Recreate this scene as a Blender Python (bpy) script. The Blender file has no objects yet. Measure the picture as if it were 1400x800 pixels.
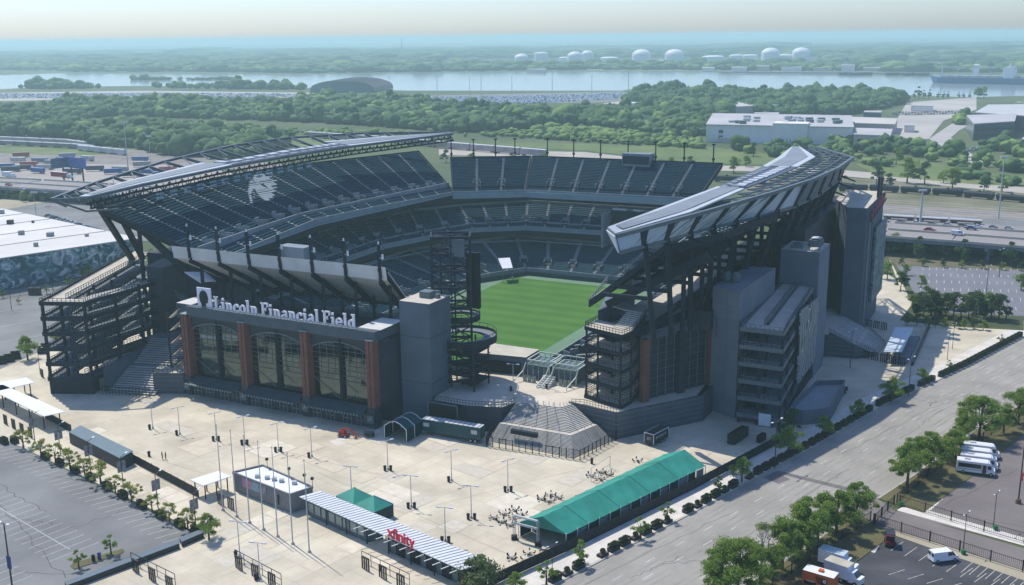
import bpy, math, random
import numpy as np
from mathutils import Vector, Matrix
R=math.radians
rnd=random.Random(7)
sc=bpy.context.scene
COL=sc.collection
# ---------------------------------------------------------------- camera model
F=1450.;CH=95.;PITCH=math.atan(351/F);ROLL=0.0105
_cp,_sp=math.cos(PITCH),math.sin(PITCH);_cr,_sr=math.cos(ROLL),math.sin(ROLL)
FWD=Vector((0,_cp,-_sp));_u0=Vector((0,_sp,_cp));_r0=Vector((1,0,0))
RIGHT=_cr*_r0-_sr*_u0;UP=_cr*_u0+_sr*_r0
def g(px,py,z=0.0):
    "point of the level z seen at photograph position px,py (survey helper)"
    d=FWD+RIGHT*((px-700)/F)+UP*((400-py)/F);t=(z-CH)/d.z
    return (d.x*t,d.y*t,z)
def proj(p):
    v=Vector(p)-Vector((0,0,CH));w_=v.dot(FWD);return (700+F*v.dot(RIGHT)/w_,400-F*v.dot(UP)/w_)
# stadium frame: u along the north front, v along the pitch
AX=(math.cos(R(-27.3)),math.sin(R(-27.3)));BX=(-AX[1],AX[0])
SC=(0.1+28*AX[0]-60*BX[0],418.9+28*AX[1]-60*BX[1])
def W(u,v,z=0.0): return (SC[0]+u*AX[0]+v*BX[0],SC[1]+u*AX[1]+v*BX[1],z)
def UV(x,y):
    dx,dy=x-SC[0],y-SC[1];return (dx*AX[0]+dy*AX[1],dx*BX[0]+dy*BX[1])
def gz(px,py,z): x,y,_=g(px,py,z);return UV(x,y)+(z,)
# ---------------------------------------------------------------- materials
MATS={}
def mat(name,col,rough=.8,var=.12,scale=.4,metal=0.,bump=0.,spec=.3,alpha=1.,detail=4.,col2=None,bscale=None,trans=0.):
    if name in MATS: return MATS[name]
    m=bpy.data.materials.new(name);m.use_nodes=True;nt=m.node_tree;b=nt.nodes['Principled BSDF']
    b.inputs['Roughness'].default_value=rough;b.inputs['Metallic'].default_value=metal
    b.inputs['Specular IOR Level'].default_value=spec;b.inputs['Alpha'].default_value=alpha
    b.inputs['Transmission Weight'].default_value=trans
    c=col if len(col)==3 else col[:3]
    if var>0 or col2:
        tc=nt.nodes.new('ShaderNodeTexCoord');n=nt.nodes.new('ShaderNodeTexNoise');r=nt.nodes.new('ShaderNodeValToRGB')
        n.inputs['Scale'].default_value=scale;n.inputs['Detail'].default_value=detail;n.inputs['Roughness'].default_value=.6
        nt.links.new(tc.outputs['Object'],n.inputs['Vector']);nt.links.new(n.outputs['Fac'],r.inputs['Fac'])
        r.color_ramp.elements[0].position=.32;r.color_ramp.elements[1].position=.68
        a=[x*(1-var) for x in c];d=[min(1,x*(1+var)) for x in c]
        if col2: d=list(col2)
        r.color_ramp.elements[0].color=(*a,1);r.color_ramp.elements[1].color=(*d,1)
        nt.links.new(r.outputs['Color'],b.inputs['Base Color'])
        if bump>0:
            n2=nt.nodes.new('ShaderNodeTexNoise');n2.inputs['Scale'].default_value=bscale or scale*4;n2.inputs['Detail'].default_value=3
            nt.links.new(tc.outputs['Object'],n2.inputs['Vector'])
            bp=nt.nodes.new('ShaderNodeBump');bp.inputs['Strength'].default_value=bump;bp.inputs['Distance'].default_value=.3
            nt.links.new(n2.outputs['Fac'],bp.inputs['Height']);nt.links.new(bp.outputs['Normal'],b.inputs['Normal'])
    else: b.inputs['Base Color'].default_value=(*c,1)
    MATS[name]=m;return m
def slab_mat(name,c1,c2,mortar,w,h,rot=0.,ms=.02,rough=.85,nvar=.18,nscale=.05,axis='z',offset=0.,bias=0.):
    "slabs, panels or bricks: brick texture in object space, rotated about z, with broad stains"
    if name in MATS: return MATS[name]
    m=bpy.data.materials.new(name);m.use_nodes=True;nt=m.node_tree;b=nt.nodes['Principled BSDF'];L=nt.links.new
    b.inputs['Roughness'].default_value=rough;b.inputs['Specular IOR Level'].default_value=.25
    tc=nt.nodes.new('ShaderNodeTexCoord');mp=nt.nodes.new('ShaderNodeMapping')
    mp.vector_type='POINT'
    if axis=='z': mp.inputs['Rotation'].default_value=(0,0,-rot)
    L(tc.outputs['Object'],mp.inputs['Vector']);vec=mp.outputs['Vector']
    if axis=='v':   # walls: x+y along, z up
        mp.inputs['Rotation'].default_value=(0,0,-rot)
        sx=nt.nodes.new('ShaderNodeSeparateXYZ');L(vec,sx.inputs[0]);ad=nt.nodes.new('ShaderNodeMath');ad.operation='ADD'
        L(sx.outputs['X'],ad.inputs[0]);L(sx.outputs['Y'],ad.inputs[1]);cx=nt.nodes.new('ShaderNodeCombineXYZ')
        L(ad.outputs[0],cx.inputs['X']);L(sx.outputs['Z'],cx.inputs['Y']);vec=cx.outputs[0]
    br=nt.nodes.new('ShaderNodeTexBrick');br.offset=offset;br.inputs['Scale'].default_value=1
    br.inputs['Brick Width'].default_value=w;br.inputs['Row Height'].default_value=h;br.inputs['Mortar Size'].default_value=ms
    br.inputs['Mortar Smooth'].default_value=.1;br.inputs['Bias'].default_value=bias
    br.inputs['Color1'].default_value=(*c1,1);br.inputs['Color2'].default_value=(*c2,1);br.inputs['Mortar'].default_value=(*mortar,1)
    L(vec,br.inputs['Vector'])
    n=nt.nodes.new('ShaderNodeTexNoise');n.inputs['Scale'].default_value=nscale;n.inputs['Detail'].default_value=6;n.inputs['Roughness'].default_value=.65
    L(tc.outputs['Object'],n.inputs['Vector'])
    mr=nt.nodes.new('ShaderNodeMapRange');mr.inputs['From Min'].default_value=.3;mr.inputs['From Max'].default_value=.7
    mr.inputs['To Min'].default_value=1-nvar;mr.inputs['To Max'].default_value=1+nvar*.5
    L(n.outputs['Fac'],mr.inputs['Value'])
    vm=nt.nodes.new('ShaderNodeVectorMath');vm.operation='SCALE';L(br.outputs['Color'],vm.inputs[0]);L(mr.outputs[0],vm.inputs['Scale'])
    L(vm.outputs[0],b.inputs['Base Color']);MATS[name]=m;return m
def stripe_mat(name,c1,c2,period,rot,rough=.9,axis='X',nvar=.15,nscale=.03,duty=.5):
    if name in MATS: return MATS[name]
    m=bpy.data.materials.new(name);m.use_nodes=True;nt=m.node_tree;b=nt.nodes['Principled BSDF'];L=nt.links.new
    b.inputs['Roughness'].default_value=rough;b.inputs['Specular IOR Level'].default_value=.2
    tc=nt.nodes.new('ShaderNodeTexCoord');mp=nt.nodes.new('ShaderNodeMapping');mp.inputs['Rotation'].default_value=(0,0,-rot)
    L(tc.outputs['Object'],mp.inputs['Vector']);sx=nt.nodes.new('ShaderNodeSeparateXYZ');L(mp.outputs[0],sx.inputs[0])
    a=nt.nodes.new('ShaderNodeMath');a.operation='DIVIDE';a.inputs[1].default_value=period;L(sx.outputs[axis],a.inputs[0])
    f=nt.nodes.new('ShaderNodeMath');f.operation='FRACT';L(a.outputs[0],f.inputs[0])
    q=nt.nodes.new('ShaderNodeMath');q.operation='LESS_THAN';q.inputs[1].default_value=duty;L(f.outputs[0],q.inputs[0])
    mx=nt.nodes.new('ShaderNodeMix');mx.data_type='RGBA';mx.inputs['A'].default_value=(*c1,1);mx.inputs['B'].default_value=(*c2,1);L(q.outputs[0],mx.inputs['Factor'])
    n=nt.nodes.new('ShaderNodeTexNoise');n.inputs['Scale'].default_value=nscale;n.inputs['Detail'].default_value=5;L(tc.outputs['Object'],n.inputs['Vector'])
    mr=nt.nodes.new('ShaderNodeMapRange');mr.inputs['From Min'].default_value=.3;mr.inputs['From Max'].default_value=.7
    mr.inputs['To Min'].default_value=1-nvar;mr.inputs['To Max'].default_value=1+nvar;L(n.outputs['Fac'],mr.inputs['Value'])
    vm=nt.nodes.new('ShaderNodeVectorMath');vm.operation='SCALE';L(mx.outputs['Result'],vm.inputs[0]);L(mr.outputs[0],vm.inputs['Scale'])
    L(vm.outputs[0],b.inputs['Base Color']);MATS[name]=m;return m
def leaf_mat(name,c1,c2,tr=.25):
    if name in MATS: return MATS[name]
    m=bpy.data.materials.new(name);m.use_nodes=True;nt=m.node_tree;L=nt.links.new;b=nt.nodes['Principled BSDF']
    out=nt.nodes['Material Output']
    b.inputs['Roughness'].default_value=.6;b.inputs['Specular IOR Level'].default_value=.25
    ge=nt.nodes.new('ShaderNodeNewGeometry');r=nt.nodes.new('ShaderNodeMix');r.data_type='RGBA'
    r.inputs['A'].default_value=(*c1,1);r.inputs['B'].default_value=(*c2,1);L(ge.outputs['Random Per Island'],r.inputs['Factor'])
    L(r.outputs['Result'],b.inputs['Base Color'])
    t=nt.nodes.new('ShaderNodeBsdfTranslucent');L(r.outputs['Result'],t.inputs['Color'])
    mx=nt.nodes.new('ShaderNodeMixShader');mx.inputs[0].default_value=tr;L(b.outputs[0],mx.inputs[1]);L(t.outputs[0],mx.inputs[2])
    L(mx.outputs[0],out.inputs['Surface']);MATS[name]=m;return m
# ---------------------------------------------------------------- mesh builder
class MB:
    def __init__(s): s.v=[];s.f=[];s.m=[]
    def poly(s,pts,mi=0):
        n=len(s.v);s.v+=[tuple(p) for p in pts];s.f.append(tuple(range(n,n+len(pts))));s.m.append(mi)
    def hexa(s,b,t,mi=0,ti=None,bi=None):
        "b,t: matching rings of n points"
        k=len(b);n=len(s.v);s.v+=[tuple(p) for p in b]+[tuple(p) for p in t]
        s.f.append(tuple(range(n+k-1,n-1,-1)));s.m.append(mi if bi is None else bi)
        s.f.append(tuple(range(n+k,n+2*k)));s.m.append(mi if ti is None else ti)
        for i in range(k):
            j=(i+1)%k;s.f.append((n+i,n+j,n+k+j,n+k+i));s.m.append(mi)
    def prism(s,pts,z0,z1,mi=0,ti=None,bi=None):
        a=sum(pts[i][0]*pts[(i+1)%len(pts)][1]-pts[(i+1)%len(pts)][0]*pts[i][1] for i in range(len(pts)))
        if a<0: pts=pts[::-1]
        s.hexa([(p[0],p[1],z0) for p in pts],[(p[0],p[1],z1) for p in pts],mi,ti,bi)
    def box(s,x0,x1,y0,y1,z0,z1,mi=0,ti=None): s.prism([(x0,y0),(x1,y0),(x1,y1),(x0,y1)],z0,z1,mi,ti)
    def ubox(s,u0,u1,v0,v1,z0,z1,mi=0,ti=None,bi=None): s.prism([W(u0,v0)[:2],W(u1,v0)[:2],W(u1,v1)[:2],W(u0,v1)[:2]],z0,z1,mi,ti,bi)
    def frame(s,p,q):
        p=Vector(p);q=Vector(q);d=(q-p)
        if d.length<1e-6: d=Vector((0,0,1e-3))
        d.normalize();a=Vector((0,0,1)) if abs(d.z)<.95 else Vector((1,0,0))
        x=d.cross(a).normalized();y=x.cross(d).normalized();return p,q,x,y
    def bar(s,p,q,w=.3,h=None,mi=0):
        h=w if h is None else h;p,q,x,y=s.frame(p,q);x=x*w/2;y=y*h/2
        s.hexa([p-x-y,p+x-y,p+x+y,p-x+y],[q-x-y,q+x-y,q+x+y,q-x+y],mi)
    def tube(s,p,q,r0,r1=None,n=6,mi=0):
        r1=r0 if r1 is None else r1;p,q,x,y=s.frame(p,q)
        A=[(math.cos(i*2*math.pi/n),math.sin(i*2*math.pi/n)) for i in range(n)]
        s.hexa([p+x*(a*r0)+y*(b*r0) for a,b in A],[q+x*(a*r1)+y*(b*r1) for a,b in A],mi)
    def wall(s,pts,z0,z1,t=.2,mi=0,closed=False):
        n=len(pts)
        for i in range(n if closed else n-1):
            a=pts[i];b=pts[(i+1)%n];s.bar((a[0],a[1],(z0+z1)/2),(b[0],b[1],(z0+z1)/2),t,z1-z0,mi)
    def rail(s,pts,h=1.1,sp=2.,r=.05,mi=0,mid=1):
        "railing along 3D points standing on them"
        for i in range(len(pts)-1):
            a=Vector(pts[i]);b=Vector(pts[i+1]);U=Vector((0,0,1))
            s.bar(a+U*h,b+U*h,r*2,r*2,mi)
            for k in range(mid): s.bar(a+U*h*(k+1)/(mid+1),b+U*h*(k+1)/(mid+1),r*1.4,r*1.4,mi)
            n=max(1,int((b-a).length/sp))
            for k in range(n+1):
                c=a.lerp(b,k/n);s.bar(c,c+U*(h+.01),r*2,r*2,mi)
    def build(s,name,mats,parent=None,o=(0,0,0),smooth=False):
        me=bpy.data.meshes.new(name)
        me.from_pydata([(x-o[0],y-o[1],z-o[2]) for x,y,z in s.v],[],s.f)
        if not isinstance(mats,(list,tuple)): mats=[mats]
        for m in mats: me.materials.append(m)
        me.polygons.foreach_set('material_index',s.m)
        if smooth: me.polygons.foreach_set('use_smooth',[True]*len(s.f))
        me.update()
        ob=bpy.data.objects.new(name,me);COL.objects.link(ob)
        if parent is not None: ob.parent=parent
        return ob
def tag(o,label=None,cat=None,group=None,kind=None):
    if label: o['label']=label
    if cat: o['category']=cat
    if group: o['group']=group
    if kind: o['kind']=kind
    return o
def thing(name,label,cat,loc=(0,0,0),rz=0,group=None):
    o=bpy.data.objects.new(name,None);COL.objects.link(o);o.location=loc;o.rotation_euler=(0,0,rz);o.empty_display_size=.2
    return tag(o,label,cat,group)
KIDS={}
def kids(o):
    return [c for c in bpy.data.objects if c.parent==o]
def tree_of(o): return [(c,tree_of(c)) for c in kids(o)]
def dup(root,loc,rz=None,label=None,group=None,scale=None,tr=None):
    r=root.copy();COL.objects.link(r);r.location=loc
    if rz is not None: r.rotation_euler=(0,0,rz)
    if scale is not None: r.scale=(scale,)*3 if not isinstance(scale,(tuple,list)) else scale
    if label: r['label']=label
    if group: r['group']=group
    if root.name not in KIDS: KIDS[root.name]=tree_of(root)
    def rec(p,lst):
        for c,sub in lst:
            d=c.copy();COL.objects.link(d);d.parent=p;rec(d,sub)
    rec(r,KIDS[root.name]);return r
def remat(root,old,new):
    "give a copy its own material (mesh copied)"
    for c in [root]+[x for x in bpy.data.objects if x.parent==root]:
        if c.type=='MESH' and old in [m for m in c.data.materials]:
            c.data=c.data.copy()
            for i,m in enumerate(c.data.materials):
                if m==old: c.data.materials[i]=new
def fast_mesh(name,V,Q,mats,mi=None,parent=None,nv=4):
    me=bpy.data.meshes.new(name);V=np.asarray(V,np.float32);n=len(Q)
    me.vertices.add(len(V));me.vertices.foreach_set('co',V.ravel())
    me.loops.add(n*nv);me.loops.foreach_set('vertex_index',np.asarray(Q,np.int32).ravel())
    me.polygons.add(n);me.polygons.foreach_set('loop_start',np.arange(n,dtype=np.int32)*nv)
    for m in (mats if isinstance(mats,(list,tuple)) else [mats]): me.materials.append(m)
    if mi is not None: me.polygons.foreach_set('material_index',np.asarray(mi,np.int32))
    me.update(calc_edges=True);me.validate()
    ob=bpy.data.objects.new(name,me);COL.objects.link(ob)
    if parent is not None: ob.parent=parent
    return ob
NR=np.random.RandomState(11)
def leaf_quads(P,N,S,jit=.6,asp=.7):
    "P centres, N outward dirs, S sizes -> verts, quads"
    n=len(P);N=N+NR.normal(0,jit,(n,3));N/=np.linalg.norm(N,axis=1)[:,None]+1e-9
    T=NR.normal(0,1,(n,3));T-=N*(T*N).sum(1)[:,None];T/=np.linalg.norm(T,axis=1)[:,None]+1e-9
    Bt=np.cross(N,T);S=np.asarray(S)[:,None]
    a=T*S*.5;b=Bt*S*.5*asp
    V=np.stack([P-a-b*.4,P-b,P+a+b*.2,P+b],1).reshape(-1,3)
    return V,np.arange(4*n).reshape(n,4)
def ball(n,c,r,lo=.55):
    d=NR.normal(0,1,(n,3));d/=np.linalg.norm(d,axis=1)[:,None];d[:,2]=np.where(d[:,2]<-.35,-d[:,2],d[:,2])
    return np.array(c)+d*np.array(r)*NR.uniform(lo,1,(n,1)),d
ORD=['','first','second','third','fourth','fifth','sixth','seventh','eighth','ninth','tenth','eleventh','twelfth','thirteenth','fourteenth','fifteenth','sixteenth','seventeenth','eighteenth','nineteenth','twentieth']
def nth(i):
    if i<=20: return ORD[i]
    t={2:'twenty',3:'thirty',4:'forty',5:'fifty'}[i//10]
    return t+'-'+ORD[i%10] if i%10 else t[:-1]+'ieth'
def fontmesh(name,text,size,ext,m,loc,rot,parent=None,o=(0,0,0),bold=0.,shear=0,sx=1.):
    cu=bpy.data.curves.new('t','FONT');cu.body=text;cu.size=size;cu.extrude=ext;cu.offset=bold;cu.shear=shear;cu.resolution_u=3
    t=bpy.data.objects.new('t',cu);COL.objects.link(t);dg=bpy.context.evaluated_depsgraph_get()
    me=bpy.data.meshes.new_from_object(t.evaluated_get(dg));bpy.data.objects.remove(t)
    me.name=name;M=Matrix.Translation(Vector(loc)-Vector(o))@rot@Matrix.Diagonal((sx,1,1,1));me.transform(M);me.materials.clear();me.materials.append(m)
    ob=bpy.data.objects.new(name,me);COL.objects.link(ob)
    if parent: ob.parent=parent
    return ob
def basis(x,y,z):
    M=Matrix.Identity(4)
    for i,a in enumerate((x,y,z)):
        for j in range(3): M[j][i]=a[j]
    return M
# ---------------------------------------------------------------- world, sun, camera, haze
SUN_AZ=129.5;SUN_EL=57.
w=bpy.data.worlds.new('World');sc.world=w;w.use_nodes=True;nt=w.node_tree
sky=nt.nodes.new('ShaderNodeTexSky');sky.sky_type='NISHITA';sky.sun_disc=False
sky.sun_elevation=R(SUN_EL);sky.sun_rotation=R(90-SUN_AZ);sky.air_density=1.0;sky.dust_density=.85;sky.ozone_density=2.0
mxs=nt.nodes.new('ShaderNodeVectorMath');mxs.operation='MULTIPLY';mxs.inputs[1].default_value=(.78,.92,1.2);nt.links.new(sky.outputs[0],mxs.inputs[0]);nt.links.new(mxs.outputs[0],nt.nodes['Background'].inputs['Color']);nt.nodes['Background'].inputs['Strength'].default_value=.12
sl=bpy.data.lights.new('sun','SUN');sl.energy=3.4;sl.angle=R(.5);sl.color=(1,.94,.84)
so=bpy.data.objects.new('sun',sl);COL.objects.link(so)
sd=Vector((math.cos(R(SUN_AZ))*math.cos(R(SUN_EL)),math.sin(R(SUN_AZ))*math.cos(R(SUN_EL)),math.sin(R(SUN_EL))))
so.rotation_euler=sd.to_track_quat('Z','Y').to_euler();so.location=(0,0,400)
cam=bpy.data.cameras.new('camera');co=bpy.data.objects.new('camera',cam);COL.objects.link(co);sc.camera=co
cam.sensor_width=36;cam.lens=F/1400*36;cam.clip_start=1;cam.clip_end=90000
M=basis(RIGHT,UP,-FWD);co.matrix_world=Matrix.Translation((0,0,CH))@M
sc.view_settings.view_transform='Standard';sc.view_settings.look='None';sc.view_settings.exposure=.38;sc.view_settings.gamma=1
sc.cycles.max_bounces=5;sc.cycles.diffuse_bounces=2;sc.cycles.glossy_bounces=2;sc.cycles.transmission_bounces=3;sc.cycles.volume_bounces=1;sc.cycles.transparent_max_bounces=6
hz=MB();hz.box(-20000,20000,-400,27000,-3,101)
hm=bpy.data.materials.new('haze_air');hm.use_nodes=True;hn=hm.node_tree;hn.nodes.remove(hn.nodes['Principled BSDF'])
pv=hn.nodes.new('ShaderNodeVolumePrincipled');pv.inputs['Color'].default_value=(.66,.93,.93,1);pv.inputs['Density'].default_value=.00018;pv.inputs['Anisotropy'].default_value=.2
hn.links.new(pv.outputs[0],hn.nodes['Material Output'].inputs['Volume'])
ho=hz.build('haze',hm);ho['kind']='stuff'
# ================================================================ ground
def G2(*p,z=0.): return [g(x,y,z)[:2] for x,y in p]
def sheet(name,pts,z,m,kind='structure',label=None):
    b=MB();a=sum(pts[i][0]*pts[(i+1)%len(pts)][1]-pts[(i+1)%len(pts)][0]*pts[i][1] for i in range(len(pts)))
    if a<0: pts=pts[::-1]
    b.poly([(p[0],p[1],z) for p in pts]);o=b.build(name,m);o['kind']=kind
    if label: o['label']=label
    return o
ROADDIR=R(45.2)
m_land=mat('land',(.07,.11,.035),.95,.3,.004,col2=(.12,.14,.06),detail=8)
m_far=mat('far_land',(.045,.075,.035),.95,.3,.0012,col2=(.08,.11,.05),detail=9)
m_grass=mat('meadow',(.10,.16,.035),.95,.25,.02,col2=(.17,.20,.07),detail=7)
m_asph=mat('asphalt',(.17,.172,.168),.9,.10,.05,col2=(.235,.238,.228),detail=12,bump=.1,bscale=3)
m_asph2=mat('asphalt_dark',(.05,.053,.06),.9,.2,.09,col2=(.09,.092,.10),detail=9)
m_asph3=mat('asphalt_brown',(.16,.14,.13),.9,.12,.07,col2=(.21,.185,.17),detail=9)
m_road=mat('road_surface',(.275,.26,.225),.9,.1,.07,col2=(.365,.345,.30),detail=12)
m_plaza=slab_mat('plaza_concrete',(.56,.50,.375),(.60,.54,.41),(.46,.41,.31),4.6,4.6,R(49.5),.045,nvar=.30,nscale=.06)
m_walk=slab_mat('walk_concrete',(.60,.57,.50),(.66,.62,.55),(.45,.42,.36),3.,3.,ROADDIR,.03,nvar=.12,nscale=.2)
m_sand=mat('sandy_ground',(.36,.31,.22),.95,.15,.05,col2=(.42,.37,.27),detail=8)
m_verge=mat('dry_verge',(.17,.13,.07),.95,.3,.3,col2=(.12,.13,.05),detail=8)
m_line=mat('paint_white',(.50,.50,.48),.7,.25,.8)
m_liney=mat('paint_yellow',(.5,.45,.25),.7,.15,.8)
m_kerb=mat('kerb_stone',(.42,.40,.36),.8,.12,.5)
m_gravel=mat('ballast',(.22,.19,.165),.95,.2,.1,col2=(.28,.25,.22),detail=9)
t=sheet('ground',[(-17000,-300),(17000,-300),(17000,3500),(-17000,3500)],-.2,m_land)
sheet('ground',[(-17000,3500.01),(17000,3500.01),(17500,19500),(-17500,18500)],-.2,m_far)
# river
wt=bpy.data.materials.new('river_water');wt.use_nodes=True;b_=wt.node_tree.nodes['Principled BSDF']
b_.inputs['Base Color'].default_value=(.26,.28,.27,1);b_.inputs['Roughness'].default_value=.12;b_.inputs['IOR'].default_value=1.33
_n=wt.node_tree.nodes.new('ShaderNodeTexNoise');_n.inputs['Scale'].default_value=.06;_b=wt.node_tree.nodes.new('ShaderNodeBump');_b.inputs['Strength'].default_value=.06;_b.inputs['Distance'].default_value=.5
_t=wt.node_tree.nodes.new('ShaderNodeTexCoord');wt.node_tree.links.new(_t.outputs['Object'],_n.inputs['Vector']);wt.node_tree.links.new(_n.outputs['Fac'],_b.inputs['Height']);wt.node_tree.links.new(_b.outputs['Normal'],b_.inputs['Normal'])
near=[(-80,124),(0,122),(60,119),(140,118),(250,117),(420,120),(560,124),(850,124),(870,121),(960,121),(1235,130),(1325,133),(1400,131),(1480,131)]
far=[(1480,104),(1400,104),(1270,101),(1100,100.5),(900,98),(700,98.5),(560,99),(400,102),(300,101.5),(180,101),(90,100),(0,103),(-80,103)]
sheet('river',G2(*near,*far,z=-.19),-.19,wt)
wt2=sheet('water',G2((-40,113),(0,109),(0,106),(-40,106),z=-.18),-.18,wt)
# plaza, walk, road
kerb=[(-52,112)]+[g(x,y)[:2] for x,y in ((762,797),(950,699),(1059,639),(1115,609),(1212,552),(1269,526),(1325,500),(1400,460))]+[(235,402),(300,470)]
def off(pl,d):
    out=[]
    for i,p in enumerate(pl):
        a=Vector(pl[max(0,i-1)]);b=Vector(pl[min(len(pl)-1,i+1)]);t=(b-a).normalized();out.append((p[0]+t.y*d,p[1]-t.x*d))
    return out
def band(name,pl,d0,d1,z,m,kind='structure'):
    return sheet(name,off(pl,d0)+off(pl,d1)[::-1],z,m,kind)
band('road',kerb,-.6,24.5,-.13,m_road)
# plaza: one raised slab (its edge is the kerb)
pz=MB()
plz=[k for k in kerb[:9]]+[g(1405,452)[:2],g(1290,446)[:2],g(1255,440)[:2],g(1240,400)[:2],g(1215,352)[:2]]
plz+=[W(125,60)[:2],W(60,110)[:2],W(-60,110)[:2],W(-110,60)[:2],g(135,384)[:2],g(-60,460)[:2],g(-60,590)[:2],g(14,604)[:2],g(278,730)[:2],g(92,802)[:2],g(40,822)[:2],(-95,150),(-75,120)]
pz.prism(plz,-.24,0);pl_=pz.build('plaza',m_plaza);pl_['kind']='structure'
band('pavement',kerb,-6.6,-.5,.004,m_walk)
wk=MB()
for i in range(len(kerb)-1):
    a=kerb[i];b=kerb[i+1];wk.bar((a[0],a[1],-.05),(b[0],b[1],-.05),.3,.16)
wk.build('kerb',m_kerb)['kind']='structure'
lotL0=g(14,604)
# worn pale and dark patches of the plaza (repairs)
for k,(p,c) in enumerate([([(450,603),(470,598),(482,603),(462,610)],0),([(1075,560),(1105,556),(1125,566),(1092,571)],1)]):
    sheet('concrete_patch',G2(*p),.008,[mat('patch_pale',(.6,.57,.5),.9,.1),mat('patch_grey',(.42,.40,.36),.9,.1)][k%2])
sheet('road_patch',G2((1057,646),(1064,643.5),(1204,677),(1198,681),z=-.13),-.127,mat('patch_tar2',(.15,.14,.135),.9,.2,.5))
_r=random.Random(3);b=MB()
def crack(p,q,w,z,n=9,amp=.5):
    p=Vector(p[:2]);q=Vector(q[:2]);t=(q-p).normalized();nn_=Vector((-t.y,t.x));pr_=p
    for k in range(1,n+1):
        c=p.lerp(q,k/n)+nn_*_r.uniform(-amp,amp);e=(c-pr_).normalized();m_=Vector((-e.y,e.x))*w/2;b.poly([(pr_.x-m_.x,pr_.y-m_.y,z),(c.x-m_.x,c.y-m_.y,z),(c.x+m_.x,c.y+m_.y,z),(pr_.x+m_.x,pr_.y+m_.y,z)]);pr_=c
for a_,c_ in (((30,740),(200,690)),((0,690),(90,790)),((60,650),(180,668)),((20,780),(160,790)),((150,770),(260,740)),((-20,650),(60,700)),((10,705),(72,716))): crack(g(*a_),g(*c_),.14,-.1055,14,.7)
for a_,c_ in (((800,798),(1000,700)),((860,790),(930,760)),((1080,690),(1160,640)),((1000,740),(1110,690)),((1150,620),(1320,535)),((900,770),(985,765)),((1230,600),(1290,560))): crack(g(*a_),g(*c_),.10,-.124,16,.5)
for a_,c_ in (((1090,770),(1300,790)),((1230,760),(1380,795)),((1290,690),(1390,640)),((1300,700),(1400,720))): crack(g(*a_),g(*c_),.10,-.100,12,.5)
b.build('surface_crack',mat('crack_tar',(.07,.07,.07),.9,.1,1))['kind']='structure'
b=MB()
for a_,c_ in (((290,760),(600,620)),((420,640),(700,760)),((120,600),(420,690)),((560,700),(800,640)),((240,580),(520,650)),((880,620),(1040,570)),((900,640),(990,600)),((300,790),(520,700))): crack(g(*a_),g(*c_),.05,.062,18,.06)
b.build('surface_crack',mat('crack_brown',(.26,.22,.17),.9,.1,1))['kind']='structure'
_tones=[mat('slab_tan',(.56,.49,.37),.9,.1,.5),mat('slab_grey',(.53,.485,.39),.9,.1,.5),mat('slab_pale',(.63,.57,.45),.9,.1,.5)]
_bb=[MB(),MB(),MB()];_ca,_sa=math.cos(R(49.5)),math.sin(R(49.5))
for k in range(90):
    x,y=g(_r.uniform(90,1000),_r.uniform(585,795))[:2];u_=round((x*_ca+y*_sa)/4.6)*4.6;v_=round((-x*_sa+y*_ca)/4.6)*4.6;w1=4.5*_r.choice((1,1,1,2));h1=4.5*_r.choice((1,1,2))
    x,y=u_*_ca-v_*_sa,u_*_sa+v_*_ca
    if g(690,793)[1]+(x-g(690,793)[0])*1.0>y-6 : continue
    if (x-lotL0[0])*0.76+(y-lotL0[1])*0.86<0 and x<-55: continue
    c4=[(u_+.05,v_+.05),(u_+w1,v_+.05),(u_+w1,v_+h1),(u_+.05,v_+h1)];_bb[k%3].poly([(a*_ca-b_2*_sa,a*_sa+b_2*_ca,.0123+.0004*k) for a,b_2 in c4])
for k in range(3): _bb[k].build('paving_repair',_tones[k])['kind']='structure'
rp=MB()
sheet('road_patch',G2((1043,653),(1060,644.5),(1080.5,655.5),(1064,661.6),z=-.13),-.126,mat('patch_tar',(.14,.13,.13),.9,.2,.5))
def dashes(d,l,gap,w,m,phase=0,z=-.125):
    b=MB();s=phase
    L=[Vector(p) for p in off(kerb,d)]
    for i in range(len(L)-1):
        a,c=L[i],L[i+1];n=(c-a).length;t=(c-a).normalized();q=Vector((-t.y,t.x))*w/2
        while s<n:
            e=min(s+l,n);A=a+t*s;B=a+t*e;b.poly([(A.x-q.x*-1,A.y-q.y*-1,z),(A.x-q.x,A.y-q.y,z),(B.x-q.x,B.y-q.y,z),(B.x+q.x,B.y+q.y,z)][::-1]);s+=l+gap
        s-=n
    b.build('road_marking',m)['kind']='structure'
for _d in (2.2,3.6,7.1,8.6,10.6,12.0,15.,16.3,18.6,20.3): band('road_wear',kerb,_d,_d+.55,-.1285,mat('wear_dark',(.26,.245,.212),.85,.12,.15,col2=(.335,.318,.28),detail=8))
dashes(6.3,3,6.2,.16,m_line);dashes(9.9,3,6.2,.16,m_line,4);dashes(13.2,400,.1,.14,m_liney);dashes(13.6,400,.1,.14,m_liney);dashes(17,3,6.2,.16,m_line,2)
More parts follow.
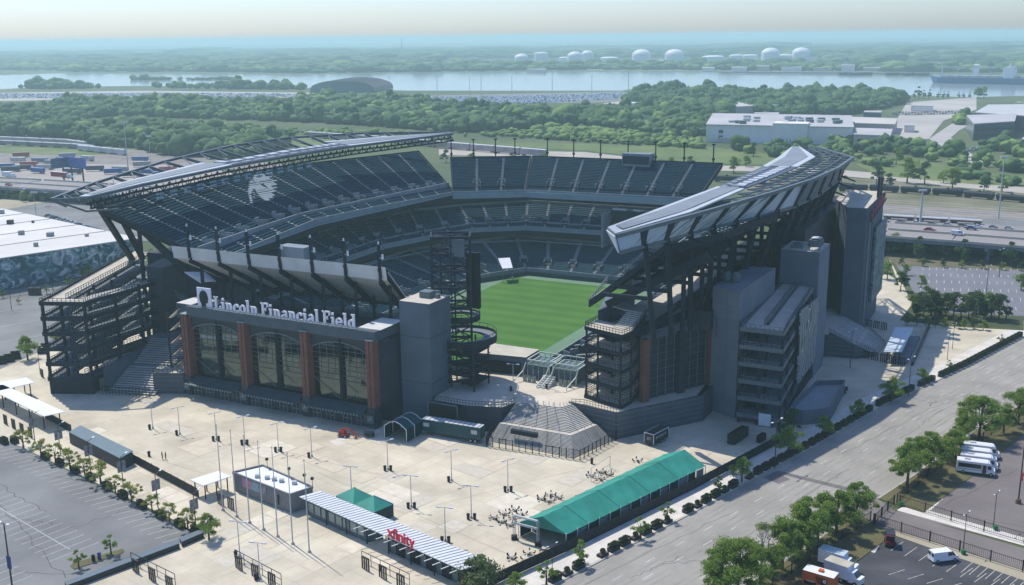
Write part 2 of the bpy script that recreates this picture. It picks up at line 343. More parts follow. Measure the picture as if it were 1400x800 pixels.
# left car park
for _y in (199,203,207.5): 
    _q=MB();_p0=g(-60,_y-4);_p1=g(330,_y+18);_q.bar((_p0[0],_p0[1],.03),(_p1[0],_p1[1],.03),.7,.04);_q.build('rail_track',mat('rail_steel',(.10,.09,.085),.6,.1))['kind']='structure'
lotL=[g(14,604)[:2],g(278,735)[:2],g(90,803)[:2],(-100,150),(-230,150),(-230,280),g(-60,570)[:2]]
sheet('car_park',lotL,-.11,m_asph)
def vline(b,p,q,w,z):
    p=Vector(p[:2]);q=Vector(q[:2]);t=(q-p).normalized();n=Vector((-t.y,t.x))*w/2
    b.poly([(p.x-n.x,p.y-n.y,z),(q.x-n.x,q.y-n.y,z),(q.x+n.x,q.y+n.y,z),(p.x+n.x,p.y+n.y,z)])
b=MB();ld=(Vector(lotL[1])-Vector(lotL[0])).normalized();ln=Vector((-ld.y,ld.x))*-1
O=Vector(lotL[0])
def lp(s,d): q=O+ld*s+ln*d;return (q.x,q.y)
ll=(Vector(lotL[1])-O).length
s=2.
while s<ll-1: vline(b,lp(s,1),lp(s-1.2,6.2),.13,-.105);s+=2.7
for d in (19,33.5,48,):
    s=-60.
    while s<ll-14+ (0 if d<30 else 4): vline(b,lp(s,d-5),lp(s,d+5),.13,-.105);s+=2.75
    vline(b,lp(-60,d),lp(ll-16,d),.16,-.105)
b.build('car_park_marking',mat('paint_worn',(.45,.46,.46),.8,.2,1))['kind']='structure'
# upper left car park and lane
sheet('car_park',G2((-80,400),(60,383),(190,372),(205,385),(80,470),(0,505),(-80,530)),.004,m_asph)
sheet('road',G2((-80,404),(0,398),(200,366),(200,378),(60,396),(-80,420)),.008,m_asph)
sheet('pavement',G2((-80,385),(0,388),(190,350),(200,356),(0,397),(-80,404)),.012,m_walk)
b=MB()
a0=Vector(g(0,442));a1=Vector(g(88,424))
for k in range(3):
    for i in range(16):
        p=Vector(g(2+i*8.5-k*6,425+k*22+(-i*1.5)));vline(b,p,p+Vector((-2.5,-4.5,0)),.15,.012)
b.build('car_park_marking',mat('paint_worn2',(.36,.37,.38),.8,.2,1))['kind']='structure'
sheet('ground',G2((0,405),(62,392),(75,420),(60,470),(0,500)),-.15,m_sand)
# behind left warehouse : yard with parked cars, grass, viaduct land
sheet('car_park',G2((-80,268),(60,275),(245,268),(250,330),(180,330),(-80,280)),.002,m_asph)
sheet('grass_bank',G2((-80,262),(0,266),(62,276),(0,288),(-80,284)),.006,m_sand)
# container yard far left
sheet('yard',G2((-80,218),(250,222),(330,240),(330,256),(-80,246)),.0,mat('yard_ground',(.36,.32,.28),.95,.15,.02,detail=8))
sheet('rail_yard',G2((-80,190),(100,197),(300,215),(420,228),(420,240),(250,226),(-80,222)),.004,m_gravel)
sheet('highway',G2((-80,246),(330,256),(330,262),(-80,252)),.01,m_asph)
# right: rails, motorway, meadow
sheet('rail_bed',G2((1000,248),(1110,240),(1240,249),(1480,268),(1480,300),(1190,283),(1000,262)),.0,mat('weedy_ballast',(.13,.14,.06),.95,.25,.03,col2=(.24,.22,.15),detail=9))
sheet('dirt_road',G2((600,212),(800,216),(960,233),(1100,236),(1250,250),(1480,272),(1480,264),(1250,241),(1110,229),(960,226),(800,208),(600,204)),.004,mat('dirt_road',(.40,.36,.30),.95,.12,.05))
sheet('rail_bed',G2((1150,276),(1480,296),(1480,309),(1150,288)),.006,m_gravel)
sheet('road',G2((1150,286),(1480,306),(1480,315),(1150,294)),.01,m_asph)
sheet('highway',G2((1100,292),(1480,313),(1480,331),(1100,309)),.002,mat('old_asphalt',(.25,.235,.22),.9,.15,.05,detail=8))
b=MB()
for y0,y1 in ((282,300),(285,303.5),(279,297.5),(276,294),(288,306.5),(273,291)):
    vline(b,g(1150,y0-4),g(1480,y1),.45,.02)
b.build('rail_track',mat('rail_pale',(.5,.47,.43),.7,.1)).update() if False else None
o=b.build('rail_track',mat('rail_pale',(.5,.47,.43),.7,.1));o['kind']='structure'
# right rear car park
sheet('car_park',G2((1225,362),(1480,372),(1480,440),(1300,428),(1255,408),(1240,385)),.006,mat('asphalt_blue',(.17,.17,.185),.9,.12,.06,detail=8))
b=MB()
for r_,(y,sl,n) in enumerate([(366,.012,26),(374,.03,26),(383,.035,26),(393,.04,26),(404,.045,24),(416,.05,20)]):
    for i in range(n):
        x=1262-r_*1+i*(9.2+r_*.55);p=Vector(g(x,y+(x-1262)*sl*.6))
        if x<1400: vline(b,p,p+Vector((-1.9,-4.6,0)),.2,.011)
b.build('car_park_marking',m_line)['kind']='structure'
sheet('flower_bed',G2((1230,438),(1255,405),(1300,428),(1400,432),(1400,452),(1290,446)),.012,mat('bed_soil',(.06,.075,.03),.95,.3,.3))
sheet('verge',G2((1205,345),(1480,358),(1480,373),(1225,363)),.01,mat('shrub_bed',(.13,.12,.07),.95,.3,.2))
# right side of the road
farpl=off(kerb,24.5)
vg=MB();fo=off(kerb,24.5);fi=off(kerb,33)
def strip(i0,t0,i1,t1,d0,d1,name,m,z0,z1):
    pass
def alongk(px,py,d=24.5):
    "distance parameter of nearest point on offset kerb"
    p=Vector(g(px,py)[:2]);L=[Vector(q) for q in off(kerb,d)];best=None;s=0
    for i in range(len(L)-1):
        e=L[i+1]-L[i];t=max(0,min(1,(p-L[i]).dot(e)/e.length_squared));q=L[i]+e*t;dd=(q-p).length
        if best is None or dd<best[0]: best=(dd,s+t*e.length)
        s+=e.length
    return best[1]
def sub(pl,s0,s1):
    L=[Vector(q) for q in pl];out=[];s=0
    for i in range(len(L)-1):
        e=L[i+1]-L[i];n=e.length
        for q in (s0,s1):
            if s<=q<s+n: out.append((q,L[i]+e*((q-s)/n)))
        if s0<s<s1: out.append((s,L[i]))
        s+=n
    out.sort(key=lambda a:a[0]);return [tuple(o[1]) for o in out]
lenk=sum((Vector(kerb[i+1])-Vector(kerb[i])).length for i in range(len(kerb)-1))
sA=alongk(1186,716);sB=alongk(1216,686)
vm_=MB()
for (s0,s1) in ((5,sA),(sB,lenk-5)):
    q=sub(kerb,s0,s1);vm_.prism(off(q,24.5)+off(q,34)[::-1],-.24,0)
vm_.build('verge',m_verge)['kind']='structure'
kb=MB()
for (s0,s1) in ((5,sA),(sB,lenk-5)):
    q=off(sub(kerb,s0,s1),24.4)
    for i in range(len(q)-1): kb.bar((q[i][0],q[i][1],-.06),(q[i+1][0],q[i+1][1],-.06),.3,.16)
kb.build('kerb',m_kerb)['kind']='structure'
# lots on the far side
q=off(kerb,34.);s_mid=(sA+sB)/2
dr=Vector(g(1400,770)[:2])-Vector(g(1195,702)[:2])
near_lot=[(0,110),g(1130,772)[:2],g(1172,741)[:2],g(1205,728)[:2],g(1420,792)[:2],(250,90)]
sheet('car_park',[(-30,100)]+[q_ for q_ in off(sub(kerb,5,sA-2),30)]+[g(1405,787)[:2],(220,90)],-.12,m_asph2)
sheet('driveway',G2((1180,668),(1216,692),(1225,699),(1480,772),(1480,802),(1205,724),(1196,716),(1162,694)),-.118,m_asph3)
sheet('car_park',[g(1222,700)[:2]]+off(sub(kerb,sB+2,lenk-5),31)+[(400,300),(300,150),g(1420,750)[:2]],-.114,m_asph3)
sheet('concrete_pad',G2((1180,723),(1207,738),(1196,756),(1150,742),z=-.11),-.106,m_walk)
sheet('concrete_pad',G2((1252,680),(1290,682),(1272,698),(1248,692),z=-.11),-.106,m_walk)
b=MB()
for i in range(9):
    x=1222+i*19;y=738+i*7.2;p=Vector(g(x+14,y));vline(b,g(x+13,y+2),g(x-4,y+14),.12,-.104)
for i in range(8):
    x=1215+i*26;vline(b,g(x,785+i*6),g(x+22,778+i*6.2),.12,-.104)
for i in range(9):
    x=1330+i*11;vline(b,g(x,768+i*3),g(x-16,782+i*3),.12,-.104)
b.build('car_park_marking',mat('paint_cream',(.5,.47,.38),.8,.2,1))['kind']='structure'
sheet('pavement',G2((1226,697),(1240,689),(1480,757),(1480,768)),-.096,m_walk)
sheet('pavement',G2((1196,722),(1212,721),(1480,803),(1480,812),(1400,793)),-.096,m_sand)
sheet('pavement',G2((1192,384),(1212,374),(1222,380),(1236,402),(1248,414),(1240,446),(1185,452),(1190,410)),.006,m_plaza)
# far grounds
sheet('meadow',G2((-80,206),(60,196),(190,200),(140,212),(60,212)),.01,m_grass)
sheet('meadow',G2((300,182),(480,190),(700,195),(960,200),(1070,212),(1070,226),(960,224),(800,206),(610,196),(480,205),(300,196)),.012,m_grass)
sheet('meadow',G2((1170,225),(1240,215),(1330,235),(1400,240),(1480,245),(1480,258),(1330,252),(1200,240)),.014,m_grass)
sheet('yard',G2((-80,130),(0,127),(200,124),(430,127),(440,134),(300,132),(100,136),(-80,140)),.016,mat('pale_yard',(.42,.39,.35),.95,.15,.01))
sheet('yard',G2((570,131),(850,125),(870,130),(850,140),(620,142)),.018,m_asph)
sheet('car_park',G2((1225,165),(1240,140),(1335,133),(1335,150),(1290,165),(1270,190),(1215,192)),.02,mat('pale_lot',(.42,.39,.35),.95,.15,.01))
sheet('path',G2((845,139),(1000,142),(1060,158),(1000,160),(880,145),(820,142)),.022,mat('pale_track',(.45,.41,.36),.95,.12,.02))
sheet('road',G2((1270,190),(1300,170),(1335,160),(1340,164),(1312,178),(1300,188),(1320,205),(1345,222),(1330,224),(1295,204)),.024,mat('pale_road',(.40,.38,.35),.9,.1,.02))
sheet('ground',G2((1350,196),(1480,204),(1480,216),(1360,208)),.022,m_sand)
sheet('yard',G2((600,96.5),(1400,99.5),(1480,100),(1480,88),(1100,85),(700,90)),.0,mat('terminal_ground',(.28,.25,.2),.95,.25,.004,col2=(.12,.15,.07)))
# ================================================================ stadium
S0=W(0,0)
ST=thing('stadium','large dark football stadium with two wing roofs, green pitch and lettered glass front','stadium',S0)
def sb(b,name,m,parent=ST,label=None,smooth=False):
    o=b.build(name,m,parent,S0,smooth)
    if label: o['label']=label
    return o
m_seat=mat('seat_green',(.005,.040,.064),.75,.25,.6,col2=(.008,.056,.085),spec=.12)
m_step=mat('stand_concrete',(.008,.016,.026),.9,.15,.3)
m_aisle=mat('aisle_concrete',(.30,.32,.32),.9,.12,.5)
m_rail=mat('parapet_grey',(.26,.29,.30),.8,.15,.3)
m_steel=mat('dark_steel',(.018,.027,.036),.65,.2,.5,metal=.0,spec=.15)
m_steel2=mat('grey_steel',(.10,.13,.14),.5,.15,.5,spec=.5)
m_black=mat('void_black',(.006,.008,.01),.6,.0)
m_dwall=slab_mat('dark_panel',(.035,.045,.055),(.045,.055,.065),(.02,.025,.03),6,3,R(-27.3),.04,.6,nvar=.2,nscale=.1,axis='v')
m_gwall=slab_mat('grey_panel',(.10,.13,.16),(.125,.155,.185),(.055,.065,.085),6,4.4,R(-27.3),.03,.7,nvar=.15,nscale=.12,axis='v')
m_band=slab_mat('banded_block',(.075,.085,.10),(.085,.095,.11),(.20,.22,.24),60,1.25,R(-27.3),.05,.8,nvar=.2,nscale=.2,axis='v')
m_brick=slab_mat('red_brick',(.17,.07,.05),(.21,.09,.065),(.14,.07,.055),.6,.25,R(-27.3),.015,.9,nvar=.2,nscale=.4,axis='v',offset=.5)
m_white=mat('white_metal',(.72,.74,.75),.45,.05,.2)
m_conc=mat('pale_deck',(.50,.46,.38),.9,.12,.3,detail=8)
m_shade_c=mat('shade_toned_concrete',(.17,.20,.225),.9,.12,.3)  # concrete darkened in its colour for levels that lie in shade
m_roofw=mat('roof_membrane',(.46,.49,.50),.5,.1,.08,detail=7)
m_roofg=mat('roof_grey',(.20,.23,.25),.6,.1,.1,detail=7)
m_roofd=mat('roof_dark_sheet',(.05,.06,.075),.4,.2,.2)
m_glass=mat('dark_glass',(.012,.02,.022),.05,.0,spec=.9)
# ---- pitch
sheet('playing_field',[W(u,v)[:2] for u,v in((-28,-60),(28,-60),(28,60),(-28,60))],.03,stripe_mat('pitch_grass',(.055,.145,.022),(.068,.168,.027),9.1,R(-27.3),axis='Y',nvar=.12,nscale=.08))
sheet('field_border',[W(u,v)[:2] for u,v in((-38,-70),(38,-70),(38,70),(-38,70))],.02,mat('border_turf',(.13,.22,.14),.9,.1,.1))
# ---- tiers
def lerp(a,b,t): return tuple(a[i]+(b[i]-a[i])*t for i in range(len(a)))
def plen(p): return [math.dist(p[i][:2],p[i+1][:2]) for i in range(len(p)-1)]
def sample(p,frac):
    i=min(int(frac),len(p)-2);return lerp(p[i],p[i+1],frac-i)
def tier(name,front,rear,n,aisle=11.,aw=1.05,seat=(.45,.8),parent=ST,label=None,back=True,par=True,vom=True,cross=None,ends=True):
    """one seating bank: front/rear are matched (u,v,z) polylines. rows of seats, aisles, parapet, vomitories"""
    L=plen([lerp(f,r,.5) for f,r in zip(front,rear)]);cells=[]
    for i,l in enumerate(L):
        k=max(1,round(l/aisle));w_=aw/l
        cuts=[j/k for j in range(k+1)]
        for j in range(k):
            a=cuts[j]+(w_/2);b_=cuts[j+1]-(w_/2);cells.append((i+a,i+b_,0))
            if j<k-1 or i<len(L)-1:
                cells.append((i+b_,min(i+cuts[j+1],i+1),1))
                if j<k-1: cells.append((i+cuts[j+1],i+cuts[j+1]+w_/2,1))
                else: cells.append((i+1,i+1+aw/2/L[i+1],1)) if i+1<len(L) else None
        cells.append((i,i+w_/2,1)) if i==0 else None
        if i==len(L)-1: cells.append((i+1-w_/2,i+.9999999,1))
    b=MB()
    def P(s,t,dz): 
        f=sample(front,s);r=sample(rear,s);q=lerp(f,r,t);return W(q[0],q[1],f[2]+(r[2]-f[2])*0+dz)
    for s0,s1,ais in cells:
        if s1-s0<1e-5: continue
        for r in range(n):
            t0,t1=r/n,(r+1)/n
            def Z(s,k):
                f=sample(front,s);rr=sample(rear,s);return (rr[2]-f[2])*k/n
            def pt(s,t,k,e=0): return P(s,t,Z(s,k)+e)
            gap=cross is not None and r in cross
            ea=.45 if ais else 0
            b.poly([pt(s0,t0,r-1,ea),pt(s1,t0,r-1,ea),pt(s1,t0,r,ea),pt(s0,t0,r,ea)],2 if ais else 1)
            b.poly([pt(s0,t0,r,ea),pt(s1,t0,r,ea),pt(s1,t1,r,ea),pt(s0,t1,r,ea)],2 if ais else 1)
            if not ais and not gap:
                a,c=t0+.34*(t1-t0),t0+.80*(t1-t0);h0,h1=seat
                b.poly([pt(s0,a,r),pt(s1,a,r),pt(s1,a,r,h0),pt(s0,a,r,h0)],0)
                b.poly([pt(s0,a,r,h0),pt(s1,a,r,h0),pt(s1,c,r,h1),pt(s0,c,r,h1)],0)
                b.poly([pt(s0,c,r,h1),pt(s1,c,r,h1),pt(s1,c,r),pt(s0,c,r)],0)
                b.poly([pt(s0,a,r),pt(s0,a,r,h0),pt(s0,c,r,h1),pt(s0,c,r)],0);b.poly([pt(s1,a,r),pt(s1,a,r,h0),pt(s1,c,r,h1),pt(s1,c,r)],0)
    # soffit slab following the rake
    for i in range(len(front)-1):
        f0,f1,r0,r1=front[i],front[i+1],rear[i],rear[i+1]
        d=1.1
        b.poly([W(*f0[:2],f0[2]-d),W(*r0[:2],r0[2]-d-.3),W(*r1[:2],r1[2]-d-.3),W(*f1[:2],f1[2]-d)],3)
        b.poly([W(*r0[:2],r0[2]-d-.3),W(*r0[:2],r0[2]+.7),W(*r1[:2],r1[2]+.7),W(*r1[:2],r1[2]-d-.3)],3)
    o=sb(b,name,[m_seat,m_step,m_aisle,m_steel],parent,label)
    if ends:
        for f,r in ((front[0],rear[0]),(front[-1],rear[-1])):
            e=MB()
            a=Vector(W(*f));c=Vector(W(*r));U=Vector((0,0,1))
            e.hexa([a-U*.9,c-U*.9,c+U*.8,a+U*.8],[x+ (Vector((BX[0],BX[1],0)) if False else (c-a).cross(U).normalized()*.25) for x in (a-U*.9,c-U*.9,c+U*.8,a+U*.8)],0)
            sb(e,'end_wall',m_steel,parent)
    if par:
        e=MB()
        for i in range(len(front)-1):
            a=W(*front[i]);c=W(*front[i+1]);e.bar((a[0],a[1],a[2]+.1),(c[0],c[1],c[2]+.1),.3,2.)
        sb(e,'parapet',m_rail,parent)
    if vom:
        for i in range(len(front)-1):
            k=max(1,round(L[i]/aisle))
            for j in range(k):
                s=i+(j+1)/k
                if s>=len(front)-1-1e-6: continue
                e=MB();q=sample(front,s);rr=sample(rear,s)
                t=.17;c=lerp(q,rr,t);c2=lerp(q,rr,t+3.2/max(6,math.dist(q[:2],rr[:2])))
                z=c[2]-.3;A=Vector(W(*c[:2],z));Bv=Vector(W(*c2[:2],z));ax=(Bv-A).normalized();sd_=Vector((-ax.y,ax.x,0))
                for sg in (-1,1):
                    e.bar(A+sd_*sg*1.5+Vector((0,0,1.2)),Bv+sd_*sg*1.5+Vector((0,0,1.2)),.25,2.6)
                e.bar(Bv-sd_*1.5+Vector((0,0,1.7)),Bv+sd_*1.5+Vector((0,0,1.7)),.25,3.4)
                e.hexa([A-sd_*1.35+Vector((0,0,.1)),A+sd_*1.35+Vector((0,0,.1)),Bv+sd_*1.35+Vector((0,0,.1)),Bv-sd_*1.35+Vector((0,0,.1))],
                       [A-sd_*1.35+Vector((0,0,.9)),A+sd_*1.35+Vector((0,0,.9)),Bv+sd_*1.35+Vector((0,0,1.9)),Bv-sd_*1.35+Vector((0,0,1.9))],1)
                sb(e,'stairway_opening',[m_rail,m_black],parent)
    return o
# field wall + lower bowl
fw=[(-36,-62),(-36,44),(-24,65.5),(34,65.5),(36.5,60),(36.5,-52)]
b=MB();
for i in range(len(fw)-1): b.bar(W(*fw[i],.9),W(*fw[i+1],.9),.3,1.8)
sb(b,'field_wall',mat('wall_padding',(.02,.055,.06),.6,.15,.3),label='dark green padded wall round the pitch')
lf=[(-37,-62,2),(-37,44,2),(-25,66.5,2),(34,66.5,2)]
lr=[(-64,-64,10.5),(-66,44,10.5),(-40,88,10.5),(50,88,10.5)]
tier('lower_seating',lf,lr,24,aisle=13,aw=1.5,label='lower seating bowl of dark green seats beside the pitch')
lfw=[(37,60,2),(37,-50,2)];lrw=[(64,60,10.5),(64,-66,10.5)]
tier('lower_seating',lfw,lrw,24,aisle=13,label='lower seating under the west wing roof')
# mid tier (club) east + south
mf=[(-61,-66,16.3),(-62.5,-12,16.6),(-63.5,22,16.6),(-58,42,16.6),(-49,66.5,16.6),(-31.5,79.5,16.6),(2,82,16.6)]
mr=[(-78,-64,25),(-79,-20,25),(-79.5,30,25),(-74,56,25),(-62,77,25),(-40,99,25),(2,100,25)]
tier('club_seating',mf,mr,15,aisle=10.5,label='middle tier of green seats with grey aisles',cross=(3,))
mf2=[(2,90,20.5),(46,91,20.5)];mr2=[(2,100,25),(48,101,25)]
tier('club_seating',mf2,mr2,7,aisle=11,vom=False,label='short seat bank above the dark scoreboard')
mf3=[(61,60,16.5),(63,-20,16.5),(60,-72,16.5)];mr3=[(80,62,25),(80,-20,25),(78,-78,25)]
tier('club_seating',mf3,mr3,14,aisle=11,label='middle tier under the west wing roof')
# upper tiers
uf=[(-54,-80,30.6),(-58.5,-52,31.6),(-64.5,-18,32.6),(-62,14,32.3),(-57.5,66,31.4)]
ur=[(-86,-91,45.5),(-94.5,-60,46.6),(-98,-30,47.3),(-97,20,46.8),(-88.5,88,45.3)]
UE=tier('upper_seating',uf,ur,28,aisle=11.,label='tall left upper deck of dark seats carrying the white bird head',cross=(5,))
tier('upper_seating',[(-57.5,64.2,31.5),(-32.2,80.4,31.6)],[(-67,79,44.2),(-37,96,44.4)],24,aisle=11,label='corner upper deck beyond the pitch at the left',cross=(3,))
tier('upper_seating',[(-32,80.6,31.6),(40.7,84.4,31.8)],[(-36.5,96.6,44.4),(46,99,44.6)],24,aisle=11,label='far end upper deck beyond the pitch',cross=(3,))
wf=[(57,64,31.5),(62,14,32.3),(65,-18,32.6),(64,-48,31.4),(62.8,-74,29.4)]
wr=[(88,86,45.3),(97,20,46.8),(98,-30,47.3),(92,-58,46.4),(82.5,-74.5,45.3)]
tier('upper_seating',wf,wr,28,aisle=11,label='upper deck under the right wing roof',cross=(5,))
# north bank above the lettered front
tier('upper_seating',[(-52,-72,24.),(7.5,-72,24.)],[(-57,-93,36.6),(15.5,-93,36.9)],24,aisle=11,ends=False,vom=False,label='upper bank behind the white lettering')
# fascias under the tiers (suite fronts) and dark gaps
def ribbon(name,pts,z0,z1,m,out=0,t=.4,label=None,par=ST):
    b=MB()
    for i in range(len(pts)-1):
        a=W(*pts[i][:2],0);c=W(*pts[i+1][:2],0);b.bar((a[0],a[1],(z0+z1)/2),(c[0],c[1],(z0+z1)/2),t,z1-z0)
    return sb(b,name,m,par,label)
def shift(pts,cu,cv,d):
    out=[]
    for p in pts:
        w_=Vector((cu-p[0],cv-p[1]));w_.normalize();out.append((p[0]+w_.x*d,p[1]+w_.y*d)+tuple(p[2:]))
    return out
m_fascia=mat('fascia_green',(.02,.045,.05),.5,.2,.3)
m_fasl=mat('fascia_pale',(.30,.36,.38),.6,.1,.2)
ribbon('ribbon_board',shift(uf,0,0,.3),29.0,31.2,m_black,label='dark ribbon board along the left upper deck')
ribbon('advert_strip',[(-59.9,-44),(-62.8,-27)],29.6,31.4,m_fasl,label='pale panel on the ribbon board of the left stand');ribbon('advert_strip',[(-64.2,-4),(-63.2,8)],29.6,31.4,m_fasl)
ribbon('fascia_lip',shift(uf,0,0,.5),31.2,31.6,m_fasl);ribbon('fascia_lip',shift(mf,0,0,.5),15.9,16.3,m_fasl);ribbon('fascia_lip',shift(mf,0,0,-.2),11.2,11.6,m_rail)
ribbon('walkway_wall',[lerp(f,r,.155)[:2] for f,r in zip(uf,ur)],33.2,35.6,m_rail)
ribbon('walkway_wall',[lerp(f,r,.20)[:2] for f,r in zip(mf,mr)],17.6,19.2,m_rail)
ribbon('fascia',shift([(-57.5,64.2),(-32.2,80.4),(40.7,84.4)],0,0,.3),29.6,31.9,m_fasl,label='pale grey fascia under the far upper deck')
ribbon('suite_wall',shift(mr[:-1]+[(48,101)],0,0,-.3),23,29.6,m_dwall)
ribbon('suite_rail',shift(mr[:-1]+[(48,101)],0,0,1.5),24.6,25.6,m_rail)
ribbon('ribbon_board',shift(mf,0,0,.3),14.2,15.9,m_black)
ribbon('suite_wall',shift(lr,0,0,-1),9,16,m_black)
ribbon('suite_rail',shift(lr,0,0,.8),11,12.1,m_rail)
# undercroft masses
b=MB();b.ubox(-88,-80.5,-74,60,0,30,0);b.ubox(-40,48,101.5,106,0,30,0)
b.prism([W(-88,60)[:2],W(-80.5,58)[:2],W(-64,79)[:2],W(-40,101.6)[:2],W(-42,106)[:2],W(-70,88)[:2]],0,30,0)
sb(b,'concourse_block',m_dwall,label='dark concourse wall behind the left stand')
# far pole lights on top of far upper deck
for (u,v) in [(-66,78.5),(-58,83.5),(-50,88.5),(-43,93),(-30,98),(-18,98.5),(-6,99),(6,99.5),(18,99.5),(30,99.8),(42,100)]:
    b=MB();b.tube(W(u,v,40),W(u,v,52.2),.3,.25,6);b.bar(W(u-.6,v,52.3),W(u+.6,v,52.3),1.,.5);b.bar(W(u,v,46),W(u,v,46.8),1.1,1.);sb(b,'light_pole',m_steel)
b=MB();b.ubox(5,17,95.5,101,42.5,47.8,0,1);b.ubox(5.4,16.6,95.2,95.5,43.6,46.8,2);sb(b,'press_box',[m_rail,m_roofg,m_dwall],label='grey box on top of the far upper deck')
# bird head picked out in white seats on the left upper deck
b=MB()
rows=[(0,(2.6,12.6)),(1,(2.2,8.6)),(2,(.8,12)),(3,(.6,11)),(4,(.5,13)),(5,(.4,15)),(6,(.3,13.4)),(7,(.2,14.6)),(8,(.1,2.4),(3.4,12)),(9,(.1,2),(4,14.8)),(10,(0,1.7),(3,3.6),(4.6,13)),(11,(0,1.6),(5.2,14.3)),(12,(0,1.4),(2.4,3),(6,12.4)),(13,(0,1.2),(6.6,13.6)),(14,(0,.8),(7.6,12.8)),(15,(8.6,11.2))]
def sv(v,t):
    lo,hi=0.,3.999
    for _ in range(40):
        m_=(lo+hi)/2
        if lerp(sample(uf,m_),sample(ur,m_),t)[1]<v: lo=m_
        else: hi=m_
    return lo
def dk(s,t,k,e):
    f=sample(uf,s);r=sample(ur,s);q=lerp(f,r,t);return W(q[0],q[1],f[2]+(r[2]-f[2])*k/28+e)
def v_at(px,t):
    lo,hi=0.,3.99
    for _ in range(40):
        m_=(lo+hi)/2;f=sample(uf,m_);r=sample(ur,m_);q=lerp(f,r,t)
        if proj(W(q[0],q[1],q[2]))[0]<px: lo=m_
        else: hi=m_
    f=sample(uf,lo);r=sample(ur,lo);return lerp(f,r,t)[1]
tb_,tt_=13.2/28,25.5/28
vlb,vlt,vrb,vrt=v_at(346,tb_),v_at(343,tt_),v_at(381,tb_),v_at(381,tt_)
for rr in rows:
    r=25.5-rr[0]*.82;tt=(15-rr[0])/15.
    for a,c in rr[1:]:
        va=vlb+(vlt-vlb)*tt;vb_=vrb+(vrt-vrb)*tt;t0=(r+.3)/28;t1=(r+.86)/28
        s0=sv(va+(vb_-va)*a/15,t0);s1=sv(va+(vb_-va)*c/15,t0)
        b.poly([dk(s0,t0,r,.47),dk(s1,t0,r,.47),dk(s1,t1,r,.85),dk(s0,t1,r,.85)],0)
        b.poly([dk(s0,t0,r,0),dk(s1,t0,r,0),dk(s1,t0,r,.47),dk(s0,t0,r,.47)],0)
sb(b,'bird_head_emblem',mat('seat_white',(.34,.40,.43),.6,.1,.5),label='white bird head emblem made of seats')
# scoreboards
b=MB();p0=gz(792,321.5,12.5);p1=gz(880,325,12.5);
b.ubox(3,37,88.5,90.5,13.,25.3,0);sb(b,'scoreboard',mat('screen_dark',(.02,.025,.04),.35,.1,.1),label='wide dark scoreboard set into the far stand')
b=MB();b.prism([W(2.4,80)[:2],W(3.2,80)[:2],W(3.2,90)[:2],W(2.4,90)[:2]],11,24.5,0);b.ubox(2.4,38,88,88.4,11.9,12.9,0);b.ubox(4,10,88,88.4,25.4,26.2,1);b.ubox(13,16,88,88.4,25.4,26.2,1)
sb(b,'scoreboard_frame',[m_rail,m_white])
# tunnel canopy at the far corner of the pitch
b=MB();q=[gz(681,354,8.),gz(697,353,8.),gz(701,367,5.5),gz(687,368,5.5)]
b.hexa([W(p[0],p[1],p[2]) for p in q],[W(p[0],p[1],p[2]+.25) for p in q],0);
b.ubox(-32.5,-26,57.5,58,0,.5,1)
for p in q: b.tube(W(p[0],p[1],0),W(p[0],p[1],p[2]),.12,mi=1)
sb(b,'tunnel_canopy',[m_white,m_rail],label='white canopy over the tunnel at the far corner of the pitch')
# ---- wing roofs -------------------------------------------------------------
def wing(side,lead,rim,low,mem):
    "lead/rim/low: lists of (u,v,z); lead & rim matched for the lattice"
    n=len(lead)
    b=MB()
    for i in range(n-1):
        b.bar(W(*lead[i]),W(*lead[i+1]),.55,.7)
    b.bar(W(*lead[0]),W(*rim[0]),.5,.6);b.bar(W(*lead[-1]),W(*rim[-1]),.5,.6)
    for i in range(n-1): b.bar(W(*rim[i]),W(*rim[i+1]),.9,.9)
    sb(b,'roof_edge_tube',m_steel2)
    # lower chord, truss web, ribs
    b=MB();k=len(low)
    for i in range(k-1): b.bar(W(*low[i]),W(*low[i+1]),.8,.8)
    N=30
    for j in range(N+1):
        t=j/N*(n-1);l=sample(lead,min(t,n-1.0001));r_=sample(rim,min(t,n-1.0001));w_=sample(low,min(j/N*(k-1),k-1.0001))
        b.bar(W(*r_),W(*w_),.35,.35)
        t2=min((j+1)/N,1)*(n-1);r2=sample(rim,min(t2,n-1.0001));b.bar(W(*w_),W(*r2),.25,.25)
    sb(b,'roof_truss',m_steel2)
    return
lead_w=[(75.8,-94.2,52.6),(78,-70,53),(81,-27,53.4),(81.5,0,53.6),(81,22,53.5),(79,52,53.3),(74,93,52.6)]
rim_w=[(78.5,-96.,51.6),(88,-68,52.8),(98,-33,54.),(103,-8,54.6),(104.5,20,54.6),(102.5,58,53.8),(82,99,52.8)]
low_w=[(79.1,-95.1,47.8),(83.6,-78,47.8),(88.3,-57,47.8),(94.4,-38,47.8),(99.8,-17,48),(102,5,48.4),(102,35,49),(99,62,50)]
def pnl(b,pts,mi,th=.5,dz=.0):
    up=[W(p[0],p[1],p[2]+dz+th) for p in pts];dn=[W(p[0],p[1],p[2]+dz) for p in pts]
    a=sum(up[i][0]*up[(i+1)%len(up)][1]-up[(i+1)%len(up)][0]*up[i][1] for i in range(len(up)))
    if a<0: up=up[::-1];dn=dn[::-1]
    b.hexa(dn,up,mi)
def inter(lead,rim,i,t): return lerp(lead[i],rim[i],t)
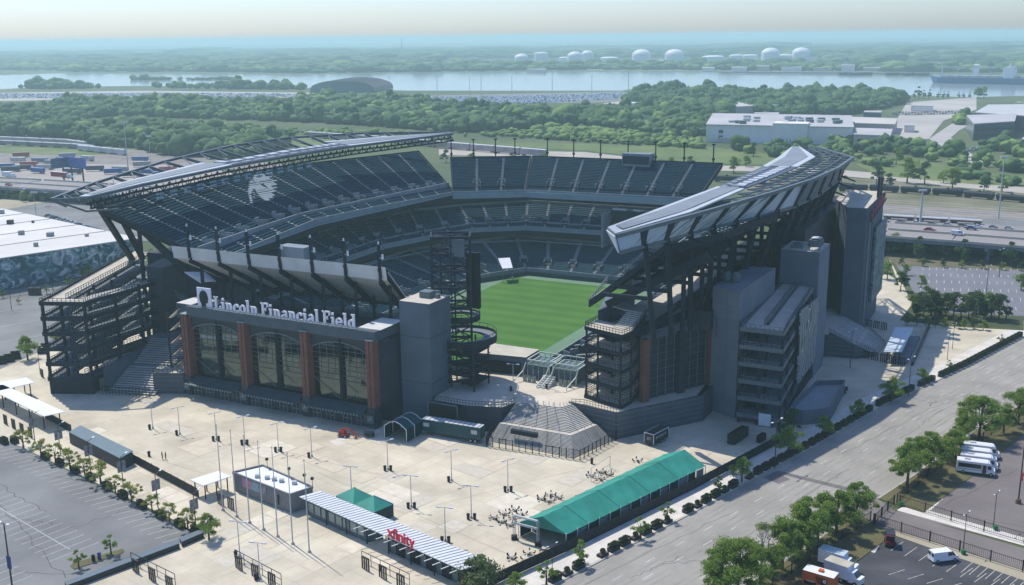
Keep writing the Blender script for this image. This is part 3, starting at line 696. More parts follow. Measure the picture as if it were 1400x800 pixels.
def wing_panels(lead,rim,fr):
    "fr[i]=fraction of the depth covered by membrane at station i"
    b=MB();n=len(lead);gv=2
    for i in range(n-1):
        a,c=lead[i],lead[i+1];d=inter(lead,rim,i+1,fr[i+1]);e=inter(lead,rim,i,fr[i])
        mid=(i in (2,3))
        if not mid:
            # white border + grey centre
            def q(s,t): 
                A=lerp(a,c,s);B=lerp(e,d,s);return lerp(A,B,t)
            pnl(b,[q(0,0),q(1,0),q(1,1),q(0,1)],0,.4,.2)
            pnl(b,[q(.0 if i else .12,.18),q(1,.18),q(1,.80),q(0 if i else .12,.80)],1,.12,.62)
        else:
            def q(s,t):
                A=lerp(a,c,s);B=lerp(lerp(a,rim[i],.48),lerp(c,rim[i+1],.48),s);return lerp(A,B,t)
            pnl(b,[q(0,0),q(1,0),q(1,1),q(0,1)],2,.3,.2)
            for k in range(6):
                s=(k+.04)/6;s2=s+.12;
                pnl(b,[q(s,.10+.02*(k%2)),q(s2,.10),q(s2,.3),q(s,.3)],1,.12,.52)
                pnl(b,[q(s,.52),q(s2,.50),q(s2,.80),q(s,.80+.03*(k%2))],0,.25,.52)
            if i==2: pnl(b,[q(.02,.45),q(.09,.45),q(.09,.97),q(.02,.97)],3,.5,.6)
    return b
fr_w=[.95,.86,.5,.48,.48,.5,.35]
sb(wing_panels(lead_w,rim_w,fr_w),'wing_roof',[m_roofw,m_roofg,m_roofd,mat('roof_seam',(.25,.27,.28),.5,.1)],label='right wing roof of white and grey membrane')
wing('w',lead_w,rim_w,low_w,None)
# open lattice on right wing
b=MB()
N=26
for j in range(int(N*.3),N+1):
    s=j/N*6*.9999;l=sample(lead_w,s);r_=sample(rim_w,s);i=int(s);f=fr_w[i]+(fr_w[i+1]-fr_w[i])*(s-i)
    b.bar(W(*lerp(l,r_,f)),W(*r_),.35,.35)
    s2=min(j+2,N)/N*6*.9999;r2=sample(rim_w,s2);b.bar(W(*lerp(l,r_,f)),W(*r2),.3,.3)
for f_ in (.7,.85):
    pts=[lerp(sample(lead_w,s),sample(rim_w,s),f_) for s in (1.8,2.4,3,3.6,4.2,5,5.5,5.99)]
    for i in range(len(pts)-1): b.bar(W(*pts[i]),W(*pts[i+1]),.3,.3)
sb(b,'roof_lattice',m_steel2,label='open steel lattice behind the right wing roof')
# sloping pale fascia panels with dark gussets, right wing
b=MB();c=MB();NS=14
m_fp=mat('fascia_blue_grey',(.42,.50,.54),.35,.08,.15)
def lowrim(t):
    s=t*5.0;return sample(rim_w,min(s,5.999))
for j in range(NS):
    t0,t1=j/NS,(j+1)/NS
    a=lowrim(t0);d=lowrim(t1);e=sample(low_w,t1*6.999);f=sample(low_w,t0*6.999)
    P_=[W(*f),W(*e),W(*d),W(*a)];nrm=(Vector(P_[1])-Vector(P_[0])).cross(Vector(P_[3])-Vector(P_[0])).normalized()*.15
    b.hexa([Vector(x) for x in P_],[Vector(x)+nrm for x in P_],0 if j<8 else 1)
    if j>0:
        c=MB();A=Vector(W(*a));Fv=Vector(W(*f));tv=(Vector(W(*d))-A).normalized();N_=nrm.normalized()*.4
        c.hexa([A-tv*2.6,A+tv*.3,Fv+tv*.6,Fv-tv*.6],[A-tv*2.6+N_,A+tv*.3+N_,Fv+tv*.6+N_,Fv-tv*.6+N_],0);sb(c,'gusset_plate',m_steel)
sb(b,'roof_fascia',[m_fp,mat('fascia_dull',(.10,.13,.14),.5,.15,.2)],label='pale blue sloping fascia of the right wing roof')
# end plate at near tip
b=MB();b.hexa([W(*lead_w[0]),W(*rim_w[0]),W(*low_w[0])],[W(x[0]-.1,x[1]-.8,x[2]) for x in (lead_w[0],rim_w[0],low_w[0])],0);sb(b,'roof_tip_plate',m_white)
# masts / tilted columns carrying the right wing, each a part
for j in range(13):
    t=.08+j*.072;lo=sample(low_w,t*6.999);b=MB()
    base=(83+min(j,6)*1.2,lo[1]+4,20)
    Q=Vector(W(*lo));Bv=Vector(W(base[0],base[1],21.9))
    b.bar(Bv,Q,1.5,1.1);b.bar(Q,Q+(Q-Bv).normalized()*0.6,1.,1.)
    out=Vector(W(lo[0]+5,lo[1]-1.5,lo[2]-2.5));b.tube(Vector(W(lo[0]-2,lo[1],lo[2]-.5)),out,.3,.25,6)
    b.bar(Bv.lerp(Q,.5),Vector(W(70,lo[1]+3,34.5)),.7,.9)
    sb(b,'raker_column',m_steel)
# left wing
lead_e=[(-74.5,-106.,52.4),(-77,-84,53),(-81,-40,53.6),(-82,0,53.7),(-82,28,53.5),(-79,62,53.2),(-76,97,52.9)]
rim_e=[(-82,-112,52.4),(-92,-88,53.4),(-104,-48,55),(-109,-8,56.4),(-108,24,56.6),(-99,62,55.4),(-80.5,100,53.3)]
low_e=[(-80,-102.5,47.8),(-84,-80,47.8),(-92,-50,48),(-98,-8,48.5),(-98,30,48.5),(-93,60,48.2),(-84,92,48)]
b=wing_panels(lead_e,lerp and [lerp(l,r_,.62) for l,r_ in zip(lead_e,rim_e)],[.4,.7,.72,.7,.7,.62,.35])
sb(b,'wing_roof',[m_roofw,m_roofg,m_roofd,m_roofw],label='left wing roof seen edge on above the left upper deck')
b=MB()
for i in range(6): b.bar(W(*lead_e[i]),W(*lead_e[i+1]),.6,.8);b.bar(W(*rim_e[i]),W(*rim_e[i+1]),.8,.8)
b.bar(W(*lead_e[0]),W(*rim_e[0]),.5,.5);b.bar(W(*lead_e[-1]),W(*rim_e[-1]),.5,.6);b.bar(W(*rim_e[0]),W(*low_e[0]),.5,.5);b.bar(W(*low_e[0]),W(-78,-92,47),.5,.5)
sb(b,'roof_edge_tube',m_steel2)
b=MB();N=24
for j in range(N+1):
    s=min(j/N*6,5.9999);l=sample(lead_e,s);r_=sample(rim_e,s);m_=lerp(l,r_,.6)
    b.bar(W(m_[0],m_[1],m_[2]-2),W(*r_),.7,.9)
    s2=min((j+1)/N*6,5.9999);r2=sample(rim_e,s2);b.bar(W(*m_),W(*r2),.28,.28)
sb(b,'roof_strut',m_steel2,label='row of raking struts behind the left wing roof')
# catwalk truss with floodlights under leading edge, left
AV2=Vector((-AX[0],-AX[1],0))*1.2
b=MB();N=90
for j in range(N):
    s=j/N*6;s2=(j+1)/N*6*.99999;a=sample(lead_e,s);c=sample(lead_e,s2)
    A=Vector(W(a[0]+.5,a[1],a[2]-.5));Bv=Vector(W(c[0]+.5,c[1],c[2]-.5));U=Vector((0,0,-2.4))
    b.bar(A+U,Bv+U,.5,.5);b.bar(A+U*.5+AV2,Bv+U*.5+AV2,.8,.5)
    b.bar(A if j%2 else A+U,Bv+U if j%2 else Bv,.22,.22);b.bar(A,A+U,.2,.2)
sb(b,'catwalk_truss',m_steel)
for j in range(14):
    s=1.15+j*.145;a=sample(lead_e,s);b=MB();c=Vector(W(a[0]+.8,a[1],a[2]-3.8))
    for k in (-1,0,1):
        q=c+Vector((BX[0],BX[1],0))*k*.9;b.bar(q,q+Vector((0,0,.7)),.75,.75,1)
        b.bar(q+Vector((0,0,-1.3)),q+Vector((0,0,-.7)),.75,.75,1)
    b.bar(c+Vector((0,0,-1.6)),c+Vector((0,0,1.6)),.15,.15,0)
    sb(b,'floodlight_bank',[m_steel,mat('lamp_glass',(.35,.42,.46),.3,.1,1)])
# tilted masts near end left wing
for k,(u0,v0,z0,u1,v1,z1) in enumerate([(-86,-93,48,-92.,-76,27),(-85,-86,44,-91,-73,27.5),(-92,-50,45,-97,-40,26)]):
    b=MB();b.bar(W(u0,v0,z0),W(u1,v1,z1),1.5,1.3);b.bar(W(u0,v0,z0-1),W(u0+7,v0+11,47),.5,.5);sb(b,'raker_column',m_steel)
# seat deck supports left (visible under near end)
b=MB()
for j in range(10):
    v=-80+j*16;b.bar(W(-66,v,27),W(-90,v,43.5),.8,2.2);b.bar(W(-84,v,0),W(-84,v,40),1,1)
sb(b,'raker_beam',m_steel)
b=MB()
for j in range(10):
    v=-70+j*15;b.bar(W(66,v,28.5),W(92,v,43.5),.8,2.);b.bar(W(86,v,16),W(86,v,40),1,1)
sb(b,'raker_beam',m_steel)
# ================================================================ north front, towers, ramps
def gU(px,py,u):
    d=FWD+RIGHT*((px-700)/F)+UP*((400-py)/F);o=UV(0,0);du=d.x*AX[0]+d.y*AX[1];dv=d.x*BX[0]+d.y*BX[1];t=(u-o[0])/du
    return (u,o[1]+dv*t,CH+d.z*t)
U1=Vector((0,0,1));AV=Vector((AX[0],AX[1],0));BV=Vector((BX[0],BX[1],0))
# --- lettered glass front
b=MB()
b.ubox(-44.5,20,-104,-100.2,5.6,22.2,0)      # slab behind glass
b.ubox(-44.5,20,-100.2,-84,0,21.5,0,0)
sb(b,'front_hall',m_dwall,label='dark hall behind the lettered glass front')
m_mirror=mat('window_mirror',(.095,.12,.115),.05,.0,metal=1.)
colu=[-42.3,-22.3,-2.0,18.2]
m_mull=mat('mullion_grey',(.15,.20,.21),.5,.1,.5)
for i in range(3):
    u0,u1=colu[i]+1.3,colu[i+1]-1.3;uc=(u0+u1)/2;N=16
    arch=lambda u:18.6+2.1*(1-((u-uc)/((u1-u0)/2))**2)
    b=MB();top=[(u0+(u1-u0)*k/N) for k in range(N+1)]
    for k in range(N):
        b.poly([W(top[k],-104.25,5.6),W(top[k+1],-104.25,5.6),W(top[k+1],-104.25,arch(top[k+1])),W(top[k],-104.25,arch(top[k]))])
    wn=sb(b,'arched_window',m_mirror,label=None)
    c=MB()
    for k in range(N):  # spandrel above the arch
        c.hexa([W(top[k],-104.9,arch(top[k])),W(top[k+1],-104.9,arch(top[k+1])),W(top[k+1],-104.9,22.0),W(top[k],-104.9,22.0)],[W(top[k],-104.1,arch(top[k])),W(top[k+1],-104.1,arch(top[k+1])),W(top[k+1],-104.1,22.0),W(top[k],-104.1,22.0)])
    sb(c,'spandrel_panel',m_dwall)
    c=MB()
    for k in range(N): c.bar(W(top[k],-105,arch(top[k])),W(top[k+1],-105,arch(top[k+1])),.22,.22)
    for j in range(1,8):
        u=u0+(u1-u0)*j/8
        if j!=4: c.bar(W(u,-104.45,12),W(u,-104.45,arch(u)),.09,.09)
    for z in (10.4,11.8,13.2,14.5,15.8,17.1,18.4,19.5):
        hw=(u1-u0)/2 if z<18.6 else (u1-u0)/2*math.sqrt(max(0,1-(z-18.6)/2.1))
        c.bar(W(uc-hw,-104.45,z),W(uc+hw,-104.45,z),.09,.09)
    for s in (-1,1):
        c.bar(W(uc+s*8.4,-104.5,10),W(uc+s*.8,-104.5,5.6),.11,.11);c.bar(W(uc+s*.8,-104.5,10),W(uc+s*4.6,-104.5,7.6),.1,.1)
    sb(c,'window_frame',m_mull,wn)
    c=MB();c.ubox(uc-.4,uc-.15,-105.0,-104.3,0,21.5,0);c.ubox(uc+.15,uc+.4,-105.2,-104.3,0,21.5,0);sb(c,'centre_post',m_steel,wn)
for i,u in enumerate(colu):
    b=MB();w_=1.05
    b.ubox(u-w_,u-.12,-106.6,-103.9,5.3,22.6-(0.2 if i else -.1),0);b.ubox(u+.12,u+w_,-106.6,-103.9,5.3,22.4,0);b.ubox(u-.12,u+.12,-106.35,-104,5.3,22.3,0)
    o=sb(b,'brick_column',m_brick)
    b=MB();b.ubox(u-w_-.1,u+w_+.1,-106.8,-103.8,0,5.3,0);sb(b,'column_base',m_dwall,o)
    b=MB();b.ubox(u-w_-.05,u+w_+.05,-106.7,-103.8,22.62,22.9,0);sb(b,'column_cap',m_rail,o)
# beam and roof edge
b=MB();b.ubox(-41.6,19.6,-106,-103.6,22.3,24.9,0,0);b.ubox(-47,-41.6,-104,-96,20.6,24.9,0,1);b.ubox(13,19.6,-103.6,-93,22.3,24.8,0,1)
sb(b,'roof_beam',[mat('beam_blue_grey',(.07,.095,.115),.5,.12,.3),mat('roof_light',(.55,.55,.52),.7,.1,.3)],label='deep blue grey beam carrying the lettering')
b=MB()
for k in range(61): u=-41+k; b.bar(W(u,-106.15,24.95),W(u,-106.15,25.5),.12,.12)
b.bar(W(-41.6,-106.15,25.5),W(19.6,-106.15,25.5),.14,.14);sb(b,'railing',m_rail)
# lettering: slab serif glyphs made of strokes
GL={}
def glyph(ch):
    "list of (kind,data) in units: x-height .62, cap 1.0; returns polygons, width"
    P=[];S=.17;T=.085
    def r(x0,y0,x1,y1): P.append([(x0,y0),(x1,y0),(x1,y1),(x0,y1)])
    def arc(cx,cy,rx,ry,a0,a1,th=S,n=12):
        for k in range(n):
            a=R(a0+(a1-a0)*k/n);c=R(a0+(a1-a0)*(k+1)/n);f=lambda t,e:(cx+(rx-e*(th*(.45+.55*abs(math.cos(t)))))*math.cos(t),cy+(ry-e*(th*.7))*math.sin(t))
            P.append([f(a,0),f(c,0),f(c,1),f(a,1)])
    x=.62
    if ch=='L': r(.1,0,.1+S,1);r(0,.91,.38,1);r(0,0,.62,.1);r(.52,.1,.62,.3);w_=.66
    elif ch=='F': r(.1,0,.1+S,1);r(0,0,.38,T);r(0,.9,.66,1);r(.56,.7,.66,.9);r(.1,.46,.46,.56);r(.4,.4,.46,.63);w_=.68
    elif ch=='i': r(.08,0,.08+S,x);r(0,0,.34,T);r(0,x-T,.1,x);r(.08,.76,.08+S,.93);w_=.36
    elif ch=='l': r(.08,0,.08+S,1);r(0,0,.34,T);r(0,1-T,.1,1);w_=.36
    elif ch=='n': r(.08,0,.08+S,x);r(0,0,.32,T);r(0,x-T,.1,x);arc(.33,x-.24,.25,.24,0,140);r(.58-S,0,.58,x-.22);r(.36,0,.66,T);w_=.68
    elif ch=='o': arc(.29,x/2,.29,x/2+.01,0,360,n=20);w_=.6
    elif ch=='c': arc(.29,x/2,.29,x/2+.01,45,320,n=16);r(.36,x-.22,.5,x-.1);w_=.54
    elif ch=='a': r(.36,0,.36+S*.9,x-.2);arc(.28,x-.22,.235,.22,0,150);arc(.22,.17,.22,.18,30,330);r(.36,0,.6,T);w_=.6
    elif ch=='e': arc(.29,x/2,.29,x/2+.01,0,320,n=18);r(.1,x/2-.03,.56,x/2+.05);w_=.6
    elif ch=='d': arc(.27,x/2,.27,x/2+.01,0,360,n=18);r(.4,0,.4+S,1);r(.3,1-T,.45,1);r(.4,0,.66,T);w_=.66
    else: w_=.22
    return P,w_
def word(b,text,size,org,ax,up,nrm,depth,gap=.035):
    x=0
    for ch in text:
        P_,w_=glyph(ch)
        for k,pl in enumerate(P_):
            a=sum(pl[i][0]*pl[(i+1)%4][1]-pl[(i+1)%4][0]*pl[i][1] for i in range(4));pl=pl if a>0 else pl[::-1]
            e=depth+k*.004
            f=[org+ax*((x+p[0])*size)+up*(p[1]*size)-nrm*e for p in pl];q=[org+ax*((x+p[0])*size)+up*(p[1]*size) for p in pl]
            b.hexa(q,f,0)
        x+=w_+gap
    return x*size
m_letter=mat('letter_white',(.80,.80,.86),.45,.05,.5)
def letters(text,u,z,size,v=-105.6):
    x=u
    for ch in text:
        if ch!=' ':
            b=MB();w_=word(b,ch,size,Vector(W(x,v,z)),AV*1.0,U1,BV,.35);sb(b,'sign_letter',m_letter);x+=w_
        else: x+=.25*size
    return x
LS=4.05
LS*=45.8/(sum((glyph(c)[1]+.035)*LS for c in 'LincolnFinancialField')+2*.25*LS)
tw=sum((glyph(c)[1]+.035)*LS for c in 'Lincoln Financial Field'.replace(' ',''))+2*.25*LS
u_end=letters('Lincoln Financial Field',-31.6,25.1,LS)
# profile emblem left of the lettering
b=MB();u0,u1,z0,z1=-37.4,-32.6,25.0,30.6;vv=-105.7
b.ubox(u0,u1,vv-.1,vv+.25,z0,z1,0)
hd=[(.30,.0),(.30,.20),(.22,.30),(.16,.45),(.16,.66),(.26,.84),(.46,.93),(.66,.88),(.78,.74),(.80,.62),(.86,.50),(.80,.46),(.81,.36),(.76,.28),(.62,.26),(.62,.14),(.72,.0)]
pts=[(u0+.25+(u1-u0-.5)*x,z0+.05+(z1-z0-.3)*y) for x,y in hd];c=MB()
c.hexa([W(p[0],vv-.12,p[1]) for p in pts],[W(p[0],vv-.3,p[1]) for p in pts],0)
em=sb(b,'profile_emblem',m_letter,label='white square sign with a dark head in profile');sb(c,'head_profile',m_black,em)
# entrance canopies and gates
for i in range(3):
    u0,u1=colu[i]+1.6,colu[i+1]-1.6;b=MB()
    b.hexa([W(u0,-109.8,3.9),W(u1,-109.8,3.9),W(u1,-104.9,4.9),W(u0,-104.9,4.9)],[W(u0,-109.8,4.15),W(u1,-109.8,4.15),W(u1,-104.9,5.2),W(u0,-104.9,5.2)],0)
    for k in range(18): u=u0+(u1-u0)*(k+.5)/18;b.bar(W(u,-109.9,4.05),W(u,-109.9,4.4),.35,.2,1)
    o=sb(b,'entrance_canopy',[mat('canopy_dark',(.05,.07,.075),.4,.2,.4),m_fasl])
    b=MB()
    for k in range(4):
        uu=u0+.4+k*4.2+(1.0 if k>1 else 0)
        for j in range(3): b.bar(W(uu+j*1.25,-106.6,0),W(uu+j*1.25,-106.6,3.3),.12,.12)
        for z in (.1,1.6,3.3): b.bar(W(uu,-106.6,z),W(uu+2.5,-106.6,z),.12,.12)
    sb(b,'gate_frame',m_rail,o)
b=MB();b.ubox(-44,19.5,-106.3,-104,0,3.9,0);sb(b,'entrance_wall',m_dwall)
for u in colu: 
    b=MB();b.ubox(u-1,u+1,-107.5,-107.32,1.6,3.6,0);o=sb(b,'wall_plaque',m_steel2);b=MB();b.tube(W(u-.6,-107.6,2.4),W(u+.6,-107.6,2.9),.1,.3);sb(b,'football_emblem',m_fasl,o)
# podium left of the front with banding and stair deck
b=MB();b.prism([W(-51.5,-110.5)[:2],W(-43.8,-107)[:2],W(-43.8,-95)[:2],W(-53,-98)[:2]],0,6,0,1);sb(b,'podium',[m_band,m_conc],label='banded podium at the left end of the front')
b=MB();b.rail([W(-51.4,-110.3,6),W(-43.9,-107,6)],1.1,1.2,.06);b.rail([W(-51.4,-110.3,6),W(-53,-98,6)],1.1,1.2,.06);sb(b,'railing',m_steel)
b=MB()
for k in range(5):
    z=6+k*3.6
    if k: b.ubox(-50,-45.2,-101,-98,z,z+.35,0)
    for s in range(8): b.bar(W(-50+s*.55,-103.5+0,z+s*.42),W(-50+s*.55+.5,-103.5,z+s*.42),1.8,.2,0)
    b.bar(W(-50,-104.4,z+1),W(-45.5,-104.4,z+4.4),.12,.12,1);b.bar(W(-50,-104.4,z+.2),W(-45.5,-104.4,z+3.6),.15,.35,1)
for (u,v) in ((-50.3,-104.6),(-45.2,-104.6),(-50.3,-98)): b.bar(W(u,v,6),W(u,v,22),.45,.45,1)
sb(b,'escape_stair',[m_conc,m_steel],label='open steel stair at the left end of the lettered front')
# north bank: underside skin, beams, posts, props, box
b=MB();f0,f1,r0,r1=(-52,-72,22.0),(7.5,-72,22.0),(-57,-93.4,34.6),(15.5,-93.4,34.9)
b.poly([W(*f0),W(*r0),W(*r1),W(*f1)]);b.poly([W(r0[0],-93.5,34.6),W(r0[0],-94.1,38.2),W(r1[0],-94.1,38.5),W(r1[0],-93.5,34.9)][::-1])
sb(b,'stand_underside',mat('underside_grey',(.70,.67,.62),.8,.1,.25,detail=7),label='pale underside of the upper bank behind the lettering')
for k,px in enumerate((271,311,352,394,438,482,527)):
    t=k/6;u=-50.5+t*64.2;uf_=-47+t*52.5;b=MB()
    b.bar(W(uf_,-72,21.4),W(u,-93.9,34.6),.85,1.5);b.bar(W(u,-93.9,35.2),W(u,-94.2,44.3),.75,.8);b.bar(W(u,-93,35.6),W(u,-94.,38),.9,1.1)
    b.bar(W(u-.2,-89.5,21),W(u-.2,-89.5,33.4),.8,.8);b.bar(W(u-2,-79,19),W(u-2,-79,26.5),.7,.7);b.bar(W(u,-89.5,27),W(uf_,-77,25.5),.35,.35)
    rc=sb(b,'raker_beam',m_steel)
    b=MB();b.tube(W(u,-94.2,44.3),W(u,-94.2,45),.3,.15,6);b.bar(W(u+1.2,-94.3,40.5),W(u+1.2,-94.3,41.8),.35,.5);b.bar(W(u+.1,-94.3,40.8),W(u+1.2,-94.3,40.8),.12,.12);sb(b,'lamp_head',m_white,rc)
b=MB()
for z in (24.5,):
    b.bar(W(-50,-79,z),W(10,-79,z),.5,.7)
for k in range(6):
    u=-50+k*10.4;b.bar(W(u,-84,30.1),W(u+8,-76,25.3),.22,.22)
b.bar(W(-56,-86.2,31.8),W(13,-86.2,31.8),.25,.3);b.bar(W(-54,-79.5,27.6),W(10,-79.5,27.6),.25,.3)
sb(b,'purlin',m_steel)
b=MB();b.ubox(-19.5,-11,-93,-89,36,41.,0,1);sb(b,'camera_box',[mat('box_grey',(.26,.30,.32),.7,.1,.3),m_roofg],label='grey box on top of the bank behind the lettering')
b=MB();
for s in (0,1.2,2.4,3.6): b.bar(W(-18+s,-92.8,34.8),W(-11+s,-80,27.2),.22,.22)
sb(b,'cable_tray',m_steel)
b=MB();b.ubox(-50,12,-98,-90,18.4,19.1,0);b.ubox(-50,12,-90,-74,14,20,1);b.ubox(-54,-44,-92,-84,20,21.,0)
sb(b,'concourse_deck',[m_conc,m_gwall])
b=MB();q=[gz(252,373,28.3),gz(280,373,27.5),gz(297,387,24.8),gz(275,388,24.8)]
b.hexa([W(*p) for p in q],[W(p[0],p[1],p[2]+.3) for p in q],0);
for p in q: b.tube(W(p[0],p[1],20),W(*p),.12,mi=1)
sb(b,'shade_sail',[m_white,m_steel],label='white shade sail between left ramp and lettering')
# --- central concrete tower with lattice scoreboard
b=MB();b.ubox(21,29.8,-96.8,-86.5,0,31,0,1);sb(b,'lift_tower',[mat('lift_tower_panel',(.095,.13,.16),.75,.12,.2),m_conc],label='plain grey lift tower right of the lettering')
b=MB()
for z in (10.2,22.): b.ubox(20.95,29.85,-96.85,-86.45,z,z+.12,0)
sb(b,'panel_joint',m_dwall)
b=MB();b.ubox(24,27,-92,-89,31,32.6,0);b.ubox(28,28.8,-91,-89.6,31,32,0);sb(b,'roof_unit',m_steel2)
b=MB();b.ubox(30.2,38.6,-99.2,-98.4,1.,6.6,0);o=sb(b,'dark_screen',m_black);b=MB()
for z in (1,6.6): b.bar(W(30.2,-99.3,z),W(38.6,-99.3,z),.3,.3)
for u in (30.2,38.6): b.bar(W(u,-99.3,1),W(u,-99.3,6.6),.3,.3)
sb(b,'screen_frame',m_steel2,o)
# lattice tower
tc_=[(20.6,-80.),(24.2,-86),(33.,-81.5),(29.3,-75)]
b=MB();lv=[6.5,12,17.,22,27,32,36.5,41,45.3]
for (u,v) in tc_: b.bar(W(u,v,6.5),W(u,v,45.3),.6,.6)
for z in lv[2:]:
    for i in range(4): b.bar(W(*tc_[i],z),W(*tc_[(i+1)%4],z),.5,.55)
    b.bar(W(*tc_[0],z),W(*tc_[2],z),.3,.3);b.bar(W(*tc_[1],z),W(*tc_[3],z),.3,.3)
for i in range(len(lv)-1):
    for j in (0,1,2,3): 
        if (i+j)%2: b.bar(W(*tc_[j],lv[i]),W(*tc_[(j+1)%4],lv[i+1]),.28,.28)
        else: b.bar(W(*tc_[j],lv[i+1]),W(*tc_[(j+1)%4],lv[i]),.28,.28)
for i in range(1,len(lv)-1):
    c_=(26.8,-80.6);b.bar(W(*tc_[i%4],lv[i]),W(*c_,lv[i+1]),.2,.2);b.bar(W(*tc_[(i+2)%4],lv[i]),W(*c_,lv[i+1]),.2,.2)
    for j in range(4): m1=lerp(tc_[j],tc_[(j+1)%4],.5);b.bar(W(*m1,lv[i]),W(*m1,lv[i+1]),.22,.22)
for uv in ((24.5,-82),(28,-81)): b.bar(W(*uv,6.5),W(*uv,41),.4,.4)
sb(b,'lattice_tower',m_steel,label='open steel lattice tower at the corner')
b=MB();b.ubox(31.2,34.8,-80.6,-79.4,26.5,41.2,0);sb(b,'video_screen',m_black,label='tall black screen on the lattice tower')
b=MB();b.ubox(28.,32.5,-83.6,-83.3,40.5,45,0);sb(b,'sign_panel',m_gwall)
def ring(name,cu,cv,r0,r1,z,h,m,lab=None,a0=0,a1=360,n=40):
    b=MB()
    for k in range(n):
        a=R(a0+(a1-a0)*k/n);c=R(a0+(a1-a0)*(k+1)/n)
        f=lambda r,t,zz:W(cu+r*math.cos(t),cv+r*math.sin(t),zz)
        b.hexa([f(r0,a,z),f(r1,a,z),f(r1,c,z),f(r0,c,z)],[f(r0,a,z+.5),f(r1,a,z+.5),f(r1,c,z+.5),f(r0,c,z+.5)],0)
        b.hexa([f(r1-.1,a,z-.6),f(r1+.1,a,z-.6),f(r1+.1,c,z-.6),f(r1-.1,c,z-.6)],[f(r1-.1,a,z+h),f(r1+.1,a,z+h),f(r1+.1,c,z+h),f(r1-.1,c,z+h)],1)
        if k%2==0:b.bar(f(r1,a,z+h),f(r1,a,z+h+.9),.1,.1,1)
        b.bar(f(r1,a,z+h+.9),f(r1,c,z+h+.9),.12,.12,1)
    o=sb(b,name,[m_shade_c,m]);
    if lab:o['label']=lab
    return o
ring('round_ramp',28.,-79.,3.8,5.4,23.3,.9,m_steel,'small upper round ramp on the lattice tower')
ring('round_ramp',29.8,-80,5.4,8.6,18.0,1.2,m_steel,'wide round ramp on the lattice tower')
b=MB()
for k in range(4):
    z=7+k*2.7;b.ubox(24,38-k*.8,-86,-83.2,z+2.4,z+2.7,0);b.ubox(33,37,-88,-79,z+1.0,z+1.3,0)
    b.bar(W(25,-88,z),W(36,-87.6,z+2.6),1.6,.3,0);b.rail([W(25,-88.8,z),W(36,-88.4,z+2.6)],1.1,1.2,.06,1)
    b.rail([W(37,-88,z+1.3),W(37,-79,z+1.3)],1.1,1.2,.06,1)
    b.bar(W(26,-80,z+.5),W(36,-83,z+2.4),.25,.25,1);b.bar(W(23,-84,z+.5),W(30,-88,z+2.6),.25,.25,1)
for (u,v) in ((37,-87.8),(37,-80),(25,-87.8),(31,-76)): b.bar(W(u,v,6.5),W(u,v,18),.45,.45,1)
sb(b,'tower_stair',[m_step,m_steel],label='tangle of dark stairs under the round ramps')
# --- raised plaza with hip stairs
m_pz2=slab_mat('plaza_upper',(.56,.50,.40),(.62,.56,.45),(.44,.39,.31),4.,4.,R(18),.04,nvar=.15,nscale=.1)
T3=[(50.2,-90.),(61.4,-88.4),(63,-85.)];L3=[(49.6,-96.3),(67.4,-96),(69.9,-88)];L2=[(49.4,-97.4),(68.2,-97.2),(71,-88.2)];D3=[(48.4,-101.5),(71.3,-102.4),(75.2,-88.2)]
b=MB();pp=[(31,-97.5),(40,-97.5),(48.6,-95),T3[0],T3[1],T3[2],(66,-84),(75.3,-86.2),(89,-66),(88,-54),(70,-52),(56,-58),(30,-66),(24,-80)]
b.prism([W(*p)[:2] for p in pp],-.1,6.5,0,1);sb(b,'upper_plaza',[m_dwall,m_pz2],label='raised pale plaza behind the grey hip stairs')
b=MB();bp=[W(u,v)[:2] for u,v in [(62.2,-84.8),(75.6,-87.0),(90.5,-66),(90.5,-56)]]
for i in range(3): b.bar((bp[i][0],bp[i][1],3.4),(bp[i+1][0],bp[i+1][1],3.4),.5,6.9)
sb(b,'banded_wall',m_band,label='dark banded podium wall under the stair tower')
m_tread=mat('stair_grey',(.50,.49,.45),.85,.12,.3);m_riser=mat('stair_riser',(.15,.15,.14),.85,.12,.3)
def hip(b,T,D,z1,z0,n):
    for k in range(n):
        za=z1-(z1-z0)*k/n;zb=z1-(z1-z0)*(k+1)/n;A=[lerp(T[i],D[i],k/n) for i in range(len(T))];B_=[lerp(T[i],D[i],(k+1)/n) for i in range(len(T))]
        for i in range(len(T)-1):
            b.poly([W(*A[i],za),W(*B_[i],za),W(*B_[i+1],za),W(*A[i+1],za)],0)
            b.poly([W(*B_[i],za),W(*B_[i],zb),W(*B_[i+1],zb),W(*B_[i+1],za)],1)
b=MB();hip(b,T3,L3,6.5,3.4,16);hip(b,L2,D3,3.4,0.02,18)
for i in range(2): b.poly([W(*L3[i],3.4),W(*L2[i],3.4),W(*L2[i+1],3.4),W(*L3[i+1],3.4)],2)
b.poly([W(*T3[0],6.5),W(*L3[0],3.4),W(*L2[0],3.4),W(*D3[0],0),W(T3[0][0],T3[0][1],0)],0)
sb(b,'hip_stairs',[m_tread,m_riser,m_conc],label='broad grey hip stairs up to the raised plaza')
b=MB()
for t in (.12,.3,.48,.66,.84):
    a=lerp(T3[0],T3[1],t);c=lerp(L3[0],L3[1],t);b.bar(W(*a,7.4),W(*c,4.3),.1,.1)
    for k in range(4): q=lerp(a,c,k/3);b.bar(W(*q,6.5-3.1*k/3),W(*q,7.4-3.1*k/3),.08,.08)
    a=lerp(L2[0],L2[1],t);c=lerp(D3[0],D3[1],t);b.bar(W(*a,4.3),W(*c,.95),.1,.1)
for k in range(9):
    t=k/8;q=lerp(T3[0],T3[1],t);b.bar(W(*q,6.5),W(*q,7.6),.12,.12)
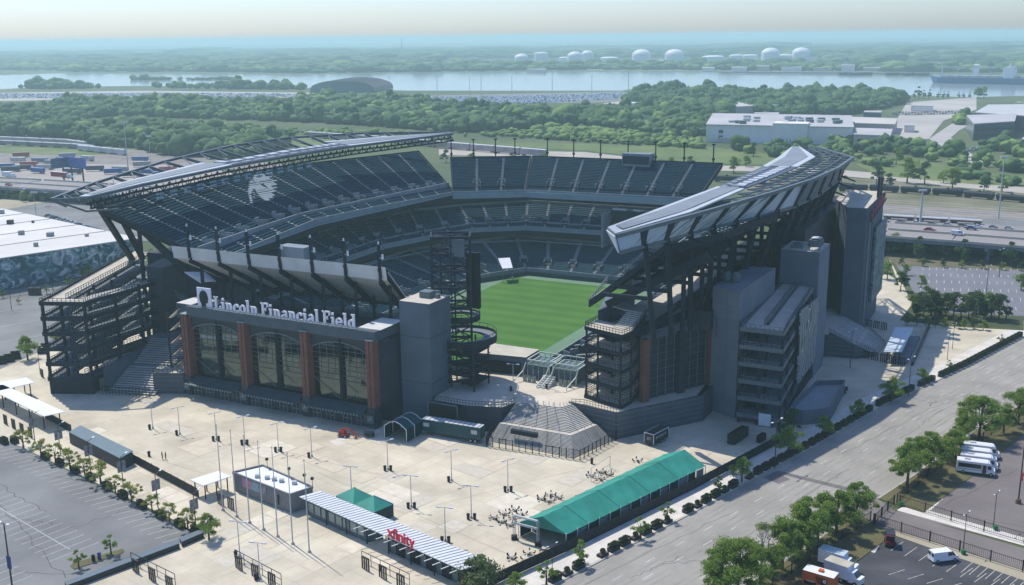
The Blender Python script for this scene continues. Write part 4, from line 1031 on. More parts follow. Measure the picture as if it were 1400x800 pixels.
for t in (.25,.5,.75):
    a=lerp(T3[1],T3[2],t);c=lerp(L3[1],L3[2],t);b.bar(W(*a,7.4),W(*c,4.3),.1,.1);a=lerp(L2[1],L2[2],t);c=lerp(D3[1],D3[2],t);b.bar(W(*a,4.3),W(*c,.95),.1,.1)
sb(b,'handrail',m_rail)
b=MB();b.rail([W(31,-97.4,6.5),W(40,-97.4,6.5),W(48.6,-94.9,6.5),W(*T3[0],6.5)],1.2,.8,.05);b.rail([W(*T3[2],6.5),W(66,-84.2,6.5),W(75.3,-86.1,6.5)],1.2,.8,.05);sb(b,'railing',m_steel)
b=MB();b.ubox(54,61,-100.6,-99.9,2.6,3.6,0);sb(b,'stair_sign',m_steel)
# wall with dark opening in front of the pitch
wa,wb=(30,-70.5),(42.5,-68.5);b=MB();
b.prism([W(28,-72)[:2],W(43,-70)[:2],W(43,-62)[:2],W(28,-62)[:2]],6.4,11.6,0,1);sb(b,'pitch_end_building',[m_gwall,m_conc])
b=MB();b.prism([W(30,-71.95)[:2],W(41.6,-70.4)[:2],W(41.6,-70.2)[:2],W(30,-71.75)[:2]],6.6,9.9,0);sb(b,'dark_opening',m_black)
b=MB();b.prism([W(-30,-66)[:2],W(30,-66)[:2],W(30,-62)[:2],W(-30,-62)[:2]],0,5,0);b.prism([W(43,-68)[:2],W(62,-62)[:2],W(60,-58)[:2],W(43,-62)[:2]],3,6.4,0);sb(b,'pitch_end_wall',m_gwall)
# lightly framed green glass suites
m_pgl=bpy.data.materials.new('pale_green_glass');m_pgl.use_nodes=True;_p=m_pgl.node_tree.nodes['Principled BSDF'];_p.inputs['Base Color'].default_value=(.12,.19,.15,1);_p.inputs['Roughness'].default_value=.1;_p.inputs['Alpha'].default_value=.55
m_pgf=mat('pale_green_frame',(.50,.56,.50),.5,.08,.5)
for (ua,ub) in ((44.2,50.6),(51.6,58.4)):
    b=MB();va,vb=-71.5-(ua-44)*-.0,-64;b.ubox(ua+.2,ub-.2,va+.3,vb-.2,6.5,10.2,0);o=sb(b,'glass_suite',m_gwall,label='small stair house framed in pale green at the pitch end')
    b=MB();b.ubox(ua,ub,va,vb,10.3,10.45,0);b.poly([W(ua,va-.1,9),W(ub,va-.1,9),W(ub,va-.1,11.4),W(ua,va-.1,11.4)],0);sb(b,'glass_roof',m_pgl,o)
    b=MB()
    for z in (10.4,11.6):
        for A_,B_ in (((ua,va),(ub,va)),((ub,va),(ub,vb)),((ub,vb),(ua,vb)),((ua,vb),(ua,va))): b.bar(W(*A_,z),W(*B_,z),.28,.28)
    for k in range(5):
        u=ua+(ub-ua)*k/4;b.bar(W(u,va,6.5),W(u,va,11.6),.18,.18);b.bar(W(u,va,10.4),W(u,vb,10.4),.14,.14);b.bar(W(u,vb,10.4),W(u,vb,11.6),.18,.18)
    sb(b,'suite_frame',m_pgf,o)
b=MB()
for (u,v) in ((43.6,-73),(50.6,-73.5),(52,-73.5),(58.6,-72.5)):
    b.bar(W(u,v,8.9),W(u-.6,v-4.5,7.2),.22,.22);b.bar(W(u,v,6.5),W(u,v,8.9),.2,.2);b.bar(W(u-.6,v-4.5,6.5),W(u-.6,v-4.5,7.2),.2,.2);b.bar(W(u+.4,v+1,11),W(u,v,8.9),.22,.22)
for k in range(6): b.ubox(49.6+k*.01,53+k*.01,-77.5+k*.75,-76.7+k*.75,6.5,6.7+k*.35,1);b.ubox(44.4+(k%3)*1.3,45.4+(k%3)*1.3,-74.6,-74.3,6.5,8.4,0);b.ubox(54.4+(k%3)*1.3,55.4+(k%3)*1.3,-74.,-73.7,6.5,8.4,0)
sb(b,'turnstile_rail',[m_pgf,m_tread])
# --- NW stair tower of pale decks
sw=[(64.5,-79.5),(75.3,-83.2),(76.6,-66),(65.5,-61)]
for k in range(5):
    z=25-4.45*k-.3;b=MB()
    b.prism([W(*p)[:2] for p in [(64.2,-79.7),(70.5,-81.8),(70.8,-75),(64.8,-72.5)]],z,z+.45,0)
    b.prism([W(*p)[:2] for p in [(70.5,-81.8),(75.3,-83.3),(76.,-79.),(70.7,-77.5)]],z,z+.45,0)
    a=[(70.9,-77.4,z+.4),(76,-78.9,z+.4)];c=[(71.2,-69,z+2.6),(76.4,-70,z+2.6)]
    if k or 1:
        n=9
        for s in range(n):
            p=lerp(a[0],c[0],s/n);q=lerp(a[1],c[1],s/n);p2=lerp(a[0],c[0],(s+1)/n);q2=lerp(a[1],c[1],(s+1)/n)
            b.hexa([W(p[0],p[1],p[2]-.3),W(q[0],q[1],q[2]-.3),W(q2[0],q2[1],p[2]-.1),W(p2[0],p2[1],p[2]-.1)],[W(p[0],p[1],p[2]+.15),W(q[0],q[1],q[2]+.15),W(q2[0],q2[1],q[2]+.15),W(p2[0],p2[1],p[2]+.15)],0)
    b.prism([W(*p)[:2] for p in [(71.2,-69),(76.5,-70),(76.8,-66),(66,-62),(65.4,-66)]],z+2.4,z+2.8,0)
    b.bar(W(64.3,-79.8,z),W(75.4,-83.4,z),.3,.9,1);b.bar(W(64.2,-79.8,z),W(64.8,-72.4,z),.3,.9,1);b.bar(W(75.5,-83.4,z),W(76.2,-79,z),.3,.9,1);b.bar(W(76.2,-79,z),W(76.6,-70,z+2.4),.3,.8,1)
    b.rail([W(64.8,-72.5,z+.4),W(64.3,-79.8,z+.4),W(75.4,-83.4,z+.4),W(76.2,-79,z+.4),W(76.6,-70,z+2.6),W(76.9,-66,z+2.6)],1.2,.9,.06,1)
    sb(b,'stair_deck',[m_conc,m_steel])
b=MB()
for (u,v) in ((64.5,-79.4),(68,-80.5),(75.,-83),(76.2,-79),(76.6,-70),(65.4,-66),(70,-76),(70,-68)): b=MB();b.bar(W(u,v,6.5),W(u,v,24.8),.5,.5);sb(b,'stair_post',m_steel)
b=MB();b.prism([W(*p)[:2] for p in [(64,-71),(66,-62),(66,-50),(60,-56)]],6.5,27,0);b.prism([W(*p)[:2] for p in [(66,-64),(77,-66),(82,-50),(68,-46)]],6.5,24.6,1,2)
sb(b,'stand_end_wall',[m_gwall,m_dwall,m_conc],label='grey end wall of the right stand')
# W body facade between brick columns
b=MB();b.prism([W(*p)[:2] for p in [(77.5,-76),(89.2,-54.5),(96,-30),(100,0),(100,64),(66,66),(66,-46),(70,-60)]],0.,22.,0,1)
b.prism([W(*p)[:2] for p in [(90,-2),(100.4,-2),(100.4,70),(88,70)]],22,39,0);b.ubox(86,90,-60,-2,22,27,0)
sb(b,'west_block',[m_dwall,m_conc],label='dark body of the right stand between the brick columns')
b=MB();A0=Vector(W(77.7,-76.5,0));A1=Vector(W(89.4,-55,0));dd=(A1-A0).normalized();nn=Vector((dd.y,-dd.x,0))
for z in (8,10,12,14,16,18,20,22): b.bar(A0+U1*z+nn*.2,A1+U1*z+nn*.2,.15,.12)
for k in range(10): q=A0.lerp(A1,k/9)+nn*.2;b.bar(q+U1*6.6,q+U1*22.6,.18,.18)
sb(b,'window_grid',m_steel2)
b=MB();b.rail([tuple(A0+U1*22.1),tuple(A1+U1*22.1)],1.2,1.5,.07);sb(b,'railing',m_steel2)
for t in (.03,.52,.95):
    q=A0.lerp(A1,t)+nn*.9;b=MB()
    b.hexa([q-dd*1.-nn*.9,q+dd*1.-nn*.9,q+dd*1.+nn*.5,q-dd*1.+nn*.5],[x+U1*22.6 for x in (q-dd*1.-nn*.9,q+dd*1.-nn*.9,q+dd*1.+nn*.5,q-dd*1.+nn*.5)],0)
    b.v=[(x,y,z+6.6 if z<1 else z) for x,y,z in b.v];sb(b,'brick_column',m_brick if t!=.52 else m_dwall)
# railing stepping along near end of west upper deck
b=MB();q=[gz(805,415,29.5),gz(831,385,33),gz(868,360,38),gz(905,341,44)]
for i in range(3): b.rail([W(*q[i]),W(*q[i+1])],1.3,.9,.07,0,2)
sb(b,'railing',m_steel2)
# grey block 1, ramp, lift tower 2, tower 3
b=MB();b.prism([W(*p)[:2] for p in [(89.6,-57.3),(97.4,-60.3),(98.6,-29),(91,-31)]],0,33,0,1);sb(b,'service_block',[slab_mat('service_panel',(.165,.19,.21),(.19,.215,.235),(.10,.115,.13),5,3.6,R(-27.3),.03,.7,nvar=.2,nscale=.15,axis='v'),m_roofg],label='grey service block with two round tanks on its roof')
for du in (91.5,93.6):
    b=MB();q=Vector(W(du,-51,34.4));
    for k in range(6):
        z0=-1.4+k*.47;z1=z0+.47;rr=lambda z:math.sqrt(max(.05,1.4**2-z*z));b.tube(q+U1*z0,q+U1*z1,rr(z0),rr(z1),10)
    sb(b,'round_tank',m_steel2,smooth=True)
b=MB();b.ubox(91,96,-57.9,-57.7,20,25,0);sb(b,'louvre',m_black)
def slab4(b,P4,th,mi=0): b.hexa([W(p[0],p[1],p[2]-th) for p in P4],[W(*p) for p in P4],mi)
for k in range(6):
    z=24.5-4.45*k;b=MB()
    fr=[(98.6,-63,z),(109.3,-63,z),(108.6,-57.5,z),(98.5,-57.5,z)]
    slab4(b,fr,.5,0);slab4(b,[(104.2,-57.5,z),(108.6,-57.5,z),(106.3,-9,z+2.2),(102.6,-9,z+2.2)],.5,0)
    if k: slab4(b,[(98.5,-57.5,z+4.4),(103,-57.5,z+4.4),(101.6,-9,z+2.2),(98,-9,z+2.2)],.5,0)
    else: slab4(b,[(98.5,-57.5,z),(103,-57.5,z),(101.6,-9,z+2.2),(98,-9,z+2.2)],.5,0)
    b.bar(W(98.6,-63,z-.2),W(109.3,-63,z-.2),.3,1.1,1);b.bar(W(109.2,-63,z-.2),W(106.5,-9,z+2.),.3,1.2,1);b.bar(W(98.5,-63,z-.2),W(98.3,-9,z+2),.3,1.1,1)
    b.rail([W(98.7,-57,z),W(98.7,-62.9,z),W(109.2,-62.9,z),W(108.5,-57,z),W(106.4,-9,z+2.2)],1.2,1.1,.06,1)
    b.rail([W(103,-57,z),W(101.6,-9,z+2.2)],1.2,1.5,.06,1);b.rail([W(104.2,-57,z),W(102.8,-9,z+2.2)],1.2,1.5,.06,1)
    sb(b,'ramp_level',[m_conc if k==0 else m_shade_c,m_steel2],label='top deck of the right pedestrian ramp' if k==0 else None)  # top deck in pale sunlit tone, lower levels in the shade-darkened concrete
b=MB()
for v in (-62.7,-55,-46,-37,-28,-19,-10):
    for u in (98.9,103.6,109-(v+63)*.045): b=MB();b.bar(W(u,v,0),W(u,v,24),.6,.6);sb(b,'ramp_column',m_steel)
b=MB();b.ubox(99,108,-56,-10,0,2.2,0);sb(b,'ramp_base',m_steel)
b=MB();b.ubox(104.2,107.2,-63.6,-63.3,.3,3.4,0);sb(b,'site_sign',m_white)
b=MB();b.prism([W(*p)[:2] for p in [(97.4,-18.6),(108.2,-19.3),(108.3,-5.2),(97.6,-5)]],0,36.2,0,1);sb(b,'lift_tower',[mat('lift_grey',(.13,.165,.20),.75,.1,.2),m_conc],label='tall grey lift tower behind the right ramp')
b=MB();b.ubox(100,102.4,-16,-13,36.2,37.6,0);b.ubox(103.5,106.8,-12,-7,36.2,38.,0);b.ubox(104,106.5,-11,-8,38.3,38.5,1)
for u in (98,100,103,105,107.6): b.bar(W(u,-17.5,36.2),W(u,-17.5,37.4),.2,.2)
sb(b,'roof_unit',[m_gwall,m_white])
# mural panel on ramp side
q=[gU(1095,425,109.6),gU(1120,406,109.2),gU(1113,495,109.2),gU(1090,526,109.6)]
mm=bpy.data.materials.new('mural_pattern');mm.use_nodes=True;nt=mm.node_tree;bb=nt.nodes['Principled BSDF'];tc=nt.nodes.new('ShaderNodeTexCoord')
wv=nt.nodes.new('ShaderNodeTexWave');wv.wave_type='RINGS';wv.inputs['Scale'].default_value=.13;wv.inputs['Distortion'].default_value=14;wv.inputs['Detail'].default_value=2;wv.inputs['Detail Scale'].default_value=.9
rp_=nt.nodes.new('ShaderNodeValToRGB');rp_.color_ramp.interpolation='CONSTANT';rp_.color_ramp.elements[0].color=(.03,.04,.05,1);rp_.color_ramp.elements[1].position=.5;rp_.color_ramp.elements[1].color=(.55,.60,.62,1);e_=rp_.color_ramp.elements.new(.75);e_.color=(.16,.20,.22,1)
nt.links.new(tc.outputs['Object'],wv.inputs['Vector']);nt.links.new(wv.outputs['Fac'],rp_.inputs['Fac']);nt.links.new(rp_.outputs['Color'],bb.inputs['Base Color'])
b=MB();b.hexa([W(p[0]-.3,p[1],p[2]) for p in q[::-1]],[W(*p) for p in q[::-1]],0);sb(b,'mural_panel',mm,label='grey and white mural panel on the side of the right ramp')
b=MB();b.prism([W(*p)[:2] for p in [(100.5,43),(107.2,26),(113,27),(112.3,66),(100.5,66)]],0,42,0,1);T3_=sb(b,'corner_tower',[mat('tower_slate',(.075,.10,.125),.75,.12,.2),m_conc],label='large slate tower beyond the right ramps')
b=MB();b.ubox(112.9,113.5,30,34,0,40,0);b.ubox(112.7,113.6,36,36.8,0,38,0);sb(b,'wall_fin',m_gwall,T3_)
b=MB();b.ubox(113.,113.8,44,66,8,33,0);
tm=bpy.data.materials.new('banner_teal');tm.use_nodes=True;nt=tm.node_tree;bb=nt.nodes['Principled BSDF'];tc=nt.nodes.new('ShaderNodeTexCoord');n_=nt.nodes.new('ShaderNodeTexNoise');n_.inputs['Scale'].default_value=.35;n_.inputs['Detail'].default_value=4;n_.inputs['Distortion'].default_value=1.5
r_=nt.nodes.new('ShaderNodeValToRGB');r_.color_ramp.elements[0].position=.4;r_.color_ramp.elements[0].color=(.02,.05,.07,1);r_.color_ramp.elements[1].position=.65;r_.color_ramp.elements[1].color=(.15,.28,.30,1);nt.links.new(tc.outputs['Object'],n_.inputs['Vector']);nt.links.new(n_.outputs['Fac'],r_.inputs['Fac']);nt.links.new(r_.outputs['Color'],bb.inputs['Base Color'])
sb(b,'banner',tm,T3_)
b=MB();b.ubox(112.2,112.9,50,53,42,49,0);b.ubox(112.2,112.9,56,58,42,48,0);sb(b,'roof_panel',m_dwall,T3_)
# red script sign on tower (letters not readable in the photo: short red strokes on a dark rail)
b=MB();b.bar(W(113.9,30,37.5),W(113.9,60,40.5),.4,.5,0)
for k in range(5):
    v=31+k*5.6;z=38.6+k*.6;b.bar(W(113.9,v,z-1),W(113.9,v+1.2,z+2.2),.5,.6,1);b.bar(W(113.9,v+.6,z+2),W(113.9,v+3.2,z+1.6),.5,.5,1);b.bar(W(113.9,v+3,z+1.6),W(113.9,v+.8,z+.4),.5,.5,1)
sb(b,'red_sign',[m_steel,mat('sign_red',(.26,.04,.08),.5,.1,.5)],T3_,label='red sign along the top of the slate tower')
# low box and SW stairs
b=MB();P5=[(112.2,-33.),(118.6,-29),(119.3,-52),(117.8,-54.6),(113.6,-58),(110.3,-56.8)]
for i in range(6):
    a=W(*P5[i]);c=W(*P5[(i+1)%6]);b.bar((a[0],a[1],1.9),(c[0],c[1],1.9),.3,3.8)
b.prism([W(*p)[:2] for p in P5 if 1][:],.02,2.6,1);sb(b,'low_compound',[m_gwall,mat('flat_roof_blue',(.26,.29,.31),.8,.1,.2)],label='low walled flat roof beside the right ramp')
T=[(108,3.3),(108.2,29.)];M1=[(114.6,4.2),(114.8,27)];M2=[(116,4.2),(116.2,26)];D=[(121,9.5),(121.5,24)]
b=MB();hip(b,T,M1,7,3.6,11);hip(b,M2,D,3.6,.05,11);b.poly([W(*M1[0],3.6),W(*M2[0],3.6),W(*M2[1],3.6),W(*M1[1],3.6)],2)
sb(b,'side_stairs',[m_tread,m_riser,m_conc],label='wide grey stairs down the right side of the stadium')
b=MB();b.prism([W(*p)[:2] for p in [(96,-6),(108,3.2),(108.2,29),(96,40)]],0,7,0,1)
a,c,d,e=W(*T[0]),W(*M1[0]),W(*M2[0]),W(*D[0])
b.hexa([(a[0],a[1],0),(c[0],c[1],0),(d[0],d[1],0),(e[0],e[1],0),][::1],[(a[0],a[1],7.8),(c[0],c[1],4.4),(d[0],d[1],4.4),(e[0],e[1],.6)],2)
sb(b,'side_podium',[m_dwall,m_pz2,m_band])
b=MB();
for i,(p,q2,z0,z1) in enumerate([(T[0],M1[0],7.8,4.4),(M2[0],D[0],4.4,.8),(T[1],M1[1],7,3.6),(M2[1],D[1],3.6,0)]): b.rail([W(*p,z0),W(*q2,z1)],1.1,.8,.07)
sb(b,'railing',m_steel2)
# --- east ramp (left), mirrored scissor ramps
for k in range(6):
    z=26-4.3*k;b=MB()
    # near landing
    slab4(b,[(-77.8,-123.2,z),(-66.2,-118.4,z),(-68.2,-114.5,z),(-79.4,-118,z)],.5,0)
    slab4(b,[(-79.4,-118,z),(-75.4,-116.6,z),(-94,-66,z+2.2),(-100.5,-68,z+2.2)],.5,0)
    slab4(b,[(-72,-115.6,z),(-68.2,-114.5,z),(-74,-82,z+(-2.1 if k==0 else -2.1)),(-79,-82,z-2.1)],.5,0)
    b.bar(W(-77.8,-123.2,z-.2),W(-66.2,-118.4,z-.2),.3,1.1,1);b.bar(W(-77.8,-123.2,z-.2),W(-100.5,-68,z+2),.3,1.1,1);b.bar(W(-66.2,-118.4,z-.2),W(-74,-82,z-2.2),.3,1.1,1)
    b.rail([W(-100.4,-68,z+2.2),W(-79.4,-118,z),W(-77.7,-123,z),W(-66.3,-118.3,z),W(-68.2,-114.5,z),W(-74,-82,z-2.1)],1.2,1.2,.06,1)
    b.rail([W(-94,-66,z+2.2),W(-75.4,-116.4,z)],1.2,1.4,.06,1);b.rail([W(-72,-115.6,z),W(-79,-82,z-2.1)],1.2,1.4,.06,1)
    sb(b,'ramp_level',[m_conc if k<1 else m_shade_c,m_steel],label='top deck of the left pedestrian ramp' if k==0 else None)  # shade is put into the colour of every level below the top
b=MB()
for (u,v) in ((-77.4,-122.6),(-66.6,-118),(-74.5,-119),(-83,-109),(-88.5,-95.5),(-94,-82),(-99.5,-69),(-79.5,-105),(-84.5,-92),(-70.3,-104),(-72.4,-93),(-73.8,-84)): b=MB();b.bar(W(u,v,0),W(u,v,25.2),.7,.7);sb(b,'ramp_column',m_steel)
b=MB();b.prism([W(*p)[:2] for p in [(-77.6,-122.9),(-66.4,-118.2),(-68,-114.5),(-79,-118)]],0,3.6,0);sb(b,'ramp_base',m_steel)
b=MB();b.prism([W(*p)[:2] for p in [(-72,-80),(-57,-74),(-57,-60),(-92,-60),(-92,-68)]],0,21,0);b.prism([W(*p)[:2] for p in [(-76,-86),(-70,-86),(-64,-70),(-84,-66)]],0,29,0)
sb(b,'corner_block',m_dwall,label='dark corner block between left ramp and front')
b=MB();T=[(-70,-92),(-53,-88)];M1=[(-66.5,-103),(-52,-99)];M2=[(-66,-105),(-51.6,-101)];D=[(-64,-115.5),(-50,-112)]
hip(b,T[::1],M1,9,4.5,12);hip(b,M2,D,4.5,.05,12);b.poly([W(*M1[0],4.5),W(*M2[0],4.5),W(*M2[1],4.5),W(*M1[1],4.5)][::-1],2);b.prism([W(*p)[:2] for p in [(-72,-92),(-50,-87),(-48,-72),(-74,-74)]],0,9,1,2);b.prism([W(*p)[:2] for p in [(-66,-112),(-64.5,-115.8),(-67,-102),(-71,-91),(-73,-92)]],0,7,3)
sb(b,'side_stairs',[m_tread,m_riser,m_shade_c,m_gwall],label='wide shaded stairs between left ramp and front')
b=MB();b.rail([W(-64,-117.2,0),W(-50.5,-113.2,0)],2.4,1.,.08);sb(b,'gate_fence',m_steel)
b=MB();b.bar(W(-68,-82,20.5),W(-52,-91,19.2),2.5,.4);b.rail([W(-68,-83.3,20.7),W(-52,-92.3,19.4)],1.1,1,.06);sb(b,'footbridge',m_steel2)

# stacked barriers behind the low compound
for i in range(16):
    p=Vector(W(110.5+(i%8)*1.15,-30+ (i//8)*3.2+(i%3)*.4,0));b=MB();b.box(-.9,.9,-.05,.05,.2,1.15);b.box(-.9,-.8,-.35,.35,0,.2);b.box(.8,.9,-.35,.35,0,.2);b.box(-.5,.5,-.3,.3,.4,.8)
    o=b.build('crowd_barrier',m_steel);o.location=p;o.rotation_euler=(0,0,R(40+i*23));tag(o,'dark jumbled crowd barrier stacked behind the low walled compound','barrier',group='jumbled crowd barriers behind the compound')
# ================================================================ things on the plaza
def PX(x,y,z=0.): return g(x,y,z)
def pole_tube(b,p,q,r0,r1,mi=0): b.tube(p,q,r0,r1,8,mi)
def yaw(p,q): return math.atan2(q[1]-p[1],q[0]-p[0])
m_galv=mat('galvanised',(.45,.47,.47),.4,.08,1,spec=.5)
m_lampdark=mat('lamp_dark',(.03,.035,.04),.5,.1,1)
m_bin=mat('bin_black',(.012,.012,.014),.5,.1,1)
# double headed lamp
LP=thing('lamp_post','tmp','lamp post');
b=MB();b.tube((0,0,0),(0,0,7.0),.11,.07,8);b.tube((0,0,0),(0,0,.5),.28,.24,10);b.build('pole',m_galv,LP)
b=MB();b.bar((-1.3,0,7.05),(1.3,0,7.05),.09,.09);b.build('arm',m_galv,LP)
for s in (-1,1):
    b=MB();b.hexa([(s*1.25-.42,-.18,6.98),(s*1.25+.42,-.18,6.98),(s*1.25+.42,.18,6.98),(s*1.25-.42,.18,6.98)],[(s*1.25-.36,-.12,7.2),(s*1.25+.36,-.12,7.2),(s*1.25+.36,.12,7.2),(s*1.25-.36,.12,7.2)]);b.build('lamp_head',m_white,LP)
BN=thing('litter_bin','tmp','bin');b=MB();b.tube((0,0,0),(0,0,1.05),.30,.34,10);b.tube((0,0,1.05),(0,0,1.3),.36,.2,10);b.build('barrel',m_bin,BN);b=MB();b.bar((-.36,0,1.12),(.36,0,1.12),.5,.12);b.build('lid',m_lampdark,BN)
lamps=[((209,586),'at the far left of the plaza'),((246,594),'below the left end of the lettered front'),((296,602),'below the first glass bay'),((335,607),'below the second glass bay'),((381,617),'behind the grey kiosk roof'),((426.5,624.5),'left of the red lift'),((530.5,642.5),'in front of the green garage tent'),((617.5,657.5),'in front of the blue trailer'),((694.5,671),'in front of the hip stairs'),((481,680),'behind the twin green tents'),((562.6,693.5),'right of the twin green tents'),((644.5,708.5),'left of the picnic tables'),((609,740),'behind the red lettered canopy'),((328,760),'at the foot of the flagpoles'),((355.6,791),'rising from the bottom left turnstiles'),((701.7,533.8),'on the left of the raised plaza'),((750.5,530.6),'by the pale green framed suites')]
for i,((x,y),w_) in enumerate(lamps):
    z=6.5 if i>=15 else 0;p=PX(x,y,z);o=LP if i==0 else dup(LP,p,R(35 if i<9 else -14))
    o.location=p;o.rotation_euler=(0,0,R(35 if i<9 else -14));o['label']='double headed lamp post '+w_;o['group']='lamp posts on the plaza'
    for k in range(2 if i not in (0,1,5,7) else 1):
        if i in(13,14,9,15,16) and k: continue
        q=(p[0]+(-.62+k*1.3),p[1]-.5,z)
        o2=BN if (i==0 and k==0) else dup(BN,q);o2.location=q
        o2['label']=('black litter bin ' if k==0 else 'second black litter bin ')+'at the foot of the lamp post '+w_
        o2['label']=' '.join(o2['label'].split()[:16]);o2['group']='litter bins at the lamp posts'
# flagpoles
for i,(x,y) in enumerate([(304.9,697.8),(323.8,706.5),(341.4,715),(360.5,724.5),(379.7,734),(400.4,744),(423,755)]):
    p=PX(x,y)
    if i==0:
        FP=thing('flagpole','tmp','flagpole');b=MB();b.tube((0,0,0),(0,0,18.6),.15,.06,8);b.build('pole',m_galv,FP);b=MB();b.tube((0,0,18.6),(0,0,18.95),.12,.04,6);b.build('finial',m_galv,FP);b=MB();b.tube((0,0,0),(0,0,.35),.4,.3,10);b.build('base',m_kerb,FP);o=FP
    else: o=dup(FP,p)
    o.location=p;o['label']=f'tall bare flagpole, {nth(i+1)} from the left in the row of seven';o['group']='row of bare flagpoles'
# grey kiosk
def wallbox(b,P4,z0,z1,mi=0,ti=None): b.prism([p[:2] for p in P4],z0,z1,mi,ti)
K=[g(x,y,4.2) for x,y in((318,645.6),(359,636),(427.4,665.8),(396,676))]
kt=thing('kiosk','low grey kiosk with white roof and small posters behind the flagpoles','kiosk',K[0][:2]+(0,))
m_blk=slab_mat('grey_block',(.20,.195,.20),(.23,.225,.23),(.15,.15,.15),1.2,.4,R(-40),.03,nvar=.15,nscale=.3,axis='v',offset=.5)
b=MB();wallbox(b,K,0,3.9,0);b.build('wall',m_blk,kt,kt.location)
b=MB();c=[sum(k[i] for k in K)/4 for i in (0,1)];ins=[(k[0]+(c[0]-k[0])*.04,k[1]+(c[1]-k[1])*.04) for k in K];b.prism(ins,3.9,4.0,0);b.build('roof',m_white,kt,kt.location)
b=MB()
for i in range(4): a=K[i];d=K[(i+1)%4];b.bar((a[0],a[1],4.1),(d[0],d[1],4.1),.3,.5)
b.build('parapet',m_blk,kt,kt.location)
b=MB()
for t,s in ((.3,.3),(.5,.5),(.6,.35),(.75,.5),(.4,.7)): q=Vector(K[0]).lerp(Vector(K[2]),t);b.bar((q[0]+s,q[1],4.0),(q[0]+s,q[1],4.7),.9,.9)
b.build('roof_unit',m_galv,kt,kt.location)
a=Vector(K[0]);d=Vector(K[3]);dd=(d-a).normalized();nn=Vector((dd.y,-dd.x,0))
if nn.y>0: nn=-nn
for k,(t0,t1,col,nm) in enumerate([(.18,.34,(.55,.12,.22),'pink'),(.345,.47,(.15,.40,.45),'teal'),(.475,.60,(.07,.07,.10),'dark')]):
    b=MB();p=a.lerp(d,t0)+nn*.06;q=a.lerp(d,t1)+nn*.06;b.hexa([(p.x,p.y,1.9),(q.x,q.y,1.9),(q.x,q.y,3.9),(p.x,p.y,3.9)],[(p.x+nn.x*.08,p.y+nn.y*.08,1.9),(q.x+nn.x*.08,q.y+nn.y*.08,1.9),(q.x+nn.x*.08,q.y+nn.y*.08,3.9),(p.x+nn.x*.08,p.y+nn.y*.08,3.9)])
    b.build('poster',mat('poster_'+nm,col,.6,.0,2,col2=(.4,.4,.42),detail=5),kt,kt.location)
b=MB();p=a.lerp(d,.8)+nn*.05;b.bar(p+Vector((0,0,-3.2)),p+Vector((0,0,-1.)),1.1,.08);b.build('door',m_lampdark,kt,kt.location)
for i,(t,off_) in enumerate([(.1,1),(.55,1),(.85,1),(1.,1)]): 
    q=Vector(K[1]).lerp(Vector(K[2]),t);b=MB();b.tube((q.x,q.y,4),(q.x,q.y,6),.06,.06);b.bar((q.x-.3,q.y,6.1),(q.x+.3,q.y,6.1),.5,.5);b.build('loudspeaker',m_bin,kt,kt.location)
# long canopy with red lettering
def canopy(name,label,P4,zs,m_top,posts=4,fascia=.25,th=.15,cat='canopy',rib=None):
    o=thing(name,label,cat,P4[0][:2]+(0,));O_=o.location
    b=MB();b.hexa([(p[0],p[1],z-th) for p,z in zip(P4,zs)],[(p[0],p[1],z) for p,z in zip(P4,zs)]);
    if rib:
        A,B_,C_,D_=[Vector((p[0],p[1],z)) for p,z in zip(P4,zs)]
        for k in range(1,rib): b.bar(A.lerp(B_,k/rib)+U1*.05,D_.lerp(C_,k/rib)+U1*.05,.14,.14)
    b.build('roof',m_top,o,O_)
    for s,(i,j) in enumerate(((0,1),(3,2))):
        for k in range(posts):
            t=(k+.25)/(posts-.5);p=Vector(P4[i]).lerp(Vector(P4[j]),t);q=Vector(P4[3 if i==0 else 0]).lerp(Vector(P4[2 if i==0 else 1]),t);p=p.lerp(q,.12);z=zs[i]*(1-t)+zs[j]*t
            b=MB();b.bar((p.x,p.y,0),(p.x,p.y,z-th),.22,.22);b.build('post',m_steel,o,O_)
    return o
m_ribw=mat('ribbed_white',(.62,.64,.64),.4,.06,.3)
P4=[g(409,679,4.0),g(630,779,4.0),g(672,768,4.3),g(438,671,4.3)]
cn=canopy('ticket_hall','long white ribbed canopy over ticket windows carrying red lettering',P4,[4.,4.,4.3,4.3],m_ribw,posts=8,rib=44)
O_=cn.location;A,B_,C_,D_=[Vector((p[0],p[1],0)) for p in P4]
def blk(t0,t1,s0,s1,z0,z1,m,name,par,b=None):
    b=MB();q=[A.lerp(B_,t0).lerp(D_.lerp(C_,t0),s0),A.lerp(B_,t1).lerp(D_.lerp(C_,t1),s0),A.lerp(B_,t1).lerp(D_.lerp(C_,t1),s1),A.lerp(B_,t0).lerp(D_.lerp(C_,t0),s1)]
    b.prism([(p.x,p.y) for p in q],z0,z1);return b.build(name,m,par,O_)
m_tw=mat('ticket_wall',(.10,.13,.135),.6,.12,.4)
w1=blk(.02,.42,.22,.85,0,3.6,m_tw,'booth',cn);w2=blk(.54,1.,.28,.85,0,3.7,m_lampdark,'booth',cn)
for k in range(8):
    t=.03+k*.048;p=A.lerp(B_,t).lerp(D_.lerp(C_,t),.20);q=A.lerp(B_,t+.038).lerp(D_.lerp(C_,t+.038),.20)
    b=MB();b.hexa([(p.x,p.y,1.1),(q.x,q.y,1.1),(q.x,q.y,3.),(p.x,p.y,3.)],[(p.x-.05,p.y-.1,1.1),(q.x-.05,q.y-.1,1.1),(q.x-.05,q.y-.1,3.),(p.x-.05,p.y-.1,3.)]);b.build('ticket_window',mat('ticket_glass',(.25,.30,.28),.15,.1,1),w1)
    
